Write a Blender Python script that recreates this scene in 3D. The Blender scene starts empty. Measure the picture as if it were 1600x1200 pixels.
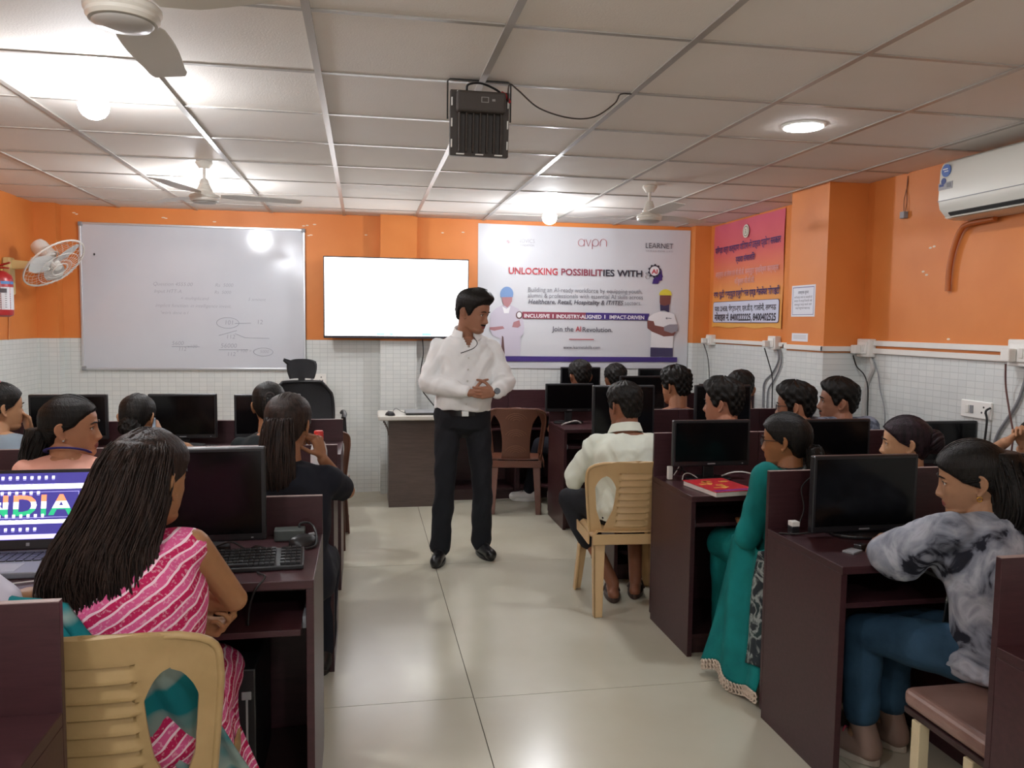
import bpy, math, random
import numpy as np
from mathutils import Vector, Matrix, Euler

C = bpy.context.scene.collection
SC = bpy.context.scene
random.seed(7)
RNG = np.random.default_rng(11)
PI = math.pi

# ------------------------------------------------------------------ camera
cam_d = bpy.data.cameras.new('camera')
cam_d.sensor_width = 36.0
cam_d.lens = 36.0 * 1250.0 / 1600.0
cam_d.clip_start = 0.05
cam = bpy.data.objects.new('camera', cam_d)
C.objects.link(cam)
_r = Vector((0.98329759, -0.18161446, 0.0119181))
_f = Vector((0.18199257, 0.98035164, -0.07608793))
_u = Vector((0.00213473, 0.07698608, 0.99702988))
cam.matrix_world = Matrix(((_r.x, _u.x, -_f.x, 0), (_r.y, _u.y, -_f.y, 0), (_r.z, _u.z, -_f.z, 1.5), (0, 0, 0, 1)))
SC.camera = cam

# ------------------------------------------------------------------ world, exposure
SC.view_settings.view_transform = 'Standard'
SC.view_settings.look = 'None'
SC.view_settings.gamma = 1.0
SC.view_settings.use_curve_mapping = False
SC.view_settings.exposure = 0.88
w = bpy.data.worlds.new('world')
SC.world = w
w.use_nodes = True
w.node_tree.nodes['Background'].inputs[0].default_value = (1.0, 0.97, 0.93, 1)
w.node_tree.nodes['Background'].inputs[1].default_value = 0.45
LAMP_POWER = 3.2          # common multiplier of the ceiling lamps


# ------------------------------------------------------------------ materials
def lin(c):
    if isinstance(c, str):
        c = c.lstrip('#')
        c = [int(c[i:i + 2], 16) for i in (0, 2, 4)]
    out = []
    for v in c:
        v = v / 255.0
        out.append(v / 12.92 if v <= 0.04045 else ((v + 0.055) / 1.055) ** 2.4)
    return (out[0], out[1], out[2], 1.0)


MATS = {}


def mat(name, col, rough=0.5, metal=0.0, emit=0.0, spec=0.5, var=0.0, vscale=20.0, bump=0.0, bscale=60.0,
        stretch=(1, 1, 1), col2=None, coat=0.0, sss=0.0, alpha=1.0):
    """A principled material; var mixes a noise-driven second colour in, bump adds a noise relief."""
    if name in MATS:
        return MATS[name]
    m = bpy.data.materials.new(name)
    m.use_nodes = True
    nt = m.node_tree
    b = nt.nodes['Principled BSDF']
    c = lin(col)
    b.inputs['Base Color'].default_value = c
    b.inputs['Roughness'].default_value = rough
    b.inputs['Metallic'].default_value = metal
    b.inputs['Specular IOR Level'].default_value = spec
    if coat:
        b.inputs['Coat Weight'].default_value = coat
        b.inputs['Coat Roughness'].default_value = 0.1
    if sss:
        b.inputs['Subsurface Weight'].default_value = sss
        b.inputs['Subsurface Radius'].default_value = (0.01, 0.004, 0.002)
    if emit:
        b.inputs['Emission Color'].default_value = c
        b.inputs['Emission Strength'].default_value = emit
    if alpha < 1:
        b.inputs['Alpha'].default_value = alpha
    if var or bump:
        tc = nt.nodes.new('ShaderNodeTexCoord')
        mp = nt.nodes.new('ShaderNodeMapping')
        mp.inputs['Scale'].default_value = stretch
        nt.links.new(tc.outputs['Object'], mp.inputs[0])
    if var:
        n = nt.nodes.new('ShaderNodeTexNoise')
        n.inputs['Scale'].default_value = vscale
        n.inputs['Detail'].default_value = 5
        nt.links.new(mp.outputs[0], n.inputs['Vector'])
        mx = nt.nodes.new('ShaderNodeMix')
        mx.data_type = 'RGBA'
        c2 = lin(col2) if col2 else tuple(list(x * (1 - var) for x in c[:3]) + [1])
        mx.inputs[6].default_value = c
        mx.inputs[7].default_value = c2
        rp = nt.nodes.new('ShaderNodeValToRGB')
        rp.color_ramp.elements[0].position = 0.35
        rp.color_ramp.elements[1].position = 0.65
        nt.links.new(n.outputs['Fac'], rp.inputs[0])
        nt.links.new(rp.outputs[0], mx.inputs[0])
        nt.links.new(mx.outputs[2], b.inputs['Base Color'])
    if bump:
        n2 = nt.nodes.new('ShaderNodeTexNoise')
        n2.inputs['Scale'].default_value = bscale
        n2.inputs['Detail'].default_value = 4
        nt.links.new(mp.outputs[0], n2.inputs['Vector'])
        bp = nt.nodes.new('ShaderNodeBump')
        bp.inputs['Strength'].default_value = bump
        bp.inputs['Distance'].default_value = 0.01
        nt.links.new(n2.outputs['Fac'], bp.inputs['Height'])
        nt.links.new(bp.outputs[0], b.inputs['Normal'])
    MATS[name] = m
    return m


def tile_mat(name, axis):
    """small glazed wall tiles in stacked rows; axis is the horizontal wall axis"""
    m = mat(name, '#d6d8d0', rough=0.28)
    nt = m.node_tree
    b = nt.nodes['Principled BSDF']
    tc = nt.nodes.new('ShaderNodeTexCoord')
    sp = nt.nodes.new('ShaderNodeSeparateXYZ')
    cb = nt.nodes.new('ShaderNodeCombineXYZ')
    nt.links.new(tc.outputs['Object'], sp.inputs[0])
    nt.links.new(sp.outputs[axis], cb.inputs[0])
    nt.links.new(sp.outputs[2], cb.inputs[1])
    br = nt.nodes.new('ShaderNodeTexBrick')
    br.offset = 0.0
    br.inputs['Scale'].default_value = 1.0
    br.inputs['Brick Width'].default_value = 0.062
    br.inputs['Row Height'].default_value = 0.036
    br.inputs['Mortar Size'].default_value = 0.0022
    br.inputs['Mortar Smooth'].default_value = 0.3
    br.inputs['Color1'].default_value = lin('#dcdfdb')
    br.inputs['Color2'].default_value = lin('#d5d9d6')
    br.inputs['Mortar'].default_value = lin('#c2c6c2')
    nt.links.new(cb.outputs[0], br.inputs['Vector'])
    nt.links.new(br.outputs['Color'], b.inputs['Base Color'])
    bp = nt.nodes.new('ShaderNodeBump')
    bp.inputs['Strength'].default_value = 0.25
    bp.inputs['Distance'].default_value = 0.002
    bp.invert = True
    nt.links.new(br.outputs['Fac'], bp.inputs['Height'])
    nt.links.new(bp.outputs[0], b.inputs['Normal'])
    return m


def wood_mat(name, c1, c2, rough=0.38):
    m = mat(name, c1, rough=rough, spec=0.4)
    nt = m.node_tree
    b = nt.nodes['Principled BSDF']
    tc = nt.nodes.new('ShaderNodeTexCoord')
    mp = nt.nodes.new('ShaderNodeMapping')
    mp.inputs['Scale'].default_value = (1.5, 12, 14)
    n = nt.nodes.new('ShaderNodeTexNoise')
    n.inputs['Scale'].default_value = 5
    n.inputs['Detail'].default_value = 8
    n.inputs['Roughness'].default_value = 0.65
    rp = nt.nodes.new('ShaderNodeValToRGB')
    rp.color_ramp.elements[0].position = 0.3
    rp.color_ramp.elements[0].color = lin(c1)
    rp.color_ramp.elements[1].position = 0.7
    rp.color_ramp.elements[1].color = lin(c2)
    nt.links.new(tc.outputs['Object'], mp.inputs[0])
    nt.links.new(mp.outputs[0], n.inputs['Vector'])
    nt.links.new(n.outputs['Fac'], rp.inputs[0])
    nt.links.new(rp.outputs[0], b.inputs['Base Color'])
    return m


def stripe_mat(name, ca, cb_, cw, vec=(1, 0, 1), period=0.035):
    """cloth of slanting stripes: two pinks divided by white lines"""
    m = mat(name, ca, rough=0.85, spec=0.2)
    nt = m.node_tree
    b = nt.nodes['Principled BSDF']
    tc = nt.nodes.new('ShaderNodeTexCoord')
    dt = nt.nodes.new('ShaderNodeVectorMath')
    dt.operation = 'DOT_PRODUCT'
    dt.inputs[1].default_value = Vector(vec).normalized()
    nz = nt.nodes.new('ShaderNodeTexNoise')
    nz.inputs['Scale'].default_value = 9
    ad = nt.nodes.new('ShaderNodeMath')
    ad.operation = 'MULTIPLY_ADD'
    ad.inputs[1].default_value = 0.035
    dv = nt.nodes.new('ShaderNodeMath')
    dv.operation = 'DIVIDE'
    dv.inputs[1].default_value = period * 2
    fr = nt.nodes.new('ShaderNodeMath')
    fr.operation = 'FRACT'
    rp = nt.nodes.new('ShaderNodeValToRGB')
    rp.color_ramp.interpolation = 'CONSTANT'
    e = rp.color_ramp.elements
    e[0].position = 0.0
    e[0].color = lin(ca)
    e[1].position = 0.38
    e[1].color = lin(cw)
    for p, c in ((0.5, cb_), (0.88, cw)):
        x = e.new(p)
        x.color = lin(c)
    nt.links.new(tc.outputs['Object'], dt.inputs[0])
    nt.links.new(tc.outputs['Object'], nz.inputs['Vector'])
    nt.links.new(nz.outputs['Fac'], ad.inputs[0])
    nt.links.new(dt.outputs['Value'], ad.inputs[2])
    nt.links.new(ad.outputs[0], dv.inputs[0])
    nt.links.new(dv.outputs[0], fr.inputs[0])
    nt.links.new(fr.outputs[0], rp.inputs[0])
    # a fleck print between the white lines
    n2 = nt.nodes.new('ShaderNodeTexNoise')
    n2.inputs['Scale'].default_value = 140
    n2.inputs['Detail'].default_value = 3
    r2 = nt.nodes.new('ShaderNodeValToRGB')
    r2.color_ramp.elements[0].position = 0.55
    r2.color_ramp.elements[1].position = 0.62
    mx = nt.nodes.new('ShaderNodeMix')
    mx.data_type = 'RGBA'
    ml = nt.nodes.new('ShaderNodeMath')
    ml.operation = 'MULTIPLY'
    ml.inputs[1].default_value = 0.35
    nt.links.new(tc.outputs['Object'], n2.inputs['Vector'])
    nt.links.new(n2.outputs['Fac'], r2.inputs[0])
    nt.links.new(r2.outputs[0], ml.inputs[0])
    nt.links.new(ml.outputs[0], mx.inputs[0])
    nt.links.new(rp.outputs[0], mx.inputs[6])
    mx.inputs[7].default_value = lin(cw)
    nt.links.new(mx.outputs[2], b.inputs['Base Color'])
    return m


def blotch_mat(name, stops, scale=5.0, detail=6, rough=0.85, dist=0.6, stretch=(1, 1, 1)):
    """cloth with a dyed blotch pattern: noise through a list of (position, colour)"""
    m = mat(name, stops[0][1], rough=rough, spec=0.2)
    nt = m.node_tree
    b = nt.nodes['Principled BSDF']
    tc = nt.nodes.new('ShaderNodeTexCoord')
    mp = nt.nodes.new('ShaderNodeMapping')
    mp.inputs['Scale'].default_value = stretch
    n = nt.nodes.new('ShaderNodeTexNoise')
    n.inputs['Scale'].default_value = scale
    n.inputs['Detail'].default_value = detail
    n.inputs['Distortion'].default_value = dist
    rp = nt.nodes.new('ShaderNodeValToRGB')
    e = rp.color_ramp.elements
    e[0].position, e[0].color = stops[0][0], lin(stops[0][1])
    e[1].position, e[1].color = stops[1][0], lin(stops[1][1])
    for p, c in stops[2:]:
        x = e.new(p)
        x.color = lin(c)
    nt.links.new(tc.outputs['Object'], mp.inputs[0])
    nt.links.new(mp.outputs[0], n.inputs['Vector'])
    nt.links.new(n.outputs['Fac'], rp.inputs[0])
    nt.links.new(rp.outputs[0], b.inputs['Base Color'])
    return m


def hair_mat(name, c1, c2):
    return mat(name, c1, rough=0.5, spec=0.22, var=0.6, col2=c2, vscale=9, stretch=(9, 9, 1.2), bump=0.35, bscale=30)


# ------------------------------------------------------------------ mesh building
def frames(pts):
    """parallel-transport frames along a polyline"""
    pts = [Vector(p) for p in pts]
    n = len(pts)
    tans = []
    for i in range(n):
        a = pts[max(i - 1, 0)]
        b = pts[min(i + 1, n - 1)]
        t = (b - a)
        tans.append(t.normalized() if t.length > 1e-9 else Vector((0, 0, 1)))
    up = Vector((0, 0, 1)) if abs(tans[0].z) < 0.9 else Vector((1, 0, 0))
    x = tans[0].cross(up).normalized()
    out = []
    for t in tans:
        x = (x - t * x.dot(t)).normalized()
        out.append((x, t.cross(x)))
    return pts, out


class G:
    def __init__(self):
        self.V, self.F, self.M = [], [], []

    def add(self, vs, fs, mi=0):
        o = len(self.V)
        self.V += [tuple(v) for v in vs]
        self.F += [tuple(i + o for i in f) for f in fs]
        self.M += [mi] * len(fs)
        return self

    def box(self, c, s, mi=0, rot=None):
        hx, hy, hz = s[0] / 2, s[1] / 2, s[2] / 2
        vs = [Vector((x * hx, y * hy, z * hz)) for z in (-1, 1) for y in (-1, 1) for x in (-1, 1)]
        if rot is not None:
            R = rot if isinstance(rot, Matrix) else Euler(rot).to_matrix()
            vs = [R @ v for v in vs]
        c = Vector(c)
        return self.add([v + c for v in vs], [(0, 2, 3, 1), (4, 5, 7, 6), (0, 1, 5, 4), (1, 3, 7, 5), (3, 2, 6, 7), (2, 0, 4, 6)], mi)

    def box2(self, a, b, mi=0):
        return self.box([(a[i] + b[i]) / 2 for i in range(3)], [abs(b[i] - a[i]) for i in range(3)], mi)

    def tube(self, pts, r, n=8, mi=0, flat=1.0, closed=False):
        pts, fr = frames(pts)
        k = len(pts)
        rs = r if hasattr(r, '__len__') else [r] * k
        vs, fs = [], []
        for p, (x, y), rr in zip(pts, fr, rs):
            for j in range(n):
                a = 2 * PI * j / n
                vs.append(p + x * (math.cos(a) * rr) + y * (math.sin(a) * rr * flat))
        for i in range(k - 1 + (1 if closed else 0)):
            for j in range(n):
                a, b = i * n + j, i * n + (j + 1) % n
                i2 = (i + 1) % k
                c, d = i2 * n + (j + 1) % n, i2 * n + j
                fs.append((a, b, c, d))
        if not closed:
            fs.append(tuple(range(n - 1, -1, -1)))
            fs.append(tuple((k - 1) * n + j for j in range(n)))
        return self.add(vs, fs, mi)

    def cyl(self, p0, p1, r0, r1=None, n=20, mi=0):
        return self.tube([p0, p1], [r0, r0 if r1 is None else r1], n, mi)

    def capsule(self, p0, p1, r0, r1, n=14, mi=0, flat=1.0):
        p0, p1 = Vector(p0), Vector(p1)
        d = p1 - p0
        L = max(d.length, 1e-5)
        d = d / L if L > 1e-4 else Vector((0, 0, 1))
        pts, rs = [], []
        for k in range(5):
            a = PI / 2 * (1 - k / 4)
            pts.append(p0 - d * (r0 * math.sin(a)))
            rs.append(max(r0 * math.cos(a), 1e-4))
        for k in range(5):
            a = PI / 2 * k / 4
            pts.append(p1 + d * (r1 * math.sin(a)))
            rs.append(max(r1 * math.cos(a), 1e-4))
        return self.tube(pts, rs, n, mi, flat)

    def ball(self, c, r, n=14, mi=0, rot=None):
        r = r if hasattr(r, '__len__') else (r, r, r)
        R = rot if rot is not None else Matrix.Identity(3)
        c = Vector(c)
        m = n // 2 + 1
        vs, fs = [], []
        for i in range(m + 1):
            t = PI * i / m
            for j in range(n):
                a = 2 * PI * j / n
                st = max(math.sin(t), 1e-3)
                vs.append(c + R @ Vector((r[0] * st * math.cos(a), r[1] * st * math.sin(a), r[2] * math.cos(t))))
        for i in range(m):
            for j in range(n):
                fs.append((i * n + j, (i + 1) * n + j, (i + 1) * n + (j + 1) % n, i * n + (j + 1) % n))
        fs.append(tuple(range(n)))
        fs.append(tuple(m * n + j for j in range(n - 1, -1, -1)))
        return self.add(vs, fs, mi)

    def lathe(self, prof, n=32, o=(0, 0, 0), mi=0, R=None):
        o = Vector(o)
        R = R if R is not None else Matrix.Identity(3)
        vs, fs = [], []
        for r, z in prof:
            for j in range(n):
                a = 2 * PI * j / n
                vs.append(o + R @ Vector((max(r, 1e-4) * math.cos(a), max(r, 1e-4) * math.sin(a), z)))
        for i in range(len(prof) - 1):
            for j in range(n):
                fs.append((i * n + j, i * n + (j + 1) % n, (i + 1) * n + (j + 1) % n, (i + 1) * n + j))
        fs.append(tuple(range(n - 1, -1, -1)))
        fs.append(tuple((len(prof) - 1) * n + j for j in range(n)))
        return self.add(vs, fs, mi)

    def rings(self, rings, mi=0, cap=True):
        n = len(rings[0])
        vs = [v for r in rings for v in r]
        fs = []
        for i in range(len(rings) - 1):
            for j in range(n):
                fs.append((i * n + j, i * n + (j + 1) % n, (i + 1) * n + (j + 1) % n, (i + 1) * n + j))
        if cap:
            fs.append(tuple(range(n - 1, -1, -1)))
            fs.append(tuple((len(rings) - 1) * n + j for j in range(n)))
        return self.add(vs, fs, mi)

    def sheet(self, rows, th, mi=0, nrm=None):
        """rows: a grid of points; a slab of thickness th along the grid normal (or nrm)"""
        m, n = len(rows), len(rows[0])
        P = [[Vector(p) for p in r] for r in rows]
        vs, fs = [], []
        for s in (0.5, -0.5):
            for i in range(m):
                for j in range(n):
                    if nrm is None:
                        du = P[i][min(j + 1, n - 1)] - P[i][max(j - 1, 0)]
                        dv = P[min(i + 1, m - 1)][j] - P[max(i - 1, 0)][j]
                        q = du.cross(dv)
                        q = q.normalized() if q.length > 1e-12 else Vector((0, 1, 0))
                    else:
                        q = Vector(nrm)
                    vs.append(P[i][j] + q * (s * th))
        k = m * n
        for i in range(m - 1):
            for j in range(n - 1):
                a, b, c, d = i * n + j, i * n + j + 1, (i + 1) * n + j + 1, (i + 1) * n + j
                fs.append((a, b, c, d))
                fs.append((k + d, k + c, k + b, k + a))
        for j in range(n - 1):
            fs.append((j, k + j, k + j + 1, j + 1))
            a = (m - 1) * n
            fs.append((a + j + 1, k + a + j + 1, k + a + j, a + j))
        for i in range(m - 1):
            fs.append(((i + 1) * n, k + (i + 1) * n, k + i * n, i * n))
            fs.append((i * n + n - 1, k + i * n + n - 1, k + (i + 1) * n + n - 1, (i + 1) * n + n - 1))
        return self.add(vs, fs, mi)

    def prism(self, poly, d0, d1, ax='y', mi=0):
        """a 2-D outline extruded between d0 and d1 along an axis (poly gives the two other axes in order)"""
        n = len(poly)

        def P(p, d):
            return {'y': (p[0], d, p[1]), 'x': (d, p[0], p[1]), 'z': (p[0], p[1], d)}[ax]
        vs = [P(p, d0) for p in poly] + [P(p, d1) for p in poly]
        fs = [tuple(range(n)), tuple(range(2 * n - 1, n - 1, -1))]
        for i in range(n):
            j = (i + 1) % n
            fs.append((i, i + n, j + n, j))
        return self.add(vs, fs, mi)

    def xf(self, M):
        self.V = [tuple(M @ Vector(v)) for v in self.V]
        return self

    def build(self, name, m, parent=None, smooth=None, bevel=0.0, label=None, loc=None, rotz=0.0, seg=2):
        me = bpy.data.meshes.new(name)
        me.from_pydata(self.V, [], self.F)
        ms = m if isinstance(m, (list, tuple)) else [m]
        for x in ms:
            me.materials.append(x)
        me.polygons.foreach_set('material_index', self.M)
        me.validate()
        fix_normals(me)
        if smooth is not None:
            me.polygons.foreach_set('use_smooth', [True] * len(me.polygons))
            if smooth < 179:
                me.set_sharp_from_angle(angle=math.radians(smooth))
        me.update()
        return obj(name, me, parent, label, loc, rotz, bevel, seg)


import bmesh


def fix_normals(me):
    bm = bmesh.new()
    bm.from_mesh(me)
    bmesh.ops.recalc_face_normals(bm, faces=bm.faces)
    bm.to_mesh(me)
    bm.free()


def obj(name, me, parent=None, label=None, loc=None, rotz=0.0, bevel=0.0, seg=2):
    o = bpy.data.objects.new(name, me)
    C.objects.link(o)
    if parent is not None:
        o.parent = parent
    if loc is not None:
        o.location = loc
    if rotz:
        o.rotation_euler.z = rotz
    if bevel:
        md = o.modifiers.new('bevel', 'BEVEL')
        md.width = bevel
        md.segments = seg
        md.limit_method = 'ANGLE'
        md.angle_limit = math.radians(40)
    if label:
        o['label'] = label
    return o


def thing(name, label, cat, loc=(0, 0, 0), rotz=0.0, group=None):
    o = bpy.data.objects.new(name, None)
    C.objects.link(o)
    o.location = loc
    o.rotation_euler = (0, 0, rotz)
    o.empty_display_size = 0.1
    return tag(o, label, cat, group)


def tag(o, label, cat, group=None):
    o['label'] = label
    o['category'] = cat
    if group:
        o['group'] = group
    return o


def struct(o):
    o['kind'] = 'structure'
    return o


def dup(root, loc, rotz, label, group=None):
    """a copy of a thing with copies of its parts and sub-parts"""
    r = root.copy()
    C.objects.link(r)
    r.location = loc
    r.rotation_euler = (0, 0, rotz)
    r['label'] = label
    if group:
        r['group'] = group
    for ch in list(root.children):
        c = ch.copy()
        C.objects.link(c)
        c.parent = r
        for g in list(ch.children):
            d = g.copy()
            C.objects.link(d)
            d.parent = c
    return r


def text_geo(s, size, thick=0.0, align='LEFT', shear=0.0, width=None, spacing=1.0):
    """outline of a line of lettering as (verts, faces) in the x-z plane, baseline at z = 0"""
    cu = bpy.data.curves.new('lettering', 'FONT')
    cu.body = s
    cu.size = size
    cu.offset = thick
    cu.align_x = align
    cu.shear = shear
    cu.space_character = spacing
    cu.resolution_u = 3
    ob = bpy.data.objects.new('lettering', cu)
    C.objects.link(ob)
    dg = bpy.context.evaluated_depsgraph_get()
    me = bpy.data.meshes.new_from_object(ob.evaluated_get(dg))
    vs = [tuple(v.co) for v in me.vertices]
    fs = [tuple(p.vertices) for p in me.polygons]
    bpy.data.objects.remove(ob)
    bpy.data.meshes.remove(me)
    bpy.data.curves.remove(cu)
    if vs and width:
        x0 = min(v[0] for v in vs)
        x1 = max(v[0] for v in vs)
        k = width / max(x1 - x0, 1e-6)
        mid = {'LEFT': 0.0, 'CENTER': (x0 + x1) / 2 * 0, 'RIGHT': 0.0}[align]
        vs = [((v[0] - mid) * k, v[1], v[2]) for v in vs]
    return [(v[0], 0.0, v[1]) for v in vs], fs


def put_text(g, s, x, z, size, y=-0.002, mi=0, **kw):
    vs, fs = text_geo(s, size, **kw)
    g.add([(v[0] + x, y, v[2] + z) for v in vs], fs, mi)
    return g


def bez(p, n=16):
    """Catmull-Rom curve through the points"""
    p = [Vector(q) for q in p]
    out = []
    for i in range(len(p) - 1):
        a, b, c, d = p[max(i - 1, 0)], p[i], p[i + 1], p[min(i + 2, len(p) - 1)]
        for k in range(n):
            t = k / n
            out.append(0.5 * ((2 * b) + (c - a) * t + (2 * a - 5 * b + 4 * c - d) * t * t + (3 * b - a - 3 * c + d) * t ** 3))
    out.append(p[-1])
    return out


def sstep(a, b, x):
    t = np.clip((x - a) / (b - a), 0, 1)
    return t * t * (3 - 2 * t)

# ================================================================== THE ROOM
XL, XR, YB, YF, ZC = -2.56, 3.14, 7.08, -2.6, 2.405
TZ = 1.335                                   # top of the tiled wainscot
M_ORANGE = mat('orange wall paint', '#dc8743', rough=0.5, spec=0.4, var=0.07, vscale=2.2, col2='#d37c39', bump=0.06, bscale=18)
M_TX = tile_mat('wall tiles facing room length', 0)
M_TY = tile_mat('wall tiles facing room width', 1)
M_FLOOR = mat('beige floor tile', '#c8c4b2', rough=0.22, spec=0.5, var=0.08, vscale=1.6, col2='#bfbaa6')
M_GROUT = mat('dark floor joint', '#4c463c', rough=0.8)
M_CEIL = mat('ceiling tile', '#efeae4', rough=0.75, spec=0.2, var=0.04, vscale=0.9, col2='#eae3da', bump=0.12, bscale=160)
M_TBAR = mat('ceiling grid enamel', '#aaa49c', rough=0.28, spec=0.5)
M_WHITE = mat('white plastic', '#e6e4dd', rough=0.35)
M_IVORY = mat('ivory plastic', '#e3dcc6', rough=0.35)
M_BLACK = mat('black plastic', '#17171a', rough=0.42)
M_GLOSS = mat('black gloss screen', '#0a0a0c', rough=0.16, spec=0.28)
M_DGREY = mat('dark grey plastic', '#33322f', rough=0.5)
M_GREY = mat('grey plastic', '#8b8d90', rough=0.45)
M_CHROME = mat('chromed metal', '#c8c8c8', rough=0.2, metal=1.0)
M_ALU = mat('aluminium', '#c9cccf', rough=0.35, metal=0.7)
M_CORD = mat('black cord', '#1b1a1a', rough=0.6)
M_WCORD = mat('pale cord', '#c9c6c0', rough=0.5)
M_PEEL = mat('bare plaster flecks', '#e9d9c4', rough=0.8)

# floor: tile slabs with open joints over a dark bed
g = G()
g.box2((XL, YF, -0.06), (XR, YB, -0.004), 1)
J = 0.0017
xs = [XL, -1.97, -0.77, 0.43, 1.63, 2.83, XR]
for k in range(len(xs) - 1):
    off = 3.08 if k in (0, 2, 4) else 4.87
    ys = [YF] + [off + 1.8 * i for i in range(-4, 4) if YF < off + 1.8 * i < YB] + [YB]
    for a, b in zip(ys[:-1], ys[1:]):
        g.box2((xs[k] + J, a + J, -0.004), (xs[k + 1] - J, b - J, 0.0), 0)
struct(g.build('floor', [M_FLOOR, M_GROUT]))

# ceiling: boards on an exposed grid
g = G()
g.box2((XL - 0.1, YF - 0.1, ZC), (XR + 0.1, YB + 0.1, ZC + 0.06), 0)
ceil_o = struct(g.build('ceiling', M_CEIL))
g = G()
GX = [-0.162 + 0.6 * i for i in range(-4, 7) if XL < -0.162 + 0.6 * i < XR]
GY = [3.074 + 0.6 * j for j in range(-9, 7) if YF < 3.074 + 0.6 * j < YB]
for x in GX:
    g.box2((x - 0.0125, YF, ZC - 0.007), (x + 0.0125, YB, ZC - 0.0005))
for y in GY:
    g.box2((XL, y - 0.0105, ZC - 0.0045), (XR, y + 0.0105, ZC - 0.0005))
g.build('ceiling_grid', M_TBAR, ceil_o)


def wall(name, a, b, tile, pil=()):
    """painted wall over a tiled wainscot, the tiles standing 4 mm proud"""
    g = G()
    g.box2((a[0], a[1], TZ), (b[0], b[1], ZC), 0)
    g.box2((a[0], a[1], 0), (b[0], b[1], TZ), 1)
    return struct(g.build(name, [M_ORANGE, tile]))


wall('wall_back', (XL - 0.1, YB, 0), (XR + 0.1, YB + 0.1, 0), M_TX)
wall('wall_left', (XL - 0.1, YF, 0), (XL, YB, 0), M_TY)
wall('wall_right', (XR, YF, 0), (XR + 0.1, YB, 0), M_TY)
# wall behind the camera left out, so world light comes in as fill
wall('pillar_left', (XL, 6.97, 0), (-2.40, YB - 0.0005, 0), M_TX)
wall('pillar_middle', (0.14, 6.975, 0), (0.45, YB - 0.0005, 0), M_TX)
wall('pillar_corner', (2.985, 6.97, 0), (XR - 0.0005, YB - 0.0005, 0), M_TX)
g = G()
g.box2((2.87, 4.64, TZ), (XR - 0.0005, 5.09, ZC), 0)
g.box2((2.87, 4.64, 0), (XR - 0.0005, 5.09, TZ), 1)
struct(g.build('pillar_right', [M_ORANGE, M_TY]))

# flecks of bare plaster where fixings were pulled out of the paint
g = G()
for x, z in ((-2.3, 2.345), (-2.28, 2.335), (-1.62, 2.33), (-1.60, 2.325), (-1.22, 2.31), (-0.50, 2.30), (-0.47, 2.305), (-0.41, 2.315), (-0.46, 2.22),
             (-0.44, 2.225), (0.02, 2.24), (0.68, 2.28), (0.86, 2.29), (0.80, 1.70)):
    g.ball((x, YB, z), (0.012 + 0.006 * random.random(), 0.0025, 0.005), 8)
for y, z in ((4.05, 1.95), (4.02, 1.955), (4.1, 1.82), (4.07, 1.8), (3.87, 1.44)):
    g.ball((XR, y, z), (0.0025, 0.013, 0.006), 8)
o = g.build('paint_chips', M_PEEL)
o['kind'] = 'structure'

# ------------------------------------------------------------------ ceiling lamps
M_LAMP = mat('lit diffuser', '#f6f8ff', emit=30.0 * LAMP_POWER)
M_BULB = mat('lit bulb', '#f6f9ff', emit=58.0 * LAMP_POWER)


def downlight(x, y, label):
    t = thing('ceiling_light', label, 'ceiling light', (x, y, ZC), group='ceiling lights')
    G().lathe([(0.070, -0.0005), (0.098, -0.0005), (0.098, -0.006), (0.086, -0.012), (0.070, -0.012)], 40).build('trim_ring', M_WHITE, t, smooth=40)
    G().lathe([(0.0, -0.0135), (0.084, -0.0135), (0.084, -0.0125), (0.0, -0.0125)], 40).build('diffuser', M_LAMP, t)
    return t


def bulb(x, y, label):
    t = thing('ceiling_bulb', label, 'ceiling light', (x, y, ZC), group='ceiling lights')
    G().lathe([(0.0, -0.0005), (0.045, -0.0005), (0.045, -0.018), (0.026, -0.024), (0.024, -0.0449), (0.0, -0.0449)], 28).build('lamp_holder', M_WHITE, t, smooth=40)
    prof = [(0.0, -0.045), (0.022, -0.045), (0.040, -0.060), (0.052, -0.080), (0.055, -0.098), (0.051, -0.118), (0.039, -0.136), (0.020, -0.147), (0.0, -0.150)]
    G().lathe(prof, 28).build('bulb', M_BULB, t, smooth=60)
    return t


downlight(1.95, 3.385, 'round flat lit ceiling light over the desks on the right')
bulb(-1.01, 3.36, 'glaring lit bulb on the ceiling nearest the upper left corner')
bulb(-1.03, 5.62, 'lit bulb on the ceiling just behind the far left ceiling fan')
bulb(1.40, 6.05, 'lit bulb on the ceiling in front of the white printed banner')
# the same lamps carry on behind the camera, outside the frame, and light the near desks
bulb(-0.9, 0.55, 'lit bulb on the ceiling behind the camera, left of the aisle')
bulb(0.5, -0.7, 'lit bulb on the ceiling behind the camera, over the aisle')

# ------------------------------------------------------------------ ceiling fans
M_FAN = mat('cream fan enamel', '#ddd8cd', rough=0.3)
M_FANLENS = mat('fan underside', '#c7c3bd', rough=0.35)


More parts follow.
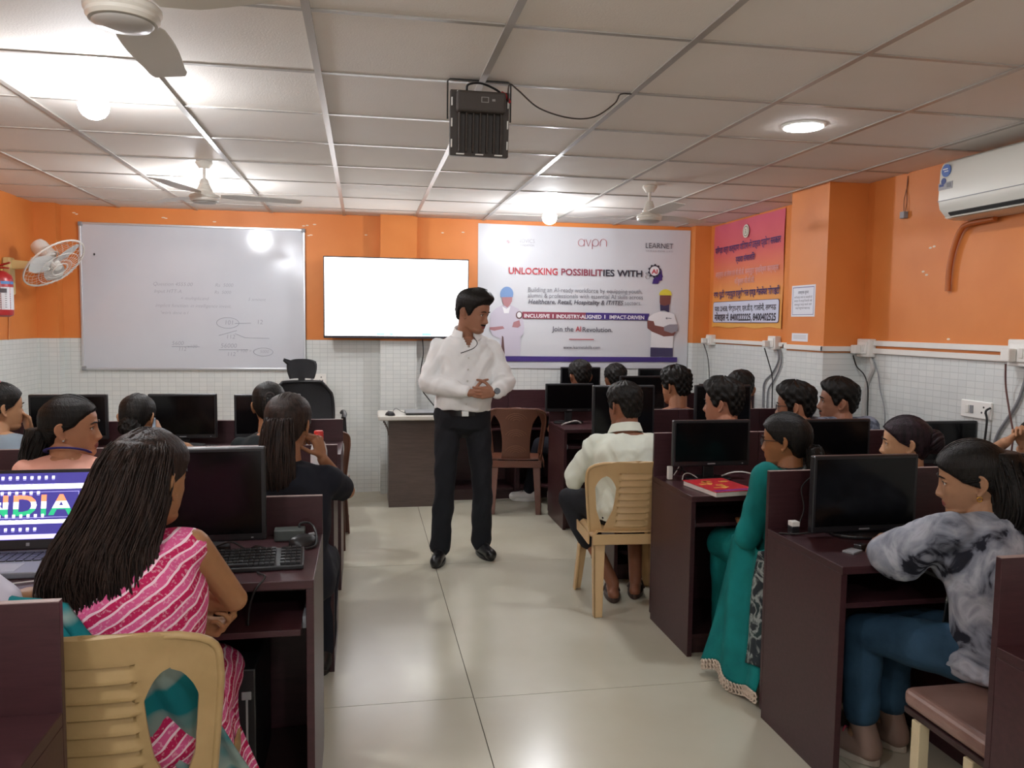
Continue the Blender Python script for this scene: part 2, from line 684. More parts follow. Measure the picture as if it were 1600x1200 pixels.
def ceiling_fan(loc, rot, label):
    t = thing('ceiling_fan', label, 'ceiling fan', loc, rot, 'ceiling fans')
    G().lathe([(0.0, 0), (0.05, 0), (0.055, -0.012), (0.03, -0.045), (0.0, -0.045)], 28).build('canopy', M_FAN, t, smooth=40)
    G().cyl((0, 0, -0.04), (0, 0, -0.13), 0.011).build('rod', M_FAN, t, smooth=50)
    b = G().lathe([(0.0, -0.10), (0.022, -0.10), (0.030, -0.12), (0.036, -0.128), (0.034, -0.132), (0.048, -0.16), (0.052, -0.163), (0.05, -0.17), (0.066, -0.186),
                   (0.090, -0.192), (0.096, -0.198), (0.096, -0.208), (0.091, -0.214), (0.091, -0.222), (0.084, -0.230), (0.0, -0.232)], 40).build('motor_housing', M_FAN, t, smooth=35)
    G().lathe([(0.0, -0.2325), (0.076, -0.2325), (0.070, -0.238), (0.03, -0.243), (0.0, -0.244)], 40).build('underside_cap', M_FANLENS, t, smooth=40)
    for ch in t.children:
        ch.scale = (0.87, 0.87, 1.0)
    for k in range(3):
        a = 2 * PI * k / 3
        g = G()
        rows = []
        for i in range(13):
            u = i / 12
            r = 0.088 + 0.46 * u
            hw = 0.052 + 0.012 * math.sin(PI * min(u * 1.2, 1)) if u > 0.12 else 0.018 + 0.28 * u
            hw *= (1 if u < 0.93 else 0.8)
            rows.append([(r, -hw + 2 * hw * j / 4, -0.192 - 0.010 * (j / 4 - 0.5)) for j in range(5)])
        g.sheet(rows, 0.0025)
        g.xf(Matrix.Rotation(a, 4, 'Z'))
        g.build('blade', M_FAN, t, smooth=30)
    return t


ceiling_fan((-0.54, 2.02, ZC), math.radians(92), 'cream ceiling fan nearest the camera, cut by the top edge')
ceiling_fan((-0.90, 4.92, ZC), math.radians(15), 'cream ceiling fan hanging above the left end of the whiteboard')
ceiling_fan((1.84, 5.06, ZC), math.radians(28), 'cream ceiling fan hanging in front of the printed banner')

# ------------------------------------------------------------------ flood light on the ceiling
t = thing('flood_light', 'black square LED flood light hung under the ceiling, seen from behind', 'flood light', (0.427, 3.03, ZC))
M_FL = mat('flood light casing', '#453e39', rough=0.55, spec=0.35)
T = Matrix.Translation((0, 0, -0.165)) @ Matrix.Rotation(math.radians(4), 4, 'X')
g = G()
g.box((0, 0.01, 0), (0.222, 0.03, 0.236))
for i in range(7):
    g.box((-0.078 + 0.026 * i, -0.016, -0.032), (0.007, 0.024, 0.15))
g.xf(T).build('casing', M_FL, t, bevel=0.006)
g = G()
g.box((0, -0.028, 0.072), (0.182, 0.05, 0.075))
g.xf(T).build('driver_box', M_FL, t, bevel=0.01, seg=3)
g = G()
g.box((0.012, -0.0535, 0.078), (0.028, 0.0006, 0.020), 0)
g.box((0.012, -0.0537, 0.078), (0.022, 0.0006, 0.015), 1)
g.box((0.044, -0.0535, 0.078), (0.012, 0.0006, 0.008), 0)
g.xf(T).build('rating_mark', [mat('grey print', '#8d8a86', rough=0.6), M_FL], t)
for i in range(3):
    for zz in (0.112, -0.112):
        G().box((-0.072 + 0.072 * i, -0.008, zz), (0.03, 0.008, 0.005)).xf(T).build('clip', M_WHITE, t, bevel=0.001)
for i in range(3):
    for xx in (0.105, -0.105):
        G().box((xx, -0.008, 0.075 - 0.075 * i), (0.005, 0.008, 0.03)).xf(T).build('clip', M_WHITE, t, bevel=0.001)
g = G()
g.tube([(-0.119, 0.012, -0.15), (-0.119, 0.012, -0.012), (-0.11, 0.012, -0.004), (0.11, 0.012, -0.004), (0.119, 0.012, -0.012), (0.119, 0.012, -0.15)], 0.0035, 6, flat=1.0)
g.build('bracket', M_DGREY, t, smooth=50)
G().tube(bez([(-0.05, -0.01, -0.05), (-0.045, -0.015, -0.028), (0.0, -0.02, -0.022), (0.055, -0.02, -0.04), (0.095, -0.015, -0.066), (0.112, -0.01, -0.085)], 6), 0.0045, 6).build('lead', M_CORD, t, smooth=60)
G().tube(bez([(0.078, -0.018, -0.05), (0.095, -0.02, -0.06), (0.112, -0.016, -0.085)], 5), 0.006, 6).build('taped_joint', mat('red tape', '#b3262e', rough=0.5), t, smooth=60)
tag(G().tube(bez([(0.53, 3.0, ZC - 0.085), (0.535, 3.01, ZC - 0.02), (0.575, 3.04, ZC - 0.03), (0.66, 3.06, ZC - 0.085), (0.78, 3.06, ZC - 0.115), (0.88, 3.06, ZC - 0.105),
                  (0.96, 3.06, ZC - 0.05), (0.985, 3.066, ZC - 0.012), (1.03, 3.066, ZC - 0.008)], 7), 0.003, 6).build('twisted_wire', mat('dark flex', '#3d342e', rough=0.6), smooth=60),
    'thin dark wire sagging below the ceiling beside the flood light', 'wire')

# ------------------------------------------------------------------ whiteboard
M_WB = mat('whiteboard enamel', '#cbced4', rough=0.13, spec=0.5, var=0.03, vscale=1.5, col2='#c4c8cf')
M_INK = mat('worn marker ink', '#8f939f', rough=0.6)
WBX, WBW, WBZ0, WBZ1 = -1.376, 1.775, 1.075, 2.272
t = thing('whiteboard', 'large framed whiteboard with faint handwriting on the back wall', 'whiteboard', (WBX, YB, WBZ0))
H = WBZ1 - WBZ0
G().box2((-WBW / 2 + 0.01, -0.018, 0.01), (WBW / 2 - 0.01, -0.001, H - 0.01)).build('writing_surface', M_WB, t)
g = G()
for a, b in (((-WBW / 2, 0), (WBW / 2, 0.018)), ((-WBW / 2, H - 0.018), (WBW / 2, H)), ((-WBW / 2, 0.018), (-WBW / 2 + 0.018, H - 0.018)), ((WBW / 2 - 0.018, 0.018), (WBW / 2, H - 0.018))):
    g.box2((a[0], -0.026, a[1]), (b[0], -0.0005, b[1]))
g.build('frame', M_ALU, t, bevel=0.003)
for sx in (-1, 1):
    for zz in (0.014, H - 0.014):
        G().box((sx * (WBW / 2 - 0.014), -0.0155, zz), (0.034, 0.031, 0.034)).build('corner_cap', M_GREY, t, bevel=0.006)


def wb(px, py):
    """a spot on the board from its place on the board (fractions of a 1080 x 700 layout)"""
    return (-WBW / 2 + px / 1090 * WBW, H - py / 700 * H)


g = G()
for s, px, py, sz, sh in (('Question 4555.00', 340, 292, 0.050, 0.25), ('Rs  5000', 640, 292, 0.048, 0.2), ('Input HTT-A', 345, 326, 0.048, 0.25), ('Rs  5000', 636, 326, 0.044, 0.2),
                          ('= multiplicand', 470, 358, 0.046, 0.3), ('5 amount', 800, 358, 0.044, 0.3), ('implicit function: in intelligence invest,', 350, 394, 0.046, 0.35),
                          ('"work done is I', 370, 428, 0.042, 0.3), ('101', 682, 476, 0.062, 0.1), ('12', 842, 472, 0.062, 0.1), ('112', 690, 545, 0.058, 0.1),
                          ('5600', 425, 578, 0.055, 0.15), ('112', 455, 606, 0.052, 0.15), ('x100', 500, 592, 0.046, 0.15), ('56000', 662, 590, 0.062, 0.15),
                          ('112', 692, 630, 0.056, 0.15), ('x 100 = (', 740, 612, 0.046, 0.15), ('5000', 856, 615, 0.044, 0.2)):
    x, z = wb(px, py)
    put_text(G(), s, x, z, sz * 0.85, y=-0.0192, shear=sh, thick=-0.0006).build('handwriting', M_INK, t)
for a, b in (((425, 586), (560, 586)), ((655, 600), (800, 600)), ((735, 470), (815, 468)), ((735, 520), (780, 538)), ((780, 540), (905, 542)), ((655, 530), (745, 505))):
    (xa, za), (xb, zb) = wb(*a), wb(*b)
    G().tube([(xa, -0.0192, za), (xb, -0.0192, zb)], 0.0016, 4).build('ink_line', M_INK, t)
for cx, cy, rx, ry in ((700, 468, 55, 26), (875, 610, 48, 20)):
    pts = []
    for k in range(28):
        x, z = wb(cx + rx * math.cos(2 * PI * k / 28), cy + ry * math.sin(2 * PI * k / 28))
        pts.append((x, -0.0192, z))
    G().tube(pts, 0.0014, 4, closed=True).build('ink_ring', M_INK, t)
G().ball((wb(70, 150)[0], -0.019, wb(70, 150)[1]), (0.007, 0.002, 0.01), 8).build('ink_spot', M_DGREY, t)

# ------------------------------------------------------------------ television
t = thing('television', 'wide wall-mounted television showing a blank white screen', 'television', (0.28, 6.905, 1.355))
TW, TH = 1.225, 0.685
G().box2((-TW / 2, 0.0, 0), (TW / 2, 0.05, TH)).build('casing', mat('television casing', '#2b2730', rough=0.4), t, bevel=0.006)
G().box2((-0.2, 0.05, 0.2), (0.2, 0.0695, 0.5)).build('wall_bracket', M_DGREY, t)
M_SCR = mat('lit white screen', '#fdfdff', emit=1.9)
G().box2((-TW / 2 + 0.010, -0.0015, 0.022), (TW / 2 - 0.010, 0.0005, TH - 0.010)).build('screen', M_SCR, t)
g = G()
for k, (x, wd, c) in enumerate(((-0.14, 0.07, 0), (-0.05, 0.03, 0), (0.005, 0.022, 1), (0.06, 0.022, 1), (0.115, 0.022, 1), (0.165, 0.012, 0), (0.25, 0.08, 2), (0.325, 0.03, 1))):
    g.box2((x - wd / 2, -0.0022, 0.026), (x + wd / 2, -0.0016, 0.048), c)
g.box2((-0.597, -0.0022, 0.03), (-0.548, -0.0016, 0.062), 3)
g.box2((-0.592, -0.0026, 0.036), (-0.553, -0.0021, 0.056), 4)
g.box2((0.50, -0.0022, 0.575), (0.52, -0.0016, 0.585), 2)
g.box2((0.525, -0.0022, 0.579), (0.565, -0.0016, 0.582), 1)
g.build('taskbar_icons', [mat('icon blue', '#8fb4d8', emit=0.9), mat('icon grey', '#d4dade', emit=1.1), mat('icon teal', '#7fd0c8', emit=1.0), mat('icon dark', '#70757f', emit=0.5), M_SCR], t)
tag(G().tube(bez([(0.50, 6.96, 1.35), (0.505, 6.95, 1.22), (0.485, 6.95, 1.08), (0.49, 6.9, 0.93), (0.53, 6.75, 0.86), (0.60, 6.62, 0.775)], 8), 0.005, 6).build('cord', M_CORD, smooth=60),
    'black cord hanging from the television down to the podium desk', 'cord')

# ------------------------------------------------------------------ printed banner
BW, BH = 1.985, 1.275
t = thing('banner', 'white printed banner about possibilities with AI hung on the back wall', 'banner', (0.994 + BW / 2, YB - 0.006, 1.098))
M_BAN = mat('banner vinyl', '#d0d2d6', rough=0.27, spec=0.5)
rows = []
for i in range(31):
    v = i / 30
    r = []
    for j in range(41):
        u = j / 40
        y = -0.004 * math.exp(-(((u * 4) % 1 - 0.5) / 0.035) ** 2) - 0.003 * math.exp(-(((v * 3) % 1 - 0.5) / 0.04) ** 2)
        y += -0.010 * math.sin(u * 9 + v * 5) * (max(0, 0.30 - u) * 3) * v - 0.004 * (1 + math.sin(u * 14 + 3 * v) * math.sin(v * 7 - u * 3))
        r.append((-BW / 2 + BW * u, y * 0.6, BH * v - 0.006 * math.sin(PI * u)))
    rows.append(r)
G().sheet(rows, 0.001, nrm=(0, 1, 0)).build('vinyl_sheet', M_BAN, t, smooth=60)
YP = -0.0125
K_RED, K_INK, K_GREY, K_PUR, K_WHITE = mat('print red', '#b5323c', rough=0.5), mat('print ink', '#2f2d3a', rough=0.5), mat('print grey', '#7d7d84', rough=0.5), mat('print purple', '#3f2d78', rough=0.5), mat('print white', '#e8e8ea', rough=0.5)
K_MAR = mat('print maroon', '#8a3b4c', rough=0.5)


def bb(cx, cy):
    """banner layout (1600 x 1143 drawing) to banner coordinates"""
    u = (cx - 35) / 1530
    top, bot = 48 + 62 * u, 1080 + 25 * u
    return (-BW / 2 + BW * u, BH * (1 - (cy - top) / (bot - top)))


def bpoly(g, pts, mi=0, y=YP, d=0.0006):
    q = [bb(*p) for p in pts]
    return g.prism(q, y - d, y, 'y', mi)


def bell(g, cx, cy, rx, ry, mi=0, y=YP, n=20):
    return bpoly(g, [(cx + rx * math.cos(2 * PI * k / n), cy + ry * math.sin(2 * PI * k / n)) for k in range(n)], mi, y)


def btext(g, s, cx, cy, w, size, mi=0, **kw):
    x, z = bb(cx, cy)
    x1, z1 = bb(cx + w, cy)
    vs, fs = text_geo(s, size, **kw)
    a, b = min(v[0] for v in vs), max(v[0] for v in vs)
    k = (x1 - x) / (b - a)
    sl = 0.0
    g.add([(x + (v[0] - a) * k, YP - 0.0014, z + v[2] + sl * (v[0] - a) * k) for v in vs], fs, mi)


g = G()
btext(g, 'UNLOCKING', 247, 408, 345, 0.082, 0, thick=0.0018)
btext(g, 'POSSIBILIT', 617, 420, 298, 0.082, 1, thick=0.0018)
btext(g, 'IES WITH', 920, 430, 287, 0.082, 2, thick=0.0018)
g.build('headline', [K_RED, K_MAR, K_INK], t)
K_DGREY = mat('print dark grey', '#55535c', rough=0.5)


def bline_text(name, m, *a, **kw):
    q = G()
    btext(q, *a, 0, **kw)
    q.build(name, m, t)


bline_text('lettering', K_GREY, 'Building an AI-ready workforce by equipping youth,', 385, 536, 825, 0.056)
bline_text('lettering', K_GREY, 'alumni & professionals with essential AI skills across', 383, 578, 832, 0.056)
bline_text('lettering', K_DGREY, 'Healthcare, Retail, Hospitality & IT/ITES', 387, 622, 685, 0.056, shear=0.2, thick=0.001)
bline_text('lettering', K_GREY, 'sectors.', 1083, 640, 122, 0.056)
bline_text('lettering', K_DGREY, 'Join the', 557, 823, 155, 0.062, thick=0.0006)
bline_text('lettering', K_RED, 'AI', 727, 826, 40, 0.064, thick=0.0012)
bline_text('lettering', K_DGREY, 'Revolution.', 778, 830, 218, 0.062, thick=0.0006)
bline_text('lettering', K_DGREY, 'www.learnetskills.com', 640, 950, 268, 0.040)
g = G()
bpoly(g, [(345, 680), (800, 692), (800, 741), (345, 728)], 0)
bpoly(g, [(800, 692), (1268, 705), (1252, 754), (800, 741)], 1)
bpoly(g, [(682, 880), (862, 884), (862, 889), (682, 885)], 2)
bpoly(g, [(200, 998), (1485, 1025), (1485, 1060), (200, 1036)], 1)
g.build('colour_bars', [K_MAR, K_PUR, K_RED], t)
for w_, x_, y_, l_ in (('INCLUSIVE', 360, 722, 180), ('I', 560, 727, 7), ('INDUSTRY-ALIGNED', 588, 729, 326), ('I', 935, 736, 7), ('IMPACT-DRIVEN', 973, 739, 256)):
    bline_text('lettering', K_WHITE, w_, x_, y_, l_, 0.046, thick=0.0012)
# logos along the top
g = G()
btext(g, 'LEARNET', 1228, 233, 205, 0.068, 1, thick=-0.0003)
btext(g, 'SKILLS FOR LIFE', 1228, 258, 205, 0.02, 2)
g.build('learning_logo', [K_RED, K_INK, mat('print pale grey', '#a5a4aa', rough=0.5)], t)
g = G()
btext(g, 'NOVICS', 308, 188, 118, 0.05, 2, thick=-0.0004)
btext(g, 'FOUNDATION', 310, 212, 112, 0.024, 2)


def bline(pts, r, mi, n=5):
    g.tube([(bb(*p)[0], YP - 0.001, bb(*p)[1]) for p in pts], r, n, mi, flat=0.4)


def arc(cx, cy, rx, ry, a0, a1, n=14):
    return [(cx + rx * math.cos(math.radians(a0 + (a1 - a0) * k / n)), cy + ry * math.sin(math.radians(a0 + (a1 - a0) * k / n))) for k in range(n + 1)]


g.build('foundation_lettering', [K_RED, K_INK, mat('print pale grey', '#a5a4aa', rough=0.5)], t)
g = G()
bline(arc(757, 191, 22, 25, 0, 360, 20), 0.0042, 0)
bline([(779, 166), (779, 217)], 0.0042, 0)
bline([(790, 168), (808, 217), (826, 170)], 0.0042, 0)
bline(arc(858, 193, 22, 25, 0, 360, 20), 0.0042, 0)
bline([(836, 193), (836, 238)], 0.0042, 0)
bline([(893, 220), (893, 190)] + arc(916, 192, 23, 24, 180, 360, 12) + [(939, 221)], 0.0042, 0)
g.build('centre_logo', K_RED, t)
g = G()
for k in range(6):
    a = PI * k / 6 + 0.2
    bline([(240 + 4 * math.cos(a), 182 + 4 * math.sin(a)), (240 + 24 * math.cos(a), 182 + 22 * math.sin(a))], 0.003, 0)
    bline([(240 - 4 * math.cos(a), 182 - 4 * math.sin(a)), (240 - 24 * math.cos(a), 182 - 22 * math.sin(a))], 0.003, 0)
g.build('star_logo', [K_RED, K_INK, mat('print pale grey', '#a5a4aa', rough=0.5)], t)
# head-and-gear emblem
g = G()
bpoly(g, [(1283, 490), (1290, 455), (1310, 440), (1340, 400), (1350, 390), (1354, 420), (1362, 440), (1356, 446), (1356, 466), (1336, 470), (1328, 490)], 0)
gear = []
for k in range(40):
    a = 2 * PI * k / 40
    rr = 50 if (k // 2) % 2 else 42
    gear.append((1298 + rr * math.cos(a), 398 + rr * math.sin(a)))
bpoly(g, gear, 1, y=YP - 0.0007)
bell(g, 1298, 398, 35, 34, 2, y=YP - 0.0014)
bline(arc(1247, 440, 15, 15, 0, 360, 14), 0.003, 1)
bline(arc(1237, 414, 6, 6, 0, 360, 10), 0.0025, 1)
g.build('emblem', [K_PUR, K_INK, K_WHITE], t)
g = G()
btext(g, 'AI', 1275, 416, 46, 0.056, 0, thick=0.002)
for i in range(len(g.V)):
    g.V[i] = (g.V[i][0], YP - 0.0022, g.V[i][2])
g.build('emblem_lettering', K_RED, t)
# the two printed figures
g = G()
bpoly(g, [(118, 800), (125, 690), (160, 655), (205, 632), (265, 632), (320, 660), (345, 700), (362, 800), (350, 850), (335, 860), (335, 1000), (195, 1000), (190, 870), (140, 850)], 0)
bpoly(g, [(118, 790), (210, 782), (222, 800), (150, 815), (118, 806)], 2, YP - 0.0007)
bpoly(g, [(205, 850), (215, 860), (228, 1000), (198, 1000)], 3, YP - 0.0007)
bpoly(g, [(200, 560), (275, 560), (272, 605), (258, 632), (240, 650), (215, 632), (204, 605)], 2, YP - 0.0007)
bpoly(g, arc(235, 552, 46, 52, 180, 360, 14) + [(278, 575), (192, 575)], 1, YP - 0.0014)
bpoly(g, [(275, 790), (285, 755), (325, 740), (335, 780), (315, 795)], 2, YP - 0.0007)
bpoly(g, [(205, 640), (235, 660), (262, 640), (250, 690), (218, 690)], 4, YP - 0.0005)
for dx in (0,):
    bell(g, 324, 705, 24, 28, 3, YP - 0.001)
    bell(g, 324, 703, 16, 20, 4, YP - 0.0017)
g.build('printed_scientist', [mat('print lilac white', '#c3bdca', rough=0.5), mat('print cap blue', '#6f8fbd', rough=0.5), mat('print skin', '#a8767a', rough=0.5), mat('print brown', '#5a3d3c', rough=0.5), K_WHITE], t)
g = G()
bpoly(g, [(1282, 1018), (1282, 950), (1450, 955), (1452, 1020)], 3)
bpoly(g, [(1262, 770), (1262, 730), (1300, 705), (1345, 692), (1415, 697), (1455, 712), (1480, 790), (1450, 800), (1450, 957), (1282, 950), (1285, 800)], 0, YP - 0.0004)
bpoly(g, [(1252, 752), (1300, 760), (1310, 790), (1385, 805), (1470, 840), (1455, 868), (1380, 872), (1290, 835), (1255, 810)], 1, YP - 0.0011)
bpoly(g, [(1378, 800), (1420, 785), (1482, 785), (1484, 830), (1440, 850), (1380, 830)], 4, YP - 0.0018)
bpoly(g, [(1342, 575), (1425, 575), (1422, 630), (1410, 662), (1380, 672), (1352, 660), (1342, 625)], 1, YP - 0.0011)
bpoly(g, [(1345, 640), (1380, 650), (1415, 640), (1414, 698), (1395, 690), (1378, 682), (1348, 686)], 3, YP - 0.0018)
bpoly(g, arc(1383, 568, 46, 38, 180, 360, 12) + [(1432, 575), (1334, 572)], 2, YP - 0.0018)
bell(g, 1398, 740, 7, 7, 5, YP - 0.0011)
bpoly(g, [(1408, 737), (1434, 739), (1434, 744), (1408, 742)], 5, YP - 0.0011)
g.build('printed_worker', [K_WHITE, mat('print brown skin', '#7a4a44', rough=0.5), mat('print helmet yellow', '#e3d84a', rough=0.5), mat('print navy', '#3b3658', rough=0.5), mat('print glove grey', '#8f8d96', rough=0.5), K_GREY], t)

# ------------------------------------------------------------------ Hindi poster, notices on the right wall
R90 = -PI / 2                                # things on the right wall: their own x runs towards the camera
PW, PH = 1.24, 0.905
t = thing('poster', 'red and orange printed Hindi poster on the right wall by the back corner', 'poster', (XR - 0.003, 6.265, 1.485), R90)
m = mat('poster print', '#d06a72', rough=0.4)
nt = m.node_tree
tc = nt.nodes.new('ShaderNodeTexCoord')
sp = nt.nodes.new('ShaderNodeSeparateXYZ')
rp = nt.nodes.new('ShaderNodeValToRGB')
dv = nt.nodes.new('ShaderNodeMath')
dv.operation = 'DIVIDE'
dv.inputs[1].default_value = PH
nt.links.new(tc.outputs['Object'], sp.inputs[0])
nt.links.new(sp.outputs[2], dv.inputs[0])
nt.links.new(dv.outputs[0], rp.inputs[0])
e = rp.color_ramp.elements
e[0].position, e[0].color = 0.0, lin('#e3a850')
e[1].position, e[1].color = 1.0, lin('#cf5f74')
for p, c in ((0.3, '#e39a50'), (0.5, '#dc7e52'), (0.7, '#d25f5c')):
    x = e.new(p)
    x.color = lin(c)
nt.links.new(rp.outputs[0], nt.nodes['Principled BSDF'].inputs['Base Color'])
rows = [[(-PW / 2 + PW * j / 24, -0.004 - 0.004 * math.sin(j * 0.9) * (i / 12) ** 2 - 0.003 * math.sin(i * 0.8 + j * 0.3), PH * i / 12 + 0.006 * math.sin(j * 0.7) * (i == 0)) for j in range(25)] for i in range(13)]
G().sheet(rows, 0.001, nrm=(0, 1, 0)).build('printed_sheet', m, t, smooth=60)
K_NAVY = mat('print navy blue', '#3a2c66', rough=0.5)


def plines(g, lines, y, mi=0, m=None):
    for s, z, size, w, th in lines:
        if m:
            g = G()
        vs, fs = text_geo(s, size, thick=th)
        a, b = min(v[0] for v in vs), max(v[0] for v in vs)
        k = w / (b - a)
        g.add([((v[0] - a) * k - w / 2, y, v[2] + z) for v in vs], fs, mi)
        if m:
            g.build('lettering', m, t)


g = G()
plines(g, [('\u092a\u093f\u091b\u095c\u093e \u0935\u0930\u094d\u0917 \u0915\u0932\u094d\u092f\u093e\u0923 \u0935\u093f\u092d\u093e\u0917 \u092e\u0947\u0902 \u0909\u0924\u094d\u0924\u0930 \u092a\u094d\u0930\u0926\u0947\u0936 \u0938\u0930\u0915\u093e\u0930', 0.655, 0.075, 1.16, 0.0015),
           ('\u0926\u094d\u0935\u093e\u0930\u093e \u0938\u0902\u091a\u093e\u0932\u093f\u0924', 0.555, 0.068, 0.34, 0.0015),
           ('\u0928\u093e\u092e\u0903 \u092f\u0942.\u091f\u0940. \u0915\u092e\u094d\u092a\u094d\u092f\u0942\u091f\u0930 \u090f\u091c\u0941\u0915\u0947\u0936\u0928\u0932 \u090f\u0923\u094d\u0921 \u0935\u0947\u0932\u092b\u0947\u092f\u0930 \u0938\u094b\u0938\u093e\u0907\u091f\u0940', 0.265, 0.072, 1.17, 0.0022)], -0.0125, m=K_NAVY)
g = G()
plines(g, [('\u0905\u0928\u094d\u0924\u0930\u094d\u0917\u0924 \u0913 \u0932\u0947\u0935\u0932 \u090f\u0935\u0902 \u0938\u0940.\u0938\u0940.\u0938\u0940. \u0915\u092e\u094d\u092a\u094d\u092f\u0942\u091f\u0930 \u092a\u094d\u0930\u0936\u093f\u0915\u094d\u0937\u0923 \u0915\u093e\u0930\u094d\u092f\u0915\u094d\u0930\u092e', 0.445, 0.064, 1.12, 0.001),
           ('\u0928\u093f\u0903\u0936\u0941\u0932\u094d\u0915 \u0938\u0940.\u0938\u0940.\u0938\u0940.', 0.37, 0.06, 0.36, 0.001)], -0.0125, m=mat('print pink outline', '#d9a3a0', rough=0.5))
g = G()
rr = []
for cx, cz, a0 in ((0.565, 0.20, 0), (-0.565, 0.20, 90), (-0.565, 0.065, 180), (0.565, 0.065, 270)):
    rr += [(cx + 0.025 * math.cos(math.radians(a0 + 15 * k)), cz + 0.025 * math.sin(math.radians(a0 + 15 * k))) for k in range(7)]
g.prism(rr, -0.0125, -0.0115, 'y', 1)
g.prism([(x * 0.992, 0.1325 + (z - 0.1325) * 0.955) for x, z in rr], -0.0132, -0.0124, 'y', 0)
g.build('address_panel', [mat('print pale blue', '#cfd3e4', rough=0.5), K_NAVY], t)
g = G()
plines(g, [('\u092a\u0924\u093e\u0903 2/458, \u0938\u0947\u0915\u094d\u091f\u0930-\u090f\u0938, \u090f\u0932.\u0921\u0940.\u090f. \u0915\u093e\u0932\u094b\u0928\u0940, \u0932\u0916\u0928\u090a', 0.142, 0.06, 1.10, 0.0015),
           ('\u092e\u094b\u092c\u093e\u0907\u0932 \u0928\u0902. 8400222225, 8400402525', 0.060, 0.078, 1.10, 0.003)], -0.0142, m=K_INK)
g = G()
e_ = lambda r1, r2: [(r1 * math.cos(2 * PI * k / 24), 0.80 + r2 * math.sin(2 * PI * k / 24)) for k in range(24)]
g.prism(e_(0.055, 0.055), -0.0128, -0.0118, 'y', 0)
g.prism(e_(0.043, 0.043), -0.0135, -0.0127, 'y', 1)
g.prism(e_(0.036, 0.036), -0.0142, -0.0134, 'y', 0)
for k in range(3):
    g.box((0, -0.0146, 0.785 + 0.014 * k), (0.036 - 0.008 * k, 0.0008, 0.006), 1)
g.build('round_emblem', [mat('print cream', '#d9d5c4', rough=0.5), mat('print olive', '#6b6a58', rough=0.5)], t)

t = thing('notice', 'white printed sheet stuck on the orange pillar beside the poster', 'notice', (2.87, 4.90, 1.565), R90)
G().box2((-0.145, -0.0015, 0), (0.145, -0.0003, 0.208)).build('paper', mat('paper', '#e4e6ee', rough=0.7), t)
g = G()
for a, b in (((-0.130, 0.012), (0.130, 0.015)), ((-0.130, 0.192), (0.130, 0.196)), ((-0.130, 0.015), (-0.127, 0.192)), ((0.127, 0.015), (0.130, 0.192))):
    g.box2((a[0], -0.0021, a[1]), (b[0], -0.0015, b[1]))
g.build('border', K_PUR, t)
g = G()
plines(g, [('\u0906\u0935\u0936\u094d\u092f\u0915 \u0938\u0942\u091a\u0928\u093e', 0.152, 0.026, 0.13, 0.0004),
           ('\u0938\u092d\u0940 \u091b\u093e\u0924\u094d\u0930 \u0938\u092e\u092f \u092a\u0930 \u0909\u092a\u0938\u094d\u0925\u093f\u0924 \u0939\u094b\u0902', 0.122, 0.018, 0.22, 0.0), ('\u0915\u0915\u094d\u0937 \u092e\u0947\u0902 \u0936\u093e\u0928\u094d\u0924\u093f \u092c\u0928\u093e\u092f\u0947 \u0930\u0916\u0947\u0902', 0.098, 0.018, 0.22, 0.0),
           ('\u0915\u092e\u094d\u092a\u094d\u092f\u0942\u091f\u0930 \u092c\u0928\u094d\u0926 \u0915\u0930\u0915\u0947 \u091c\u093e\u092f\u0947\u0902', 0.074, 0.018, 0.21, 0.0), ('\u0927\u0928\u094d\u092f\u0935\u093e\u0926', 0.05, 0.018, 0.18, 0.0)], -0.002, m=mat('notice ink', '#5b5c6a', rough=0.6))
t = thing('wall_label', 'small white label stuck low on the orange pillar under the printed sheet', 'label', (2.87, 4.925, 1.400), R90)
G().box2((-0.10, -0.0015, 0), (0.10, -0.0003, 0.054)).build('paper', mat('paper', '#e4e6ee', rough=0.7), t)
g = G()
for zz in (0.018, 0.028, 0.038):
    g.box2((-0.08, -0.002, zz), (0.08, -0.0015, zz + 0.003))
g.build('printed_lines', mat('pale notice ink', '#b3b1a6', rough=0.6), t)

# ------------------------------------------------------------------ trunking, switch boxes, cables on the right wall
g = G()
g.box2((XR - 0.022, 3.42, 1.385), (XR - 0.0005, 4.635, 1.417))
tag(g.build('trunking', M_WHITE, bevel=0.003), 'upper white cable trunking from the pillar to the nearest switch box', 'cable trunking', 'white cable trunking on the right wall')
g = G()
g.box2((XR - 0.022, 3.42, 1.337), (XR - 0.0005, 4.635, 1.369))
tag(g.build('trunking', M_WHITE, bevel=0.003), 'lower white cable trunking from the pillar to the nearest switch box', 'cable trunking', 'white cable trunking on the right wall')
g = G()
g.box2((2.848, 4.618, 1.345), (2.8695, 5.112, 1.377))
g.box2((2.848, 4.618, 1.345), (XR - 0.001, 4.6395, 1.377))
g.box2((2.848, 5.0905, 1.345), (XR - 0.001, 5.112, 1.377))
tag(g.build('trunking', M_WHITE, bevel=0.003), 'white cable trunking wrapped around the orange pillar', 'cable trunking', 'white cable trunking on the right wall')
g = G()
g.box2((XR - 0.022, 5.116, 1.345), (XR - 0.0005, 6.84, 1.377))
tag(g.build('trunking', M_WHITE, bevel=0.003), 'white cable trunking under the red Hindi poster', 'cable trunking', 'white cable trunking on the right wall')


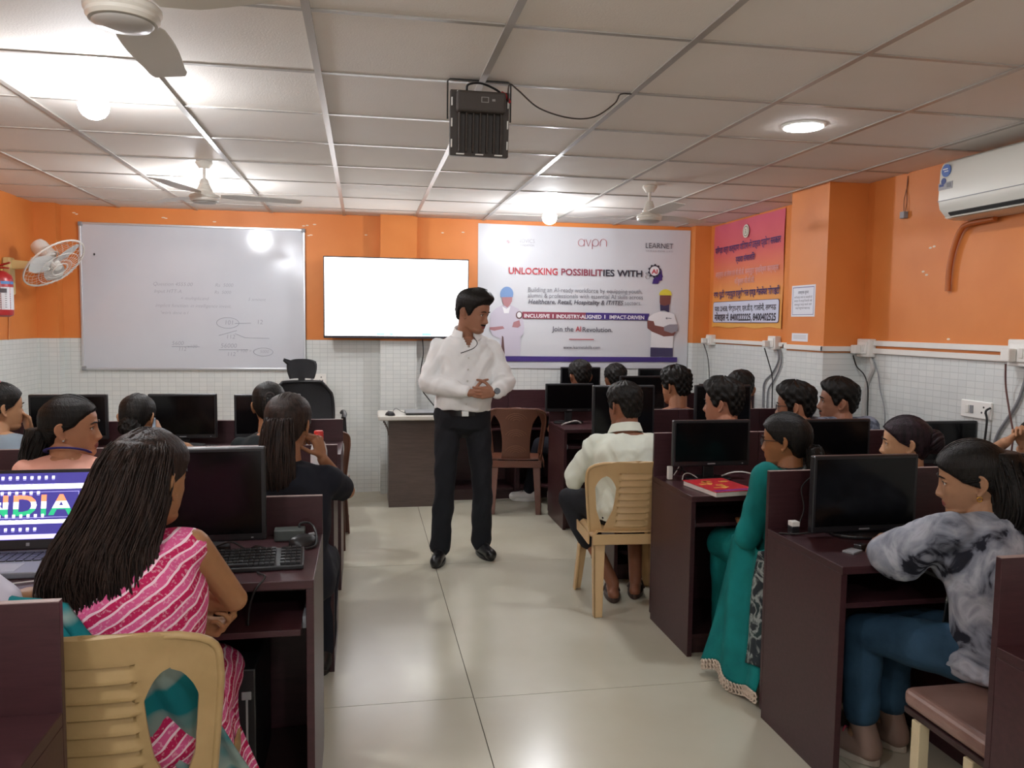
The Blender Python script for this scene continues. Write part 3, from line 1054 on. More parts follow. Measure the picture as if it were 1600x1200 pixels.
def switch_box(x, y, z, s, label):
    t = thing('switch_box', label, 'switch box', (x, y, z), R90, 'white switch boxes on the trunking')
    G().box2((-s / 2, -0.052, -s * 0.45), (s / 2, -0.0005, s * 0.45)).build('box', M_WHITE, t, bevel=0.006)
    G().box2((-s * 0.36, -0.060, -s * 0.30), (s * 0.36, -0.0525, s * 0.30)).build('cover_plate', mat('bright white plastic', '#f0efe9', rough=0.3), t, bevel=0.003)
    G().box2((s * 0.08, -0.066, -s * 0.16), (s * 0.24, -0.0605, s * 0.16)).build('switch', M_WHITE, t, bevel=0.002)
    G().box2((-s * 0.40, -0.105, -s * 0.30), (-s * 0.02, -0.0605, s * 0.14)).build('plug', M_WHITE, t, bevel=0.006)
    return t


switch_box(XR, 3.33, 1.385, 0.145, 'white switch box with plug nearest the air conditioner')
switch_box(XR - 0.0, 4.555, 1.37, 0.125, 'white switch box with plug in the corner beside the pillar')
switch_box(XR, 5.71, 1.372, 0.115, 'white switch box with plug below the right half of the poster')
switch_box(XR, 6.86, 1.368, 0.105, 'white switch box with plug near the back right corner')


def cable(pts, r, label, m=M_CORD, name='cable', group='cables hanging on the right wall', n=8):
    return tag(G().tube(bez(pts, n), r, 6).build(name, m, smooth=60), label, 'cable', group)


def wy(y, z, d=0.012):
    return (XR - d, y, z)


cable([wy(3.37, 1.33, 0.085), wy(3.40, 1.22, 0.05), wy(3.38, 1.10, 0.04), wy(3.36, 0.98, 0.03), wy(3.37, 0.80, 0.03), wy(3.36, 0.55, 0.03)], 0.0045, 'thin red-brown cable hanging from the nearest switch box', mat('red brown flex', '#6a4742', rough=0.5))
cable([wy(3.31, 1.33), wy(3.36, 1.15), wy(3.48, 0.96), wy(3.50, 0.80), wy(3.48, 0.55)], 0.008, 'thick grey cable slanting down from the nearest switch box', M_GREY)
cable([wy(3.29, 1.33), wy(3.30, 1.10), wy(3.33, 0.80), wy(3.33, 0.55)], 0.007, 'thick grey cable hanging straight from the nearest switch box', M_GREY)
cable([wy(4.60, 1.32, 0.085), wy(4.61, 1.25, 0.05), wy(4.56, 1.20, 0.03), wy(4.53, 1.12, 0.02), wy(4.52, 0.95, 0.02), wy(4.50, 0.60)], 0.004, 'black cable hanging from the switch box beside the pillar')
cable([wy(4.53, 1.32), wy(4.50, 1.24), wy(4.55, 1.15), wy(4.57, 1.02), wy(4.57, 0.6)], 0.014, 'thick pale cable hanging from the switch box beside the pillar', M_WCORD)
cable([wy(4.52, 1.32), wy(4.45, 1.22), wy(4.42, 1.12), wy(4.36, 0.95), wy(4.38, 0.6)], 0.004, 'thin grey cable trailing right of the corner switch box', M_GREY)
cable([wy(5.75, 1.33, 0.085), wy(5.74, 1.22, 0.05), wy(5.73, 1.1, 0.02), wy(5.72, 0.92, 0.02), wy(5.72, 0.6)], 0.0045, 'black cable hanging from the switch box below the poster')
cable([wy(5.68, 1.32), wy(5.66, 1.24), wy(5.74, 1.14), wy(5.86, 1.06), wy(5.88, 0.95), wy(5.86, 0.6)], 0.007, 'grey cable curving left below the poster switch box', M_GREY)
cable([wy(5.64, 1.32), wy(5.62, 1.22), wy(5.70, 1.10), wy(5.80, 1.00), wy(5.81, 0.85), wy(5.80, 0.6)], 0.006, 'second grey cable curving left below the poster switch box', M_GREY)
cable([wy(6.89, 1.33, 0.08), wy(6.88, 1.2, 0.04), wy(6.88, 1.0, 0.02), wy(6.88, 0.6)], 0.004, 'black cable hanging in the back right corner')


def socket_board(loc, rot, w_, label, n=3):
    t = thing('socket_board', label, 'socket', loc, rot, 'white socket boards')
    G().box2((-w_ / 2, -0.014, -0.045), (w_ / 2, -0.0005, 0.045)).build('plate', mat('bright white plastic', '#f0efe9', rough=0.3), t, bevel=0.004)
    g = G()
    for x, z in ((0.03, 0.016), (0.018, -0.012), (0.042, -0.012)):
        g.cyl((w_ * 0.12 + x, -0.0145, z), (w_ * 0.12 + x, -0.0135, z), 0.0055, n=12)
    g.build('socket_holes', M_DGREY, t)
    for k in range(2):
        G().box((-w_ * 0.12 - 0.03 * k, -0.017, 0), (0.022, 0.006, 0.042)).build('switch', M_GREY if k == 0 else M_WHITE, t, bevel=0.002)
    return t


socket_board((-0.415, YB, 0.998), 0, 0.19, 'white socket board on the back wall beside the office chair')
socket_board((XR, 3.63, 1.08), R90, 0.21, 'white socket board on the right wall above the monitors')
cable([wy(3.52, 1.10, 0.02), wy(3.535, 1.08, 0.035), wy(3.53, 1.03, 0.03), wy(3.54, 0.9, 0.03)], 0.006, 'short black plug lead beside the right wall socket board')

# ------------------------------------------------------------------ air conditioner
t = thing('air_conditioner', 'white wall-mounted air conditioner at the right edge of the photo', 'air conditioner', (XR, 3.285, 2.06), R90)
prof = [(-0.0005, 0.0), (-0.0005, 0.30), (-0.165, 0.30), (-0.195, 0.285), (-0.21, 0.25), (-0.215, 0.10), (-0.205, 0.052), (-0.16, 0.005), (-0.12, 0.0)]
M_AC = mat('air conditioner plastic', '#d7d6cc', rough=0.32)
G().prism([(y, z) for y, z in prof], -0.45, 0.45, 'x').build('casing', M_AC, t, smooth=35, bevel=0.004)
G().box((0, -0.178, 0.022), (0.80, 0.010, 0.030), rot=(math.radians(45), 0, 0)).build('air_outlet', M_BLACK, t)
G().box((0, -0.185, 0.010), (0.82, 0.036, 0.004), rot=(math.radians(20), 0, 0)).build('outlet_flap', M_AC, t, bevel=0.001)
G().box((0, -0.2155, 0.092), (0.90, 0.004, 0.003)).build('panel_joint', M_GREY, t)
g = G()
g.cyl((-0.40, -0.2125, 0.242), (-0.40, -0.2155, 0.242), 0.032, n=28, mi=0)
g.box((-0.405, -0.216, 0.250), (0.035, 0.0008, 0.006), 1)
g.box((-0.398, -0.216, 0.238), (0.028, 0.0008, 0.005), 1)
g.build('round_sticker', [mat('sticker blue', '#3f63a8', rough=0.4), K_WHITE], t)
g = G()
g.box((-0.40, -0.2148, 0.165), (0.10, 0.0012, 0.036), 0)
g.cyl((-0.415, -0.214, 0.190), (-0.415, -0.2160, 0.190), 0.017, n=20, mi=1)
g.box((-0.428, -0.2158, 0.170), (0.032, 0.0008, 0.012), 1)
g.box((-0.375, -0.2158, 0.166), (0.03, 0.0008, 0.022), 2)
g.build('rating_sticker', [mat('sticker grey', '#9a9a9c', rough=0.5), mat('sticker navy', '#3b4a82', rough=0.5), mat('sticker mid grey', '#77777a', rough=0.5)], t)
tag(G().tube(bez([(XR - 0.03, 3.55, 2.05), (XR - 0.03, 3.72, 2.045), (XR - 0.025, 3.79, 2.02), (XR - 0.022, 3.84, 1.93), (XR - 0.022, 3.865, 1.82), (XR - 0.02, 3.87, 1.70)], 8), 0.014, 10).build('drain_pipe', mat('orange painted pipe', '#b4622a', rough=0.5), smooth=60),
    'bent pipe painted orange below the air conditioner', 'pipe')
t = thing('junction_piece', 'small grey connector dangling from wires high on the orange right wall', 'connector', (XR, 4.27, 2.16), R90)
G().box2((-0.02, -0.03, -0.02), (0.02, -0.002, 0.02)).build('connector_block', M_GREY, t, bevel=0.003)
G().tube(bez([(-0.004, -0.014, 0.02), (-0.012, -0.01, 0.09), (0.004, -0.004, 0.18), (0.002, -0.004, 0.225)], 6), 0.0022, 5).build('wire', mat('brown flex', '#7a4a2c', rough=0.6), t, smooth=60)
G().tube(bez([(0.008, -0.014, 0.02), (0.014, -0.01, 0.08), (-0.002, -0.004, 0.15), (0.004, -0.004, 0.225)], 6), 0.0022, 5).build('wire', mat('brown flex', '#7a4a2c', rough=0.6), t, smooth=60)
tag(G().ball((XR - 0.006, 3.57, 2.385), (0.01, 0.02, 0.018), 10).build('screw_hook', mat('rust', '#4a2a1c', rough=0.7), smooth=60), 'dark rusty hook in the wall above the air conditioner', 'hook')

# ------------------------------------------------------------------ wall fan, fire extinguisher on the left
t = thing('wall_fan', 'white caged wall fan with ivory bracket on the left wall', 'wall fan', (XL, 6.42, 1.86))
M_BRK = mat('yellowed plastic', '#d8c48a', rough=0.45)
G().box2((0.0005, -0.045, -0.20), (0.055, 0.045, 0.07)).build('wall_plate', M_BRK, t, bevel=0.012)
G().prism([(0.05, -0.015), (0.05, 0.055), (0.23, 0.04), (0.235, 0.0)], -0.018, 0.018, 'y').build('arm', M_BRK, t, bevel=0.005)
n_ = Vector((0.66, -0.22, -0.72)).normalized()
q = Vector((0, 0, 1)).rotation_difference(n_).to_matrix()
cN = Vector((0.34, -0.02, 0.035))
G().lathe([(0.0, -0.20), (0.05, -0.195), (0.06, -0.17), (0.062, -0.06), (0.045, -0.045), (0.0, -0.045)], 28, cN, 0, q).build('motor_housing', mat('fan white', '#dcd9d2', rough=0.35), t, smooth=40)
M_CAGE = mat('cage wire', '#d6d3cb', rough=0.4)
g = G()
Rf = 0.235
for rr, hh, th in ((Rf, 0.0, 0.007), (Rf * 0.66, 0.050, 0.0022), (Rf * 0.66, -0.045, 0.0022), (0.06, 0.062, 0.004), (0.07, -0.05, 0.004), (Rf * 0.4, 0.058, 0.0018)):
    g.tube([cN + q @ Vector((rr * math.cos(2 * PI * k / 40), rr * math.sin(2 * PI * k / 40), hh)) for k in range(40)], th, 5, closed=True)
for k in range(30):
    a = 2 * PI * k / 30
    for s in (1, -1):
        pts = [(0.05, 0.060 * s), (Rf * 0.5, 0.056 * s), (Rf * 0.85, 0.035 * s), (Rf, 0.0)]
        g.tube([cN + q @ Vector((r_ * math.cos(a), r_ * math.sin(a), h_)) for r_, h_ in pts], 0.0011, 4)
g.build('cage', M_CAGE, t, smooth=60)
G().lathe([(0.0, 0.055), (0.03, 0.05), (0.036, 0.02), (0.034, -0.03), (0.0, -0.032)], 24, cN, 0, q).build('hub', mat('fan white', '#dcd9d2', rough=0.35), t, smooth=40)
for k in range(3):
    rows = []
    for i in range(9):
        r_ = 0.03 + 0.185 * i / 8
        wd = 0.03 + 0.085 * math.sin(PI * min(0.15 + 0.7 * i / 8, 1))
        rows.append([cN + q @ (Matrix.Rotation(2 * PI * k / 3 + 0.4 + (j / 6 - 0.5) * wd / r_ * 1.3, 3, 'Z') @ Vector((r_, 0, 0.03 * (j / 6 - 0.5)))) for j in range(7)])
    G().sheet(rows, 0.002).build('blade', mat('fan blade', '#c9c9c6', rough=0.35), t, smooth=40)
tag(G().tube(bez([(XL + 0.006, 6.45, 1.66), (XL + 0.006, 6.45, 1.50), (XL + 0.006, 6.43, 1.335)], 6), 0.004, 6).build('cord', mat('orange painted cord', '#e0975c', rough=0.6), smooth=60), 'thin cord painted orange running down below the wall fan', 'cord')

t = thing('fire_extinguisher', 'red fire extinguisher with printed label at the left edge', 'fire extinguisher', (XL + 0.088, 6.12, 1.50))
M_RED = mat('extinguisher red', '#a82a2c', rough=0.3)
G().lathe([(0.0, 0.0), (0.05, 0.0), (0.075, 0.012), (0.078, 0.03), (0.078, 0.255), (0.07, 0.285), (0.04, 0.31), (0.022, 0.318), (0.0, 0.318)], 32).build('cylinder', M_RED, t, smooth=40)
g = G()
for a0, a1, z0, z1, mi in ((-150, 60, 0.05, 0.205, 0), (-150, 60, 0.225, 0.245, 1), (-150, -40, 0.165, 0.195, 2)):
    k = 14
    r0 = 0.0785 + 0.0006 * (mi > 1)
    vs = [(r0 * math.cos(math.radians(a0 + (a1 - a0) * i / k)), r0 * math.sin(math.radians(a0 + (a1 - a0) * i / k)), zz) for zz in (z0, z1) for i in range(k + 1)]
    g.add(vs, [(i, i + 1, k + 2 + i, k + 1 + i) for i in range(k)], mi)
for zz in (0.155, 0.14, 0.125, 0.11, 0.095, 0.08, 0.065):
    vs = [(0.0791 * math.cos(math.radians(a)), 0.0791 * math.sin(math.radians(a)), z2) for z2 in (zz, zz + 0.004) for a in (-95, -70, -45, -20)]
    g.add(vs, [(i, i + 1, 5 + i, 4 + i) for i in range(3)], 2)
g.build('label', [mat('label white', '#d8d9dc', rough=0.5), mat('label blue', '#4f86bd', rough=0.5), mat('label ink', '#4a4348', rough=0.5)], t, smooth=60)
g = G()
g.cyl((0, 0, 0.318), (0, 0, 0.345), 0.018)
g.build('valve', mat('brass', '#a88a4a', rough=0.35, metal=0.8), t, smooth=50)
g = G()
g.tube([(-0.02, 0, 0.345), (0.03, -0.02, 0.36), (0.085, -0.05, 0.372)], [0.009, 0.008, 0.006], 8)
g.tube([(-0.02, 0, 0.335), (0.03, -0.02, 0.338), (0.075, -0.045, 0.334)], [0.007, 0.007, 0.005], 8)
g.build('handle', M_RED, t, smooth=50)

# ================================================================== FURNITURE
M_MAH = wood_mat('mahogany laminate', '#42262a', '#341c1f', rough=0.36)
M_MAHD = wood_mat('mahogany laminate inner', '#38201f', '#2c191b', rough=0.42)
M_EDGE = mat('pale edge band', '#a08d89', rough=0.4)
M_PODW = wood_mat('grey brown laminate', '#5b4d46', '#4c403a', rough=0.4)
M_PODT = mat('pale laminate top', '#cfcbc2', rough=0.35)


def desk(x0, x1, yfar, depth, ztop, zback, label, group, tray_out=0.0, tray=True, shelf=True):
    """one computer desk unit: near side towards the camera, tall back panel on the far side"""
    wd = x1 - x0
    t = thing('computer_desk', label, 'desk', ((x0 + x1) / 2, yfar - depth / 2, 0), 0, group)
    a, b, d = -wd / 2 + 0.001, wd / 2 - 0.001, depth / 2
    G().box2((a, -d, ztop - 0.026), (b, d - 0.0185, ztop)).build('desktop', M_MAH, t, bevel=0.002)
    G().box2((a, -d + 0.004, 0.0), (a + 0.022, d - 0.0185, ztop - 0.0265)).build('side_panel', M_MAH, t, bevel=0.0015)
    G().box2((b - 0.022, -d + 0.004, 0.0), (b, d - 0.0185, ztop - 0.0265)).build('side_panel', M_MAH, t, bevel=0.0015)
    bp = G().box2((a, d - 0.018, 0.03), (b, d, zback)).build('back_panel', M_MAH, t, bevel=0.0015)
    G().box2((a + 0.001, d - 0.0175, zback + 0.0002), (b - 0.001, d - 0.0005, zback + 0.0018)).build('edge_band', M_EDGE, bp)
    if shelf:
        G().box2((a + 0.0225, -d + 0.03, 0.075), (b - 0.0225, d - 0.03, 0.093)).build('lower_shelf', M_MAHD, t, bevel=0.001)
        G().box2((a + 0.0225, -d + 0.045, 0.0), (b - 0.0225, -d + 0.06, 0.0745)).build('plinth', M_MAHD, t)
    if tray:
        tr = G().box2((a + 0.034, -d + 0.02 - tray_out, ztop - 0.145), (b - 0.034, d - 0.16 - tray_out, ztop - 0.127)).build('keyboard_tray', M_MAH, t, bevel=0.0015)
        for s in (a + 0.0225, b - 0.0335):
            G().box2((s, -d + 0.03, ztop - 0.150), (s + 0.011, d - 0.16, ztop - 0.115)).build('tray_slide', M_GREY, tr)
    return t


ORD = ['nearest', 'second', 'third', 'fourth', 'last']
GR = 'mahogany computer desks right of the aisle'
GL = 'mahogany computer desks left of the aisle'
POS = ['aisle-end', 'middle', 'wall-end']
# right of the aisle
desk(1.49, 2.10, 1.64, 0.50, 0.74, 0.955, 'mahogany desk back panel at the bottom right corner, behind the brown stool', GR)
RROW = {1: (1.495, 2.76), 2: (1.435, 3.81), 3: (1.43, 4.88), 4: (1.42, 6.06)}
for r, (x0, yf) in RROW.items():
    wd = (3.135 - x0) / 3
    for k in range(3):
        desk(x0 + wd * k, x0 + wd * (k + 1), yf, 0.50, 0.738, 0.955, 'mahogany computer desk, %s unit of the %s row right of the aisle' % (POS[k], ORD[r - 1]), GR, shelf=r != 1)
for k in range(4):
    desk(0.66 + 0.618 * k, 0.66 + 0.618 * (k + 1), 7.06, 0.46, 0.738, 0.90, 'mahogany computer desk under the banner along the back wall, %s' % ['beside the podium', 'second from the podium', 'third from the podium', 'in the far right corner'][k], 'mahogany computer desks along the back wall')
# left of the aisle
desk(-1.20, -0.565, 1.62, 0.50, 0.75, 0.965, 'mahogany desk with tall back panel at the bottom left corner', GL)
for r, xe, yf, z, n in ((1, -0.14, 2.80, 0.90, 2), (2, -0.125, 3.92, 0.905, 4), (3, -0.125, 4.98, 0.90, 4)):
    for k in range(n):
        desk(xe - 0.602 * (k + 1), xe - 0.602 * k, yf, 0.52, 0.768, z, 'mahogany computer desk, %s unit of the %s row left of the aisle' % (['aisle-end', 'second', 'third', 'far left'][k], ORD[r - 1]), GL,
             tray_out=0.06 if (r, k) == (1, 0) else 0.0)

# podium desk at the front
t = thing('podium_desk', 'grey-brown podium desk with pale overhanging top in front of the middle pillar', 'desk', (0.42, 6.55, 0))
G().box2((-0.225, -0.105, 0.0), (0.235, -0.085, 0.715)).build('front_panel', M_PODW, t, bevel=0.002)
G().box2((-0.225, -0.0845, 0.0), (-0.205, 0.25, 0.715)).build('side_panel', M_PODW, t, bevel=0.002)
G().box2((0.215, -0.0845, 0.0), (0.235, 0.25, 0.715)).build('side_panel', M_PODW, t, bevel=0.002)
g = G()
rr = [(-0.235 - 0.075, -0.17), (-0.30, -0.185), (0.24, -0.185), (0.24, 0.26), (-0.30, 0.26), (-0.31, 0.24)]
g.prism(rr, 0.7155, 0.752, 'z')
g.build('top', [M_PODT], t, bevel=0.008)
g = G()
for k in range(7):
    a0 = PI / 2 * k / 6
    g.box((-0.228 - 0.035 * (1 - math.cos(a0)) , -0.10, 0.60 + 0.10 * k / 6), (0.012, 0.02, 0.022))
g.build('bracket_moulding', M_PODW, t)

# ------------------------------------------------------------------ monitors
M_BEZ = mat('monitor bezel', '#1c1c1f', rough=0.35)


def monitor(x, y, zb, wd, ht, zdesk, label, rot=0.0, group='black monitors', stand=True, glossy=False):
    t = thing('monitor', label, 'monitor', (x, y, zdesk), rot, group)
    zz = zb - zdesk
    G().box2((-wd / 2, 0, zz), (wd / 2, 0.028, zz + ht)).build('casing', M_BEZ, t, bevel=0.005)
    G().box2((-wd * 0.3, 0.028, zz + ht * 0.2), (wd * 0.3, 0.048, zz + ht * 0.75)).build('rear_housing', M_BLACK, t, bevel=0.008)
    G().box2((-wd / 2 + 0.013, -0.0012, zz + 0.024), (wd / 2 - 0.013, 0.0004, zz + ht - 0.013)).build('screen', M_GLOSS, t)
    g = G()
    g.box2((-wd * 0.05, -0.0010, zz + 0.009), (wd * 0.05, 0.0002, zz + 0.014))
    g.box2((wd * 0.40, -0.0010, zz + 0.009), (wd * 0.415, 0.0002, zz + 0.013))
    g.build('front_marks', M_GREY, t)
    G().box2((-0.028, 0.030, 0.010), (0.028, 0.050, max(zz, 0.02) + ht * 0.4)).build('stand_neck', M_BLACK, t, bevel=0.004)
    G().prism([(0.115 * math.cos(2 * PI * k / 24), 0.03 + 0.08 * math.sin(2 * PI * k / 24)) for k in range(24)], 0.0005, 0.013, 'z').build('stand_base', M_BLACK, t, bevel=0.004)
    return t


ZR, ZL = 0.738, 0.768
monitor(-0.535, 2.60, 0.80, 0.455, 0.300, ZL, 'glossy black monitor behind the black keyboard, nearest row left of the aisle', 0.03)
monitor(1.795, 2.59, 0.755, 0.42, 0.282, ZR, 'black monitor in front of the woman in tie-dye top', 0.0)
monitor(2.60, 2.59, 0.755, 0.42, 0.276, ZR, 'black monitor cut off by the right photo edge behind the tie-dye woman')
monitor(1.675, 3.64, 0.812, 0.40, 0.226, ZR, 'black monitor behind the red book, on the aisle-end desk')
monitor(2.335, 3.64, 0.80, 0.395, 0.236, ZR, 'black monitor just right of the woman in teal')
monitor(2.96, 3.62, 0.80, 0.35, 0.222, ZR, 'black monitor under the right wall socket board, behind the woman with hair bun')
monitor(1.59, 4.74, 0.80, 0.40, 0.322, ZR, 'tall black monitor directly in front of the man in white shirt')
monitor(2.25, 4.74, 0.80, 0.38, 0.322, ZR, 'black monitor just behind the man in profile, third row right of the aisle')
monitor(2.85, 4.74, 0.80, 0.36, 0.25, ZR, 'black monitor behind the man in grey patterned shirt')
monitor(1.545, 5.90, 0.83, 0.375, 0.214, ZR, 'black monitor on the aisle-end desk of the fourth row, beside the brown chair')
monitor(2.13, 5.90, 0.83, 0.37, 0.272, ZR, 'black monitor in front of the curly-haired man')
monitor(2.78, 5.90, 0.82, 0.36, 0.22, ZR, 'black monitor in front of the man near the poster, fourth row')
monitor(1.905, 6.90, 0.85, 0.365, 0.264, ZR, 'black monitor under the banner behind the leftmost back-row man', group='black monitors')
monitor(2.645, 6.90, 0.85, 0.395, 0.252, ZR, 'black monitor under the banner at its right end')
monitor(-1.615, 4.79, 0.82, 0.405, 0.254, ZL, 'black monitor at far left, behind the woman in peach')
monitor(-1.015, 4.79, 0.82, 0.37, 0.256, ZL, 'black monitor in front of the woman with the low bun')
monitor(-0.55, 4.79, 0.82, 0.37, 0.252, ZL, 'black monitor half hidden by the dark-clothed woman below the whiteboard')

# ------------------------------------------------------------------ keyboards, mice, laptops
M_KEY = mat('black keys', '#252629', rough=0.38)


def keyboard(x, y, z, rot, label, wd=0.33, dp=0.13):
    t = thing('keyboard', label, 'keyboard', (x, y, z), rot, 'black keyboards')
    G().prism([(-dp / 2, 0.0005), (dp / 2, 0.0005), (dp / 2, 0.028), (-dp / 2, 0.014)], -wd / 2, wd / 2, 'x').build('body', M_BLACK, t, bevel=0.003)
    g = G()
    R = Euler((math.atan2(0.014, dp), 0, 0)).to_matrix()
    for r in range(6):
        yy = -dp / 2 + 0.016 + r * (dp - 0.03) / 5
        zz = 0.0145 + 0.014 * (yy + dp / 2) / dp + 0.003
        n = 19
        for k in range(n):
            if k in (14,) and wd > 0.25:
                continue
            if r == 0 and 4 <= k <= 8:
                if k == 6:
                    g.box((-wd / 2 + 0.016 + k * (wd - 0.032) / (n - 1), yy, zz), ((wd - 0.032) / (n - 1) * 4.8, 0.0135, 0.007), rot=R)
                continue
            g.box((-wd / 2 + 0.016 + k * (wd - 0.032) / (n - 1), yy, zz), ((wd - 0.032) / (n - 1) * 0.86, 0.0135, 0.007), rot=R)
    g.build('keys', M_KEY, t, bevel=0.001, seg=1)
    return t


def mouse(x, y, z, rot, label):
    t = thing('mouse', label, 'computer mouse', (x, y, z), rot, 'computer mice')
    g = G()
    rows = []
    for i in range(9):
        u = i / 8
        yy = -0.052 + 0.104 * u
        hw = 0.031 * (max(1 - abs(2 * u - 1) ** 3.0, 0)) ** 0.5 + 0.002
        h = 0.034 * (max(1 - abs(2 * u - 0.9) ** 2.4 / 1.3, 0.05)) ** 0.6
        rows.append([(hw * math.cos(PI * k / 8), yy, 0.001 + h * math.sin(PI * k / 8)) for k in range(9)])
    g.rings([list(r) for r in rows])
    g.build('body', M_BLACK, t, smooth=60)
    G().box((0, 0.028, 0.030), (0.008, 0.022, 0.010)).build('wheel', M_GREY, t, bevel=0.003)
    return t


keyboard(-0.33, 2.45, ZL, math.radians(3), 'black keyboard on the nearest left desk beside the elbow of the woman in pink', 0.30, 0.15)
mouse(-0.195, 2.655, ZL, math.radians(-60), 'black mouse with looped lead beside the near black keyboard')
tag(G().box((0, 0, 0.019), (0.10, 0.055, 0.037), rot=(0, 0, 0.05)).build('adapter_box', mat('grey green plastic', '#454a47', rough=0.5), loc=(-0.245, 2.725, ZL), bevel=0.004), 'dark grey adapter box behind the near black keyboard', 'adapter')
cable([(-0.20, 2.70, ZL + 0.012), (-0.215, 2.742, ZL + 0.045), (-0.18, 2.735, ZL + 0.05), (-0.158, 2.69, ZL + 0.03), (-0.155, 2.62, ZL + 0.006), (-0.185, 2.58, ZL + 0.006)], 0.004, 'black mouse lead looped on the nearest left desk', group='leads on the desks')
cable([(-0.305, 2.36, ZL + 0.004), (-0.29, 2.32, ZL + 0.012), (-0.275, 2.29, ZL + 0.01), (-0.30, 2.272, ZL - 0.02), (-0.315, 2.27, ZL - 0.07), (-0.32, 2.275, ZL - 0.12)], 0.003, 'thin dark lead dropping over the near edge of the nearest left desk', group='leads on the desks')
cable([(-0.45, 2.56, ZL + 0.03), (-0.40, 2.53, ZL + 0.05), (-0.36, 2.55, ZL + 0.02), (-0.33, 2.53, ZL + 0.034), (-0.30, 2.52, ZL + 0.03)], 0.003, 'black lead below the glossy near monitor', group='leads on the desks')
keyboard(-0.96, 4.60, ZL, 0, 'black keyboard under the monitor of the woman with the low bun')

# open laptop with a patriotic wallpaper
t = thing('laptop', 'open laptop showing INDIA wallpaper on the nearest left desk', 'laptop', (-1.02, 2.53, ZL))
G().box2((-0.19, -0.125, 0.0005), (0.19, 0.115, 0.018)).build('base', mat('laptop silver grey', '#6d7178', rough=0.4), t, bevel=0.004)
g = G()
for r in range(5):
    for k in range(15):
        g.box((-0.165 + k * 0.0236, 0.0 + r * 0.019, 0.0195), (0.020, 0.016, 0.003))
g.build('keys', M_KEY, t)
G().box2((-0.05, -0.112, 0.0181), (0.05, -0.03, 0.0186)).build('touchpad', M_GREY, t)
T = Matrix.Translation((0, 0.118, 0.018)) @ Matrix.Rotation(math.radians(-12), 4, 'X')
lid = G().box2((-0.19, 0.0, 0.0), (0.19, 0.008, 0.245)).xf(T).build('lid', M_BLACK, t, bevel=0.003)
EM = 1.1
s_nav, s_pale, s_w, s_saf, s_grn = mat('screen navy', '#2f2a6a', emit=EM), mat('screen lilac', '#aaa6dd', emit=EM), mat('screen white', '#f2f2fb', emit=EM), mat('screen saffron', '#ef7a55', emit=EM), mat('screen green', '#1f8f63', emit=EM)
g = G()


def sb(x0, z0, x1, z1, y, mi):
    g.box2((x0, y - 0.0004, z0), (x1, y, z1), mi)


sb(-0.178, 0.030, 0.178, 0.234, 0.0, 0)
sb(-0.178, 0.155, 0.178, 0.192, -0.0006, 2)
sb(-0.178, 0.078, 0.178, 0.200, -0.0005, 2)
sb(-0.178, 0.090, 0.150, 0.184, -0.0010, 0)
sb(-0.178, 0.032, 0.178, 0.046, -0.0005, 1)
for z0, z1 in ((0.0965, 0.0975), (0.175, 0.176)):
    sb(-0.17, z0, 0.140, z1, -0.0014, 1)
sb(0.139, 0.0965, 0.140, 0.176, -0.0014, 1)
vs, fs = text_geo('INDIA', 0.088, thick=0.0025, spacing=1.12)
a_, b_ = min(v[0] for v in vs), max(v[0] for v in vs)
# three colour bands: the lettering is cut at two heights
lo, hi = min(v[2] for v in vs), max(v[2] for v in vs)
bm = bmesh.new()
bv = [bm.verts.new(((v[0] - a_) / (b_ - a_) * 0.285 - 0.158, -0.0020, 0.103 + (v[2] - lo) / (hi - lo) * 0.064)) for v in vs]
for f_ in fs:
    try:
        bm.faces.new([bv[i] for i in f_])
    except ValueError:
        pass
for zc in (0.103 + 0.064 / 3, 0.103 + 0.128 / 3):
    bmesh.ops.bisect_plane(bm, geom=bm.verts[:] + bm.edges[:] + bm.faces[:], plane_co=(0, 0, zc), plane_no=(0, 0, 1))
bm.verts.index_update()
VV = [tuple(v.co) for v in bm.verts]
for f_ in bm.faces:
    zc = f_.calc_center_median().z
    g.add([VV[v.index] for v in f_.verts], [tuple(range(len(f_.verts)))], 4 if zc < 0.103 + 0.064 / 3 else (2 if zc < 0.103 + 0.128 / 3 else 3))
bm.free()
for zr, x0, n in ((0.216, -0.165, 12), (0.192, -0.165, 12), (0.169, -0.165, 10), (0.137, -0.15, 5), (0.099, -0.15, 10), (0.083, -0.14, 9), (0.058, -0.15, 9)):
    for k in range(n):
        x = x0 + k * 0.0205
        sb(x, zr, x + 0.008, zr + 0.0085, -0.0026, 1 if zr in (0.192, 0.083) else 2)
        sb(x, zr - 0.0035, x + 0.008, zr - 0.0022, -0.0026, 1)
g.xf(T).build('screen', [s_nav, s_pale, s_w, s_saf, s_grn], lid)
G().box((0.0, -0.0006, 0.016), (0.010, 0.001, 0.010)).xf(T).build('lid_mark', M_GREY, lid)
cable([(-0.86, 2.38, ZL + 0.004), (-0.93, 2.36, ZL + 0.004), (-1.02, 2.33, ZL + 0.004), (-1.15, 2.30, ZL + 0.004)], 0.002, 'thin white lead lying in front of the open laptop', M_WCORD, group='leads on the desks')

t = thing('laptop', 'closed grey laptop lying on the podium desk', 'laptop', (0.50, 6.53, 0.753))
G().box2((-0.17, -0.12, 0.0005), (0.17, 0.12, 0.014)).build('base', M_DGREY, t, bevel=0.003)
G().box2((-0.17, -0.12, 0.0145), (0.17, 0.12, 0.022)).build('lid', M_GREY, t, bevel=0.003)
mouse(0.205, 6.42, 0.753, 0.4, 'black mouse on the left end of the podium desk')
cable([(0.22, 6.47, 0.757), (0.25, 6.50, 0.80), (0.30, 6.52, 0.77), (0.33, 6.50, 0.765)], 0.002, 'thin mouse lead curling up on the podium desk', group='leads on the desks')

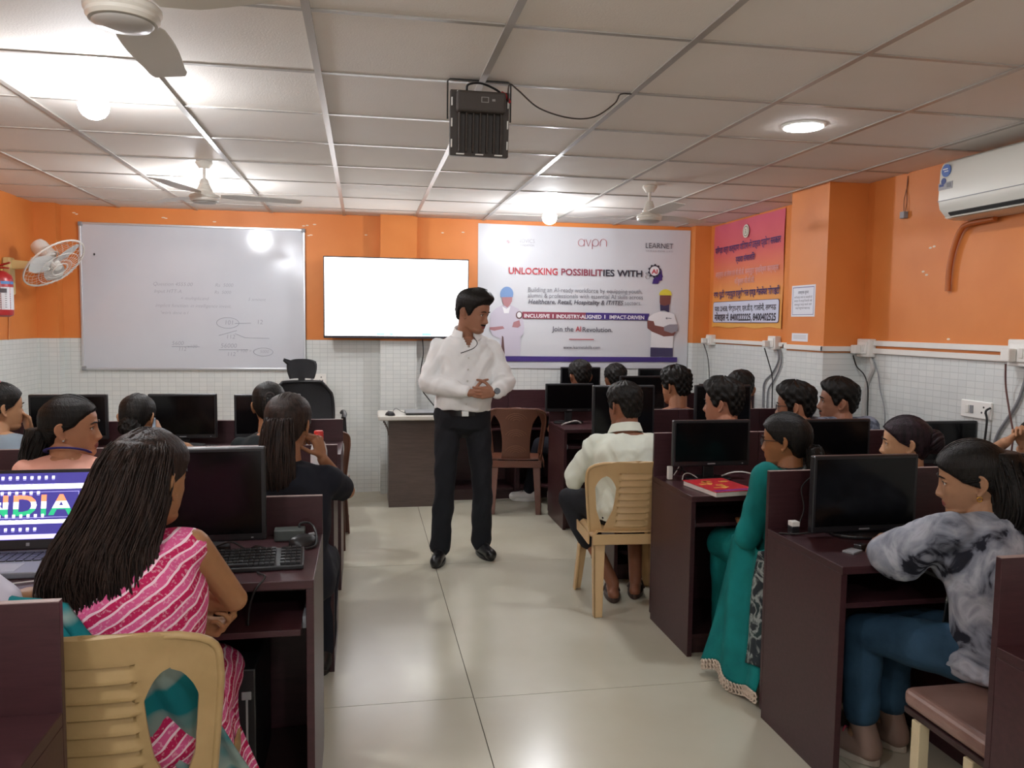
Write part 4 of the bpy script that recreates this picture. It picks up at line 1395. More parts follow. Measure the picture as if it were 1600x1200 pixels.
# ------------------------------------------------------------------ clutter on the desks
t = thing('computer_tower', 'black computer tower with silver strip under the nearest left desk', 'computer', (-0.40, 2.54, 0.0935))
G().box2((-0.09, -0.20, 0.0), (0.09, 0.17, 0.40)).build('case', M_BLACK, t, bevel=0.005)
G().box2((0.062, -0.204, 0.16), (0.068, -0.2005, 0.33)).build('silver_strip', M_ALU, t)
G().box2((0.05, -0.206, 0.31), (0.078, -0.2005, 0.335)).build('power_button', M_GREY, t, bevel=0.004)
t = thing('computer_tower', 'black computer tower under the desk with the red book', 'computer', (1.86, 3.58, 0.0935))
G().box2((-0.09, -0.19, 0.0), (0.09, 0.17, 0.40)).build('case', M_BLACK, t, bevel=0.005)
G().box2((-0.06, -0.193, 0.30), (0.06, -0.1905, 0.34)).build('drive_door', M_DGREY, t)

t = thing('book', 'red softcover book lying on the desk in front of the woman in teal', 'book', (1.62, 3.43, ZR), math.radians(8))
G().box2((-0.105, -0.14, 0.0005), (0.105, 0.14, 0.022)).build('page_block', mat('book pages', '#d9cfc6', rough=0.8), t, bevel=0.002)
cov = G().box2((-0.108, -0.143, 0.0223), (0.108, 0.143, 0.0245)).build('cover', mat('book cover red', '#c5333a', rough=0.3), t)
g = G()
random.seed(4)
for k in range(9):
    x, y = -0.08 + 0.155 * random.random(), -0.07 + 0.16 * random.random()
    g.box((x, y, 0.0249), (0.02 + 0.03 * random.random(), 0.014 + 0.012 * random.random(), 0.0006), 0, rot=(0, 0, random.random()))
g.box((0.0, -0.12, 0.0249), (0.2, 0.03, 0.0006), 1)
g.build('cover_print', [mat('print gold', '#d99a4a', rough=0.4), mat('print violet', '#7a2f78', rough=0.4)], cov)

t = thing('usb_hub', 'upright white hub with cables on the left end of the red book desk', 'hub', (1.485, 3.70, ZR))
G().box2((-0.012, -0.012, 0.0005), (0.012, 0.012, 0.066)).build('body', M_WHITE, t, bevel=0.004)
for k in range(4):
    G().tube(bez([(0.006, 0.0, 0.06 - 0.010 * k), (0.05, 0.02, 0.10 - 0.018 * k), (0.07 + 0.01 * k, 0.05, 0.06 - 0.01 * k), (0.05 + 0.03 * k, 0.07, 0.006)], 6), 0.0028, 5).build('cable', M_WCORD if k == 0 else M_CORD, t, smooth=60)
cable([(1.535, 3.66, ZR + 0.004), (1.545, 3.665, ZR + 0.03), (1.57, 3.66, ZR + 0.036), (1.60, 3.65, ZR + 0.02), (1.62, 3.66, ZR + 0.004)], 0.003, 'grey lead arched on the red book desk beside the white hub', M_WCORD, group='leads on the desks')
cable([(1.74, 3.66, ZR + 0.02), (1.79, 3.62, ZR + 0.045), (1.85, 3.58, ZR + 0.045), (1.93, 3.50, ZR + 0.02), (2.0, 3.44, ZR + 0.005)], 0.004, 'white lead arched over the desk behind the red book', M_WCORD, group='leads on the desks')
cable([(1.52, 4.70, ZR + 0.006), (1.47, 4.66, ZR + 0.05), (1.46, 4.60, ZR + 0.05), (1.475, 4.58, ZR + 0.006), (1.50, 4.64, ZR + 0.03)], 0.008, 'coiled black lead beside the tall monitor of the man in white', group='leads on the desks')
cable([(1.44, 4.60, ZR + 0.006), (1.445, 4.52, ZR + 0.012), (1.447, 4.43, ZR + 0.004), (1.452, 4.37, ZR - 0.05), (1.46, 4.37, ZR - 0.12)], 0.005, 'pale lead dropping off the desk left of the man in white', M_WCORD, group='leads on the desks')
cable([(1.46, 5.80, ZR + 0.004), (1.52, 5.82, ZR + 0.02), (1.58, 5.82, ZR + 0.03), (1.62, 5.84, ZR + 0.01)], 0.005, 'white lead on the desk beside the brown plastic chair', M_WCORD, group='leads on the desks')

t = thing('power_adapter', 'small black and white power adapter at the left end of the tie-dye woman\'s desk', 'adapter', (1.555, 2.66, ZR))
G().box2((-0.016, -0.016, 0.0005), (0.016, 0.016, 0.03)).build('body', M_BLACK, t, bevel=0.003)
G().box2((-0.015, -0.0175, 0.03), (0.015, 0.0155, 0.048)).build('label', M_WHITE, t, bevel=0.002)
cable([(1.57, 2.655, ZR + 0.03), (1.60, 2.67, ZR + 0.09), (1.605, 2.70, ZR + 0.16), (1.64, 2.70, ZR + 0.2)], 0.003, 'black lead rising behind the monitor of the tie-dye woman', group='leads on the desks')
cable([(1.50, 2.66, ZR + 0.004), (1.53, 2.60, ZR + 0.016), (1.60, 2.60, ZR + 0.02), (1.66, 2.63, ZR + 0.01), (1.78, 2.56, ZR + 0.004)], 0.003, 'dark lead lying in front of the tie-dye woman\'s monitor', group='leads on the desks')
t = thing('phone_charger', 'pale charger and card lying on the tie-dye woman\'s desk', 'charger', (1.63, 2.41, ZR), 0.5)
G().box2((-0.03, -0.02, 0.0005), (0.03, 0.02, 0.006)).build('card', M_GREY, t)
G().box2((0.032, -0.014, 0.0005), (0.07, 0.014, 0.02)).build('plug', M_BLACK, t, bevel=0.003)
mouse(1.80, 2.42, ZR, 0.5, 'dark mouse on the desk of the woman in tie-dye top')
keyboard(2.0, 2.43, ZR, 0.0, 'black keyboard on the tie-dye woman\'s desk under her monitor', 0.30, 0.13)

t = thing('bottle', 'white bottle with red cap beside the woman with raised fist', 'bottle', (-0.20, 3.66, ZL))
G().lathe([(0.0, 0.0005), (0.034, 0.0005), (0.037, 0.01), (0.037, 0.15), (0.03, 0.18), (0.018, 0.20), (0.0, 0.20)], 28).build('body', mat('translucent white plastic', '#d5d8da', rough=0.25), t, smooth=40)
G().lathe([(0.0, 0.2005), (0.021, 0.2005), (0.021, 0.235), (0.018, 0.24), (0.0, 0.24)], 28).build('cap', mat('red cap', '#c8322e', rough=0.35), t, smooth=40)
tag(G().box((0, 0, 0.002), (0.11, 0.16, 0.003)).build('paper', mat('paper', '#e4e6ee', rough=0.7), loc=(-0.21, 3.52, ZL), rotz=-0.15), 'white sheet of paper at the aisle end of the second left row', 'paper')

# ------------------------------------------------------------------ plastic chairs
M_CREAM = mat('cream chair plastic', '#cfae7e', rough=0.38, var=0.08, vscale=8, col2='#c8a676')
M_CRDIRT = mat('worn cream chair plastic', '#b99c6d', rough=0.42, var=0.12, vscale=12, col2='#ad9162')
M_BROWN = mat('brown chair plastic', '#663d2c', rough=0.4, var=0.1, vscale=14)
M_BROWNL = mat('worn pale plastic', '#84583f', rough=0.5)


def plastic_chair(loc, rot, label, m, style='slats', hgt=0.86, hw=0.245, group='plastic chairs'):
    """one-piece plastic chair: its back stands at y = 0, the seat runs towards +y"""
    t = thing('plastic_chair', label, 'chair', loc, rot, group)

    zs, z1 = 0.42, hgt

    def yb(u, v):                                   # u: -1..1 across, v: 0..1 up
        return 0.055 - 0.085 * v - 0.03 * v * v + 0.045 * u * u

    def W(v):
        top = max(0.0, (v - 0.80) / 0.20)
        return hw * (0.86 + 0.14 * min(v / 0.7, 1)) * (1 - top ** 3.2) ** (1 / 2.6) + 0.0005

    def P(x, v, dy=0.0):
        return (x, yb(x / hw, v) + dy, zs + (z1 - zs) * v)
    g = G()
    n = 40
    vs_ = [i / n for i in range(n + 1)]
    if style == 'slats':
        hin = lambda v: 0.105 + 0.02 * (1 - v) * (v < 2) - 0.018 * math.sin(PI * v)
        hb, ht = 0.04, 0.80

        def hole(v):
            if v <= hb or v >= ht:
                c = 0.152
                return c, c
            s = (v - hb) / (ht - hb)
            prof = min(1.0, (s / 0.35) ** 0.7, ((1 - s) / 0.22) ** 0.5)
            ho_max, hi_min = W(min(v, 0.78)) - 0.042, hin(v)
            c = 0.5 * (ho_max + hi_min)
            h = 0.5 * max(ho_max - hi_min, 0.0) * prof
            return c - h, c + h
    else:
        hb, ht = 0.0, 0.86

        def hole(v):
            if v >= ht:
                return 0.155, 0.155
            s = v / ht
            prof = min(1.0, ((1 - s) / 0.18) ** 0.6)
            ho_max = W(min(v, 0.8)) - 0.030
            hi_min = 0.115 + 0.03 * s * s - 0.012 * math.sin(PI * s)
            c = 0.5 * (ho_max + hi_min)
            h = 0.5 * max(ho_max - hi_min, 0) * prof
            return c - h, c + h
    for sgn in (1, -1):
        rows = []
        for v in vs_:
            hi, ho = hole(v)
            wv = W(v)
            ho = min(ho, wv - 0.0004)
            rows.append([P(sgn * (ho + (wv - ho) * j / 4), v) for j in range(5)])
        if style == 'fan':
            rows = rows[5:]
        g.sheet(rows, 0.011)
    rows = []
    for v in vs_:
        hi, ho = hole(v)
        hi = min(hi, W(v) - 0.0006)
        row = []
        for j in range(33):
            x = -hi + 2 * hi * j / 32
            dy = 0.0
            if style == 'slats' and abs(x) < 0.078 and 0.10 < v < 0.845:
                s = (v - 0.10) / 0.745 * 9
                f = s - math.floor(s)
                dy = 0.011 * f - 0.004
                if f > 0.90:
                    dy = 0.011 * 0.9 * (1 - f) / 0.1 - 0.004
            row.append(P(x, v, dy))
        rows.append(row)
    # finer rows for crisp slats
    if style == 'slats':
        rows = []
        for i in range(145):
            v = i / 144
            hi, ho = hole(v)
            hi = min(hi, W(v) - 0.0006)
            row = []
            for j in range(25):
                x = -hi + 2 * hi * j / 24
                dy = 0.0
                if abs(x) < 0.080 and 0.09 < v < 0.85:
                    s = (v - 0.09) / 0.76 * 8
                    f = s - math.floor(s)
                    dy = 0.018 * f - 0.006 if f < 0.90 else 0.018 * 0.90 * (1 - f) / 0.10 - 0.006
                row.append(P(x, v, dy))
            rows.append(row)
    g.sheet(rows, 0.009)
    back = g.build('backrest', m, t, smooth=32)
    g = G()                                          # rolled rim round the back
    pts = []
    for k in range(-30, 31):
        v = 1 - abs(k) / 30
        v = 1 - (1 - v) ** 1.0
        pts.append(P(math.copysign(W(v), k) if k else 0.0, v, -0.002))
    pts = [P(-W(v), v, -0.003) for v in [i / 34 for i in range(34)]] + [P(W(v), v, -0.003) for v in [i / 34 for i in range(33, -1, -1)]]
    g.tube(pts, 0.0085, 8)
    g.build('rim', m, t, smooth=60)
    if style == 'fan':
        g = G()
        for vc in (0.14, 0.45, 0.76):
            for q in range(4):
                pts = []
                for k in range(13):
                    a = PI * (0.12 + 0.76 * k / 12)
                    rr = 0.028 + 0.020 * q
                    pts.append(P(rr * math.cos(a), vc - 0.02 + rr * 0.75 * math.sin(a) / (z1 - zs), -0.006))
                g.tube(pts, 0.0028, 5, flat=1)
        g.build('fan_ribs', M_BROWNL, back, smooth=60)
    # seat
    g = G()
    rows = []
    for i in range(17):
        v = i / 16
        y = 0.035 + 0.40 * v
        w_ = 0.205 + 0.02 * v - 0.02 * max(0, v - 0.85) / 0.15
        zc = zs + 0.008 - 0.018 * math.sin(PI * v) - 0.03 * max(0, v - 0.85) / 0.15
        row = []
        for j in range(15):
            u = -1 + j / 7
            row.append((u * w_, y, zc + 0.006 * u * u - 0.03 * max(0, abs(u) - 0.88) / 0.12))
        rows.append(row)
    g.sheet(rows, 0.008)
    seat = g.build('seat', m, t, smooth=40)
    g = G()
    for a, b in (((-0.20, 0.03), (0.20, 0.03)), ((-0.222, 0.05), (-0.222, 0.41)), ((0.222, 0.05), (0.222, 0.41)), ((-0.20, 0.43), (0.20, 0.43))):
        c = ((a[0] + b[0]) / 2, (a[1] + b[1]) / 2, zs - 0.03)
        g.box(c, (abs(b[0] - a[0]) + 0.008, abs(b[1] - a[1]) + 0.008, 0.055))
    g.build('apron', m, seat, bevel=0.003)
    for sx in (-1, 1):
        for (xt, yt, xb, yb_, nm) in ((0.195, 0.045, 0.205, -0.035, 'rear'), (0.20, 0.40, 0.225, 0.44, 'front')):
            g = G()
            sy = -1 if nm == 'rear' else 1
            n2 = 7
            for part in (0, 1):
                rings_ = []
                for i in range(n2):
                    u = i / (n2 - 1)
                    x = sx * (xt + (xb - xt) * u)
                    y = yt + (yb_ - yt) * (u ** 1.2)
                    z = zs - 0.01 - (zs - 0.012) * u
                    wd = 0.062 - 0.018 * u
                    th = 0.011
                    if part == 0:
                        c4 = [(x - sx * 0, y), (x - sx * wd, y), (x - sx * wd, y - sy * th), (x, y - sy * th)]
                    else:
                        c4 = [(x, y), (x, y - sy * wd), (x - sx * th, y - sy * wd), (x - sx * th, y)]
                    rings_.append([(a, b, z) for a, b in c4])
                g.rings(rings_)
            g.build('leg', m, t, bevel=0.003)
    return t


plastic_chair((-0.55, 1.735, 0), 0, 'worn cream plastic chair at the lower left, seating the woman in pink', M_CRDIRT, hgt=0.865)
plastic_chair((1.36, 3.86, 0), math.radians(-4), 'cream slatted plastic chair seating the man in white shirt', M_CREAM, hgt=0.81)
plastic_chair((1.17, 6.10, 0), math.radians(-10), 'brown plastic chair with fan pattern beside the presenter', M_BROWN, style='fan', hgt=0.845, hw=0.23)
plastic_chair((-0.325, 5.27, 0), math.radians(0), 'brown plastic chair pushed behind the third row left of the aisle', M_BROWN, style='fan', hgt=0.80, hw=0.23)

# ------------------------------------------------------------------ stool at lower right
t = thing('stool', 'brown cushioned stool with cream legs under the tie-dye woman', 'stool', (1.76, 1.845, 0))
G().box2((-0.22, -0.165, 0.405), (0.22, 0.165, 0.462)).build('cushion', mat('brown leatherette', '#8c6f66', rough=0.38, var=0.2, vscale=6, col2='#77594f'), t, bevel=0.022, seg=4)
G().box2((-0.215, -0.16, 0.385), (0.215, 0.16, 0.404)).build('seat_board', M_MAHD, t, bevel=0.003)
for sx in (-1, 1):
    for sy in (-1, 1):
        G().box2((sx * 0.205 - 0.017, sy * 0.10 - 0.017, 0), (sx * 0.205 * 1.0 + 0.017, sy * 0.10 + 0.017, 0.3848)).build('leg', mat('cream leg', '#cdbf9c', rough=0.45), t, bevel=0.003)

dup(t, (-0.405, 3.02, 0), 0, 'brown cushioned stool under the woman in black T-shirt with raised fist', 'brown cushioned stools')
t['group'] = 'brown cushioned stools'

# ------------------------------------------------------------------ office chair below the whiteboard
t = thing('office_chair', 'black mesh office chair with headrest below the whiteboard', 'office chair', (-0.43, 6.05, 0), math.radians(188))
M_MESH = mat('black mesh fabric', '#1d1e21', rough=0.8, bump=0.3, bscale=220)
rows = []
for i in range(17):
    v = i / 16
    hw_ = 0.205 + 0.03 * math.sin(PI * v) - 0.06 * max(0, v - 0.8) / 0.2
    rows.append([((-1 + j / 6) * hw_, -0.235 - 0.05 * v + 0.04 * (-1 + j / 6) ** 2 - 0.04 * math.sin(PI * v), 0.55 + 0.48 * v) for j in range(13)])
bk = G().sheet(rows, 0.012).build('backrest', M_MESH, t, smooth=60)
pts = [rows[i][0] for i in range(17)] + [rows[16][j] for j in range(1, 12)] + [rows[i][12] for i in range(16, -1, -1)]
G().tube(pts, 0.013, 8).build('frame', M_BLACK, bk, smooth=60)
rows = []
for i in range(9):
    v = i / 8
    hw_ = 0.085 + 0.022 * math.sin(PI * (v * 0.8)) 
    rows.append([((-1 + j / 5) * hw_ * (1.0 + 0.32 * (j == 10) * (v > 0.85)), -0.31 + 0.045 * (-1 + j / 5) ** 2, 1.055 + 0.150 * v - 0.02 * (abs(-1 + j / 5)) ** 3 * (v > 0.8) * (j < 10) * v + 0.006 * (j == 10) * (v > .8)) for j in range(11)])
G().sheet(rows, 0.022).build('headrest', M_MESH, t, smooth=60)
G().box((0, -0.31, 1.02), (0.05, 0.02, 0.13)).build('headrest_stem', M_BLACK, t, bevel=0.005)
rows = [[((-1 + j / 6) * 0.24, -0.20 + 0.44 * i / 12, 0.47 - 0.03 * max(0, i / 12 - 0.8) / 0.2) for j in range(13)] for i in range(13)]
G().sheet(rows, 0.06).build('seat', M_MESH, t, smooth=40, bevel=0.015)
for s in (-1, 1):
    g = G()
    g.tube(bez([(s * 0.22, 0.02, 0.44), (s * 0.29, 0.02, 0.46), (s * 0.295, 0.0, 0.60), (s * 0.285, 0.0, 0.80)], 6), 0.014, 8)
    g.tube(bez([(s * 0.285, -0.13, 0.80), (s * 0.285, -0.05, 0.82), (s * 0.28, 0.08, 0.815), (s * 0.265, 0.14, 0.79)], 6), 0.018, 8, flat=0.7)
    g.build('armrest', M_BLACK, t, smooth=60)
G().cyl((0, 0, 0.10), (0, 0, 0.44), 0.03).build('gas_column', M_DGREY, t, smooth=50)
g = G()
for k in range(5):
    a = 2 * PI * k / 5 + 0.6
    g.tube([(0, 0, 0.12), (0.17 * math.cos(a), 0.17 * math.sin(a), 0.105), (0.29 * math.cos(a), 0.29 * math.sin(a), 0.082)], [0.03, 0.024, 0.016], 8)
g.build('star_base', M_BLACK, t, smooth=50)
for k in range(5):
    a = 2 * PI * k / 5 + 0.6
    c = Vector((0.29 * math.cos(a), 0.29 * math.sin(a), 0.03))
    d = Vector((-math.sin(a), math.cos(a), 0))
    g = G()
    for s in (-1, 1):
        g.cyl(c + d * (0.014 * s - 0.009), c + d * (0.014 * s + 0.009), 0.029, n=18)
    g.cyl(c + Vector((0, 0, 0.0)), c + Vector((0, 0, 0.055)), 0.008, n=8)
    g.build('castor', M_GREY, t, smooth=40)


# ================================================================== PEOPLE
def remesh(g, voxel, it=6):
    """overlapping closed pieces fused into one smooth surface -> (verts, quads, normals)"""
    me = bpy.data.meshes.new('fuse')
    me.from_pydata(g.V, [], g.F)
    fix_normals(me)
    ob = bpy.data.objects.new('fuse', me)
    C.objects.link(ob)
    md = ob.modifiers.new('r', 'REMESH')
    md.mode = 'VOXEL'
    md.voxel_size = voxel
    if it:
        sm = ob.modifiers.new('s', 'SMOOTH')
        sm.factor = 0.5
        sm.iterations = it
    dg = bpy.context.evaluated_depsgraph_get()
    m2 = bpy.data.meshes.new_from_object(ob.evaluated_get(dg))
    n = len(m2.vertices)
    V = np.empty(n * 3)
    m2.vertices.foreach_get('co', V)
    N = np.empty(n * 3)
    m2.vertices.foreach_get('normal', N)
    L = np.empty(len(m2.loops), dtype=int)
    m2.loops.foreach_get('vertex_index', L)
    bpy.data.objects.remove(ob)
    bpy.data.meshes.remove(me)
    bpy.data.meshes.remove(m2)
    return V.reshape(-1, 3), L.reshape(-1, 4), N.reshape(-1, 3)


def np_obj(name, V, F, mats, parent=None, mi=None, label=None):
    me = bpy.data.meshes.new(name)
    me.vertices.add(len(V))
    me.vertices.foreach_set('co', np.asarray(V, dtype=np.float32).ravel())
    F = np.asarray(F)
    me.loops.add(F.size)
    me.loops.foreach_set('vertex_index', F.ravel().astype(np.int32))
    me.polygons.add(len(F))
    me.polygons.foreach_set('loop_start', (np.arange(len(F)) * 4).astype(np.int32))
    me.polygons.foreach_set('use_smooth', np.ones(len(F), dtype=bool))
    for m in (mats if isinstance(mats, (list, tuple)) else [mats]):
        me.materials.append(m)
    if mi is not None:
        me.polygons.foreach_set('material_index', mi.astype(np.int32))
    me.update(calc_edges=True)
    return obj(name, me, parent, label)


def folds(V, N, amp, f=1.0, seed=0.0):
    """soft cloth folds: warped sine ridges along the normals"""
    x, y, z = V[:, 0] + seed, V[:, 1] + 2 * seed, V[:, 2]
    w1 = np.sin(17 * f * x + 9 * f * z + 2.2 * np.sin(13 * f * y + 7 * f * z))
    w2 = np.sin(31 * f * z + 15 * f * x + 2.6 * np.sin(21 * f * x - 11 * f * y + 3 * seed))
    w3 = np.sin(52 * f * z - 33 * f * y + 1.8 * np.sin(40 * f * x))
    d = amp * (0.5 * w1 + 0.5 * w2 * np.abs(w2) + 0.3 * w3)
    return V + N * d[:, None]


HZ = np.array([-.118, -.113, -.105, -.096, -.086, -.076, -.066, -.05, -.03, -.005, .02, .045, .065, .082, .096, .107, .113, .116])
HF = np.array([.060, .075, .085, .0885, .0855, .0885, .0905, .090, .0905, .090, .094, .093, .086, .073, .055, .034, .016, .002])
HB = np.array([.030, .015, -.002, -.020, -.036, -.050, -.062, -.074, -.086, -.095, -.0985, -.098, -.092, -.079, -.061, -.038, -.018, -.004])
HW = np.array([.012, .024, .036, .045, .052, .0565, .0595, .0635, .0675, .0705, .0735, .0745, .071, .063, .050, .032, .016, .003])


def head_grid(fem, nz=60, na=72, feat=True):
    zs = np.concatenate([np.linspace(-.118, .09, nz - 14), .09 + .026 * np.sin(np.linspace(0, PI / 2, 15)[1:])])
    a = np.linspace(0, 2 * PI, na, endpoint=False)
    Z, A = np.meshgrid(zs, a, indexing='ij')
    f, b, W = np.interp(Z, HZ, HF), np.interp(Z, HZ, HB), np.interp(Z, HZ, HW)
    if fem:
        W = W * (1 - 0.10 * sstep(-.03, -.10, Z))
        f = f - 0.002 * sstep(0.0, 0.03, Z)
    c = np.where(b > -.03, (f + b) / 2, -.006)
    s, k = np.sin(A), np.cos(A)
    e = np.where(k > 0, 2 / 2.35, 2 / 2.1)
    X = W * np.sign(s) * np.abs(s) ** e
    Y = c + np.where(k > 0, f - c, c - b) * np.sign(k) * np.abs(k) ** e
    if feat:
        fr = (k > 0) * sstep(0.0, 0.5, k)
        ax = np.abs(X)
        nz_ = np.interp(Z, [-.058, -.052, -.046, -.040, -.034, -.02, -.006, .008, .02], [0, .007, .019, .0245, .0235, .0165, .0095, .004, 0])
        sg = np.interp(Z, [-.05, -.04, -.03, -.01, .01], [.0125, .0125, .010, .0075, .007])
        if fem:
            nz_, sg = nz_ * .9, sg * .92
        Y = Y + fr * nz_ * np.exp(-(ax / sg) ** 2)
        Y = Y + fr * 0.008 * np.exp(-((ax - .013) / .006) ** 2 - ((Z + .043) / .008) ** 2)        # nostril wings
        lip = np.exp(-(ax / (.021)) ** 4)
        Y = Y + fr * lip * (.0058 * np.exp(-((Z + .0635) / .0045) ** 2) + .0062 * np.exp(-((Z + .0745) / .0052) ** 2) - .002 * np.exp(-((Z + .0688) / .0018) ** 2))
        Y = Y - fr * .0095 * np.exp(-((ax - .031) / .0135) ** 2 - (Z / .0095) ** 2)                 # eye sockets
        Y = Y + fr * .0030 * np.exp(-((ax - .026) / .017) ** 2 - ((Z - .0185) / .006) ** 2)         # brow
        Y = Y + fr * .0035 * np.exp(-((ax - .042) / .016) ** 2 - ((Z + .026) / .014) ** 2)          # cheek
    return X, Y, Z, A


def grid_to_g(g, X, Y, Z, M):
    P = np.stack([X, Y, Z], -1)
    R = np.array(M)[:3, :3]
    t = np.array(M)[:3, 3]
    P = P @ R.T + t
    g.rings([[tuple(p) for p in r] for r in P])


def lock_tubes(g, paths, r, n=4, rng=None):
    for p in paths:
        k = len(p)
        g.tube(p, [r * (0.55 + 0.6 * math.sin(PI * min(0.2 + 0.75 * i / (k - 1), 1))) for i in range(k)], n)


def torso_path(J):
    P, N = Vector(J['pelvis']), Vector(J['neck'])
    a = P + Vector((0, 0, -0.06))
    mid = (a + N) / 2 + Vector((0, J.get('slouch', -0.025), 0))
    hs = (Vector(J['hipR']) - Vector(J['hipL'])).normalized()
    ss = (Vector(J['shR']) - Vector(J['shL'])).normalized()
    return a, mid, N, hs, ss


TM = [(0, .145, .10), (.12, .160, .112), (.35, .148, .106), (.6, .165, .115), (.78, .172, .112), (.87, .150, .092), (.94, .10, .072), (1, .066, .060)]
TF = [(0, .150, .105), (.12, .165, .115), (.35, .128, .095), (.6, .142, .108), (.75, .146, .108), (.86, .128, .085), (.94, .084, .066), (1, .056, .054)]


def torso(g, J, fem, infl=0.0, t0=0.0, t1=1.0, wk=1.0, n=28, belly=0.0):
    a, mid, N, hs, ss = torso_path(J)
    tab = TF if fem else TM
    ts = np.linspace(t0, t1, 22)
    rings = []
    for t in ts:
        q = a * (1 - t) ** 2 + mid * 2 * t * (1 - t) + N * t * t
        tg = ((mid - a) * (1 - t) + (N - mid) * t).normalized()
        s = hs.lerp(ss, t)
        s = (s - tg * s.dot(tg)).normalized()
        f = tg.cross(s)
        w_ = np.interp(t, [x[0] for x in tab], [x[1] for x in tab]) * wk + infl
        d_ = np.interp(t, [x[0] for x in tab], [x[2] for x in tab]) * wk + infl
        r = []
        for k in range(n):
            an = 2 * PI * k / n
            ca, sa = math.cos(an), math.sin(an)
            e = 2 / 2.4
            dd = d_ + (belly * math.exp(-((t - .32) / .2) ** 2) if sa > 0 else 0)
            r.append(q + s * (w_ * math.copysign(abs(ca) ** e, ca)) + f * (dd * math.copysign(abs(sa) ** e, sa)))
        rings.append(r)
    g.rings(rings)
    if fem and t1 > 0.8:
        for sg in (-1, 1):
            t = .64
            q = a * (1 - t) ** 2 + mid * 2 * t * (1 - t) + N * t * t
            s = hs.lerp(ss, t)
            f = Vector((0, 0, 1)).cross(s)
            g.ball(q + s * (.066 * sg) + f * .082, .052 + infl * 0.8, 12)


def hand(g, W, d, n, side, curl=(.5, .5, .5, .5), th=0.5, s=1.0, spread=0.0):
    """palm, four fingers, thumb; d towards the fingers, n where the palm faces, side +1 right / -1 left"""
    W, d, n = Vector(W), Vector(d).normalized(), Vector(n)
    n = (n - d * n.dot(d)).normalized()
    t = d.cross(n) * side
    K = []
    for lat, ln in ((.029, .082), (.0095, .087), (-.0105, .083), (-.029, .074)):
        k = W + d * (ln * s) + t * (lat * s)
        g.capsule(W + d * .012 * s + t * (lat * .55 * s), k, .0145 * s, .0105 * s, 10)
        K.append(k)
    g.ball(W + d * .045 * s, (.034 * s, .040 * s, .014 * s), 12, rot=Matrix((t, d, n)).transposed())
    for i, (k, L) in enumerate(zip(K, (.92, 1.02, .96, .76))):
        c = curl[i]
        p, ang = k, 0.15
        r0 = .0088 * s * (0.9 if i == 3 else 1)
        dd = (d + t * (spread * (1.5 - i) * 0.35)).normalized()
        for ph, (ln, bend) in enumerate(((.044, .75), (.028, 1.0), (.022, .7))):
            ang += c * bend * 1.25
            v = dd * math.cos(ang) + n * math.sin(ang)
            q = p + v * (ln * L * s)
            g.capsule(p, q, r0, r0 * .90, 10)
            p, r0 = q, r0 * .90
    p = W + d * .022 * s + t * .026 * s
    g.capsule(W + d * .008 * s + t * .012 * s, p, .015 * s, .013 * s, 10)
    v = (d * .55 + t * .75 + n * .30).normalized()
    r0 = .0115 * s
    for ln, b in ((.040, 0), (.032, .45), (.026, .35)):
        v = (v + (d * .7 + n * .5 - t * .5) * (b * th)).normalized()
        q = p + v * (ln * s)
        g.capsule(p, q, r0, r0 * .88, 10)
        p, r0 = q, r0 * .88


HAIR_BLACK = hair_mat('black hair', '#18140f', '#0b0908')
HAIR_BROWN = hair_mat('dark brown hair', '#33251f', '#1a120f')
M_EYE = mat('eye white', '#d9d2c8', rough=0.2)
M_IRIS = mat('dark iris', '#1d120c', rough=0.1)


def skin_mat(c):
    return mat('skin ' + c, c, rough=0.48, spec=0.35, var=0.05, vscale=30, sss=0.08, bump=0.04, bscale=180)


def sit(ztop, lean=0.06, seat=0.44, fem=False, wk=1.0):
    """joints of someone on a chair, own frame: +y is where the body faces, origin on the floor under the hips"""
    hz = ztop - 0.126 * (0.97 if fem else 1.02)
    nk = hz - 0.137
    sw = (.132 if fem else .165) * wk
    J = dict(pelvis=(0, 0, seat + .085), neck=(0, lean, nk), head=(0, lean + .035, hz), hipL=(-.085, .02, seat + .075), hipR=(.085, .02, seat + .075),
             kneeL=(-.11, .42, seat + .045), kneeR=(.11, .42, seat + .045), ankL=(-.11, .38, .085), ankR=(.11, .38, .085),
             shL=(-sw, lean - .005, nk - .074), shR=(sw, lean - .005, nk - .074), elL=(-sw - .05, lean + .09, nk - .30), elR=(sw + .05, lean + .09, nk - .30),
             wrL=(-.13, lean + .30, .80), wrR=(.13, lean + .30, .80))
    return J


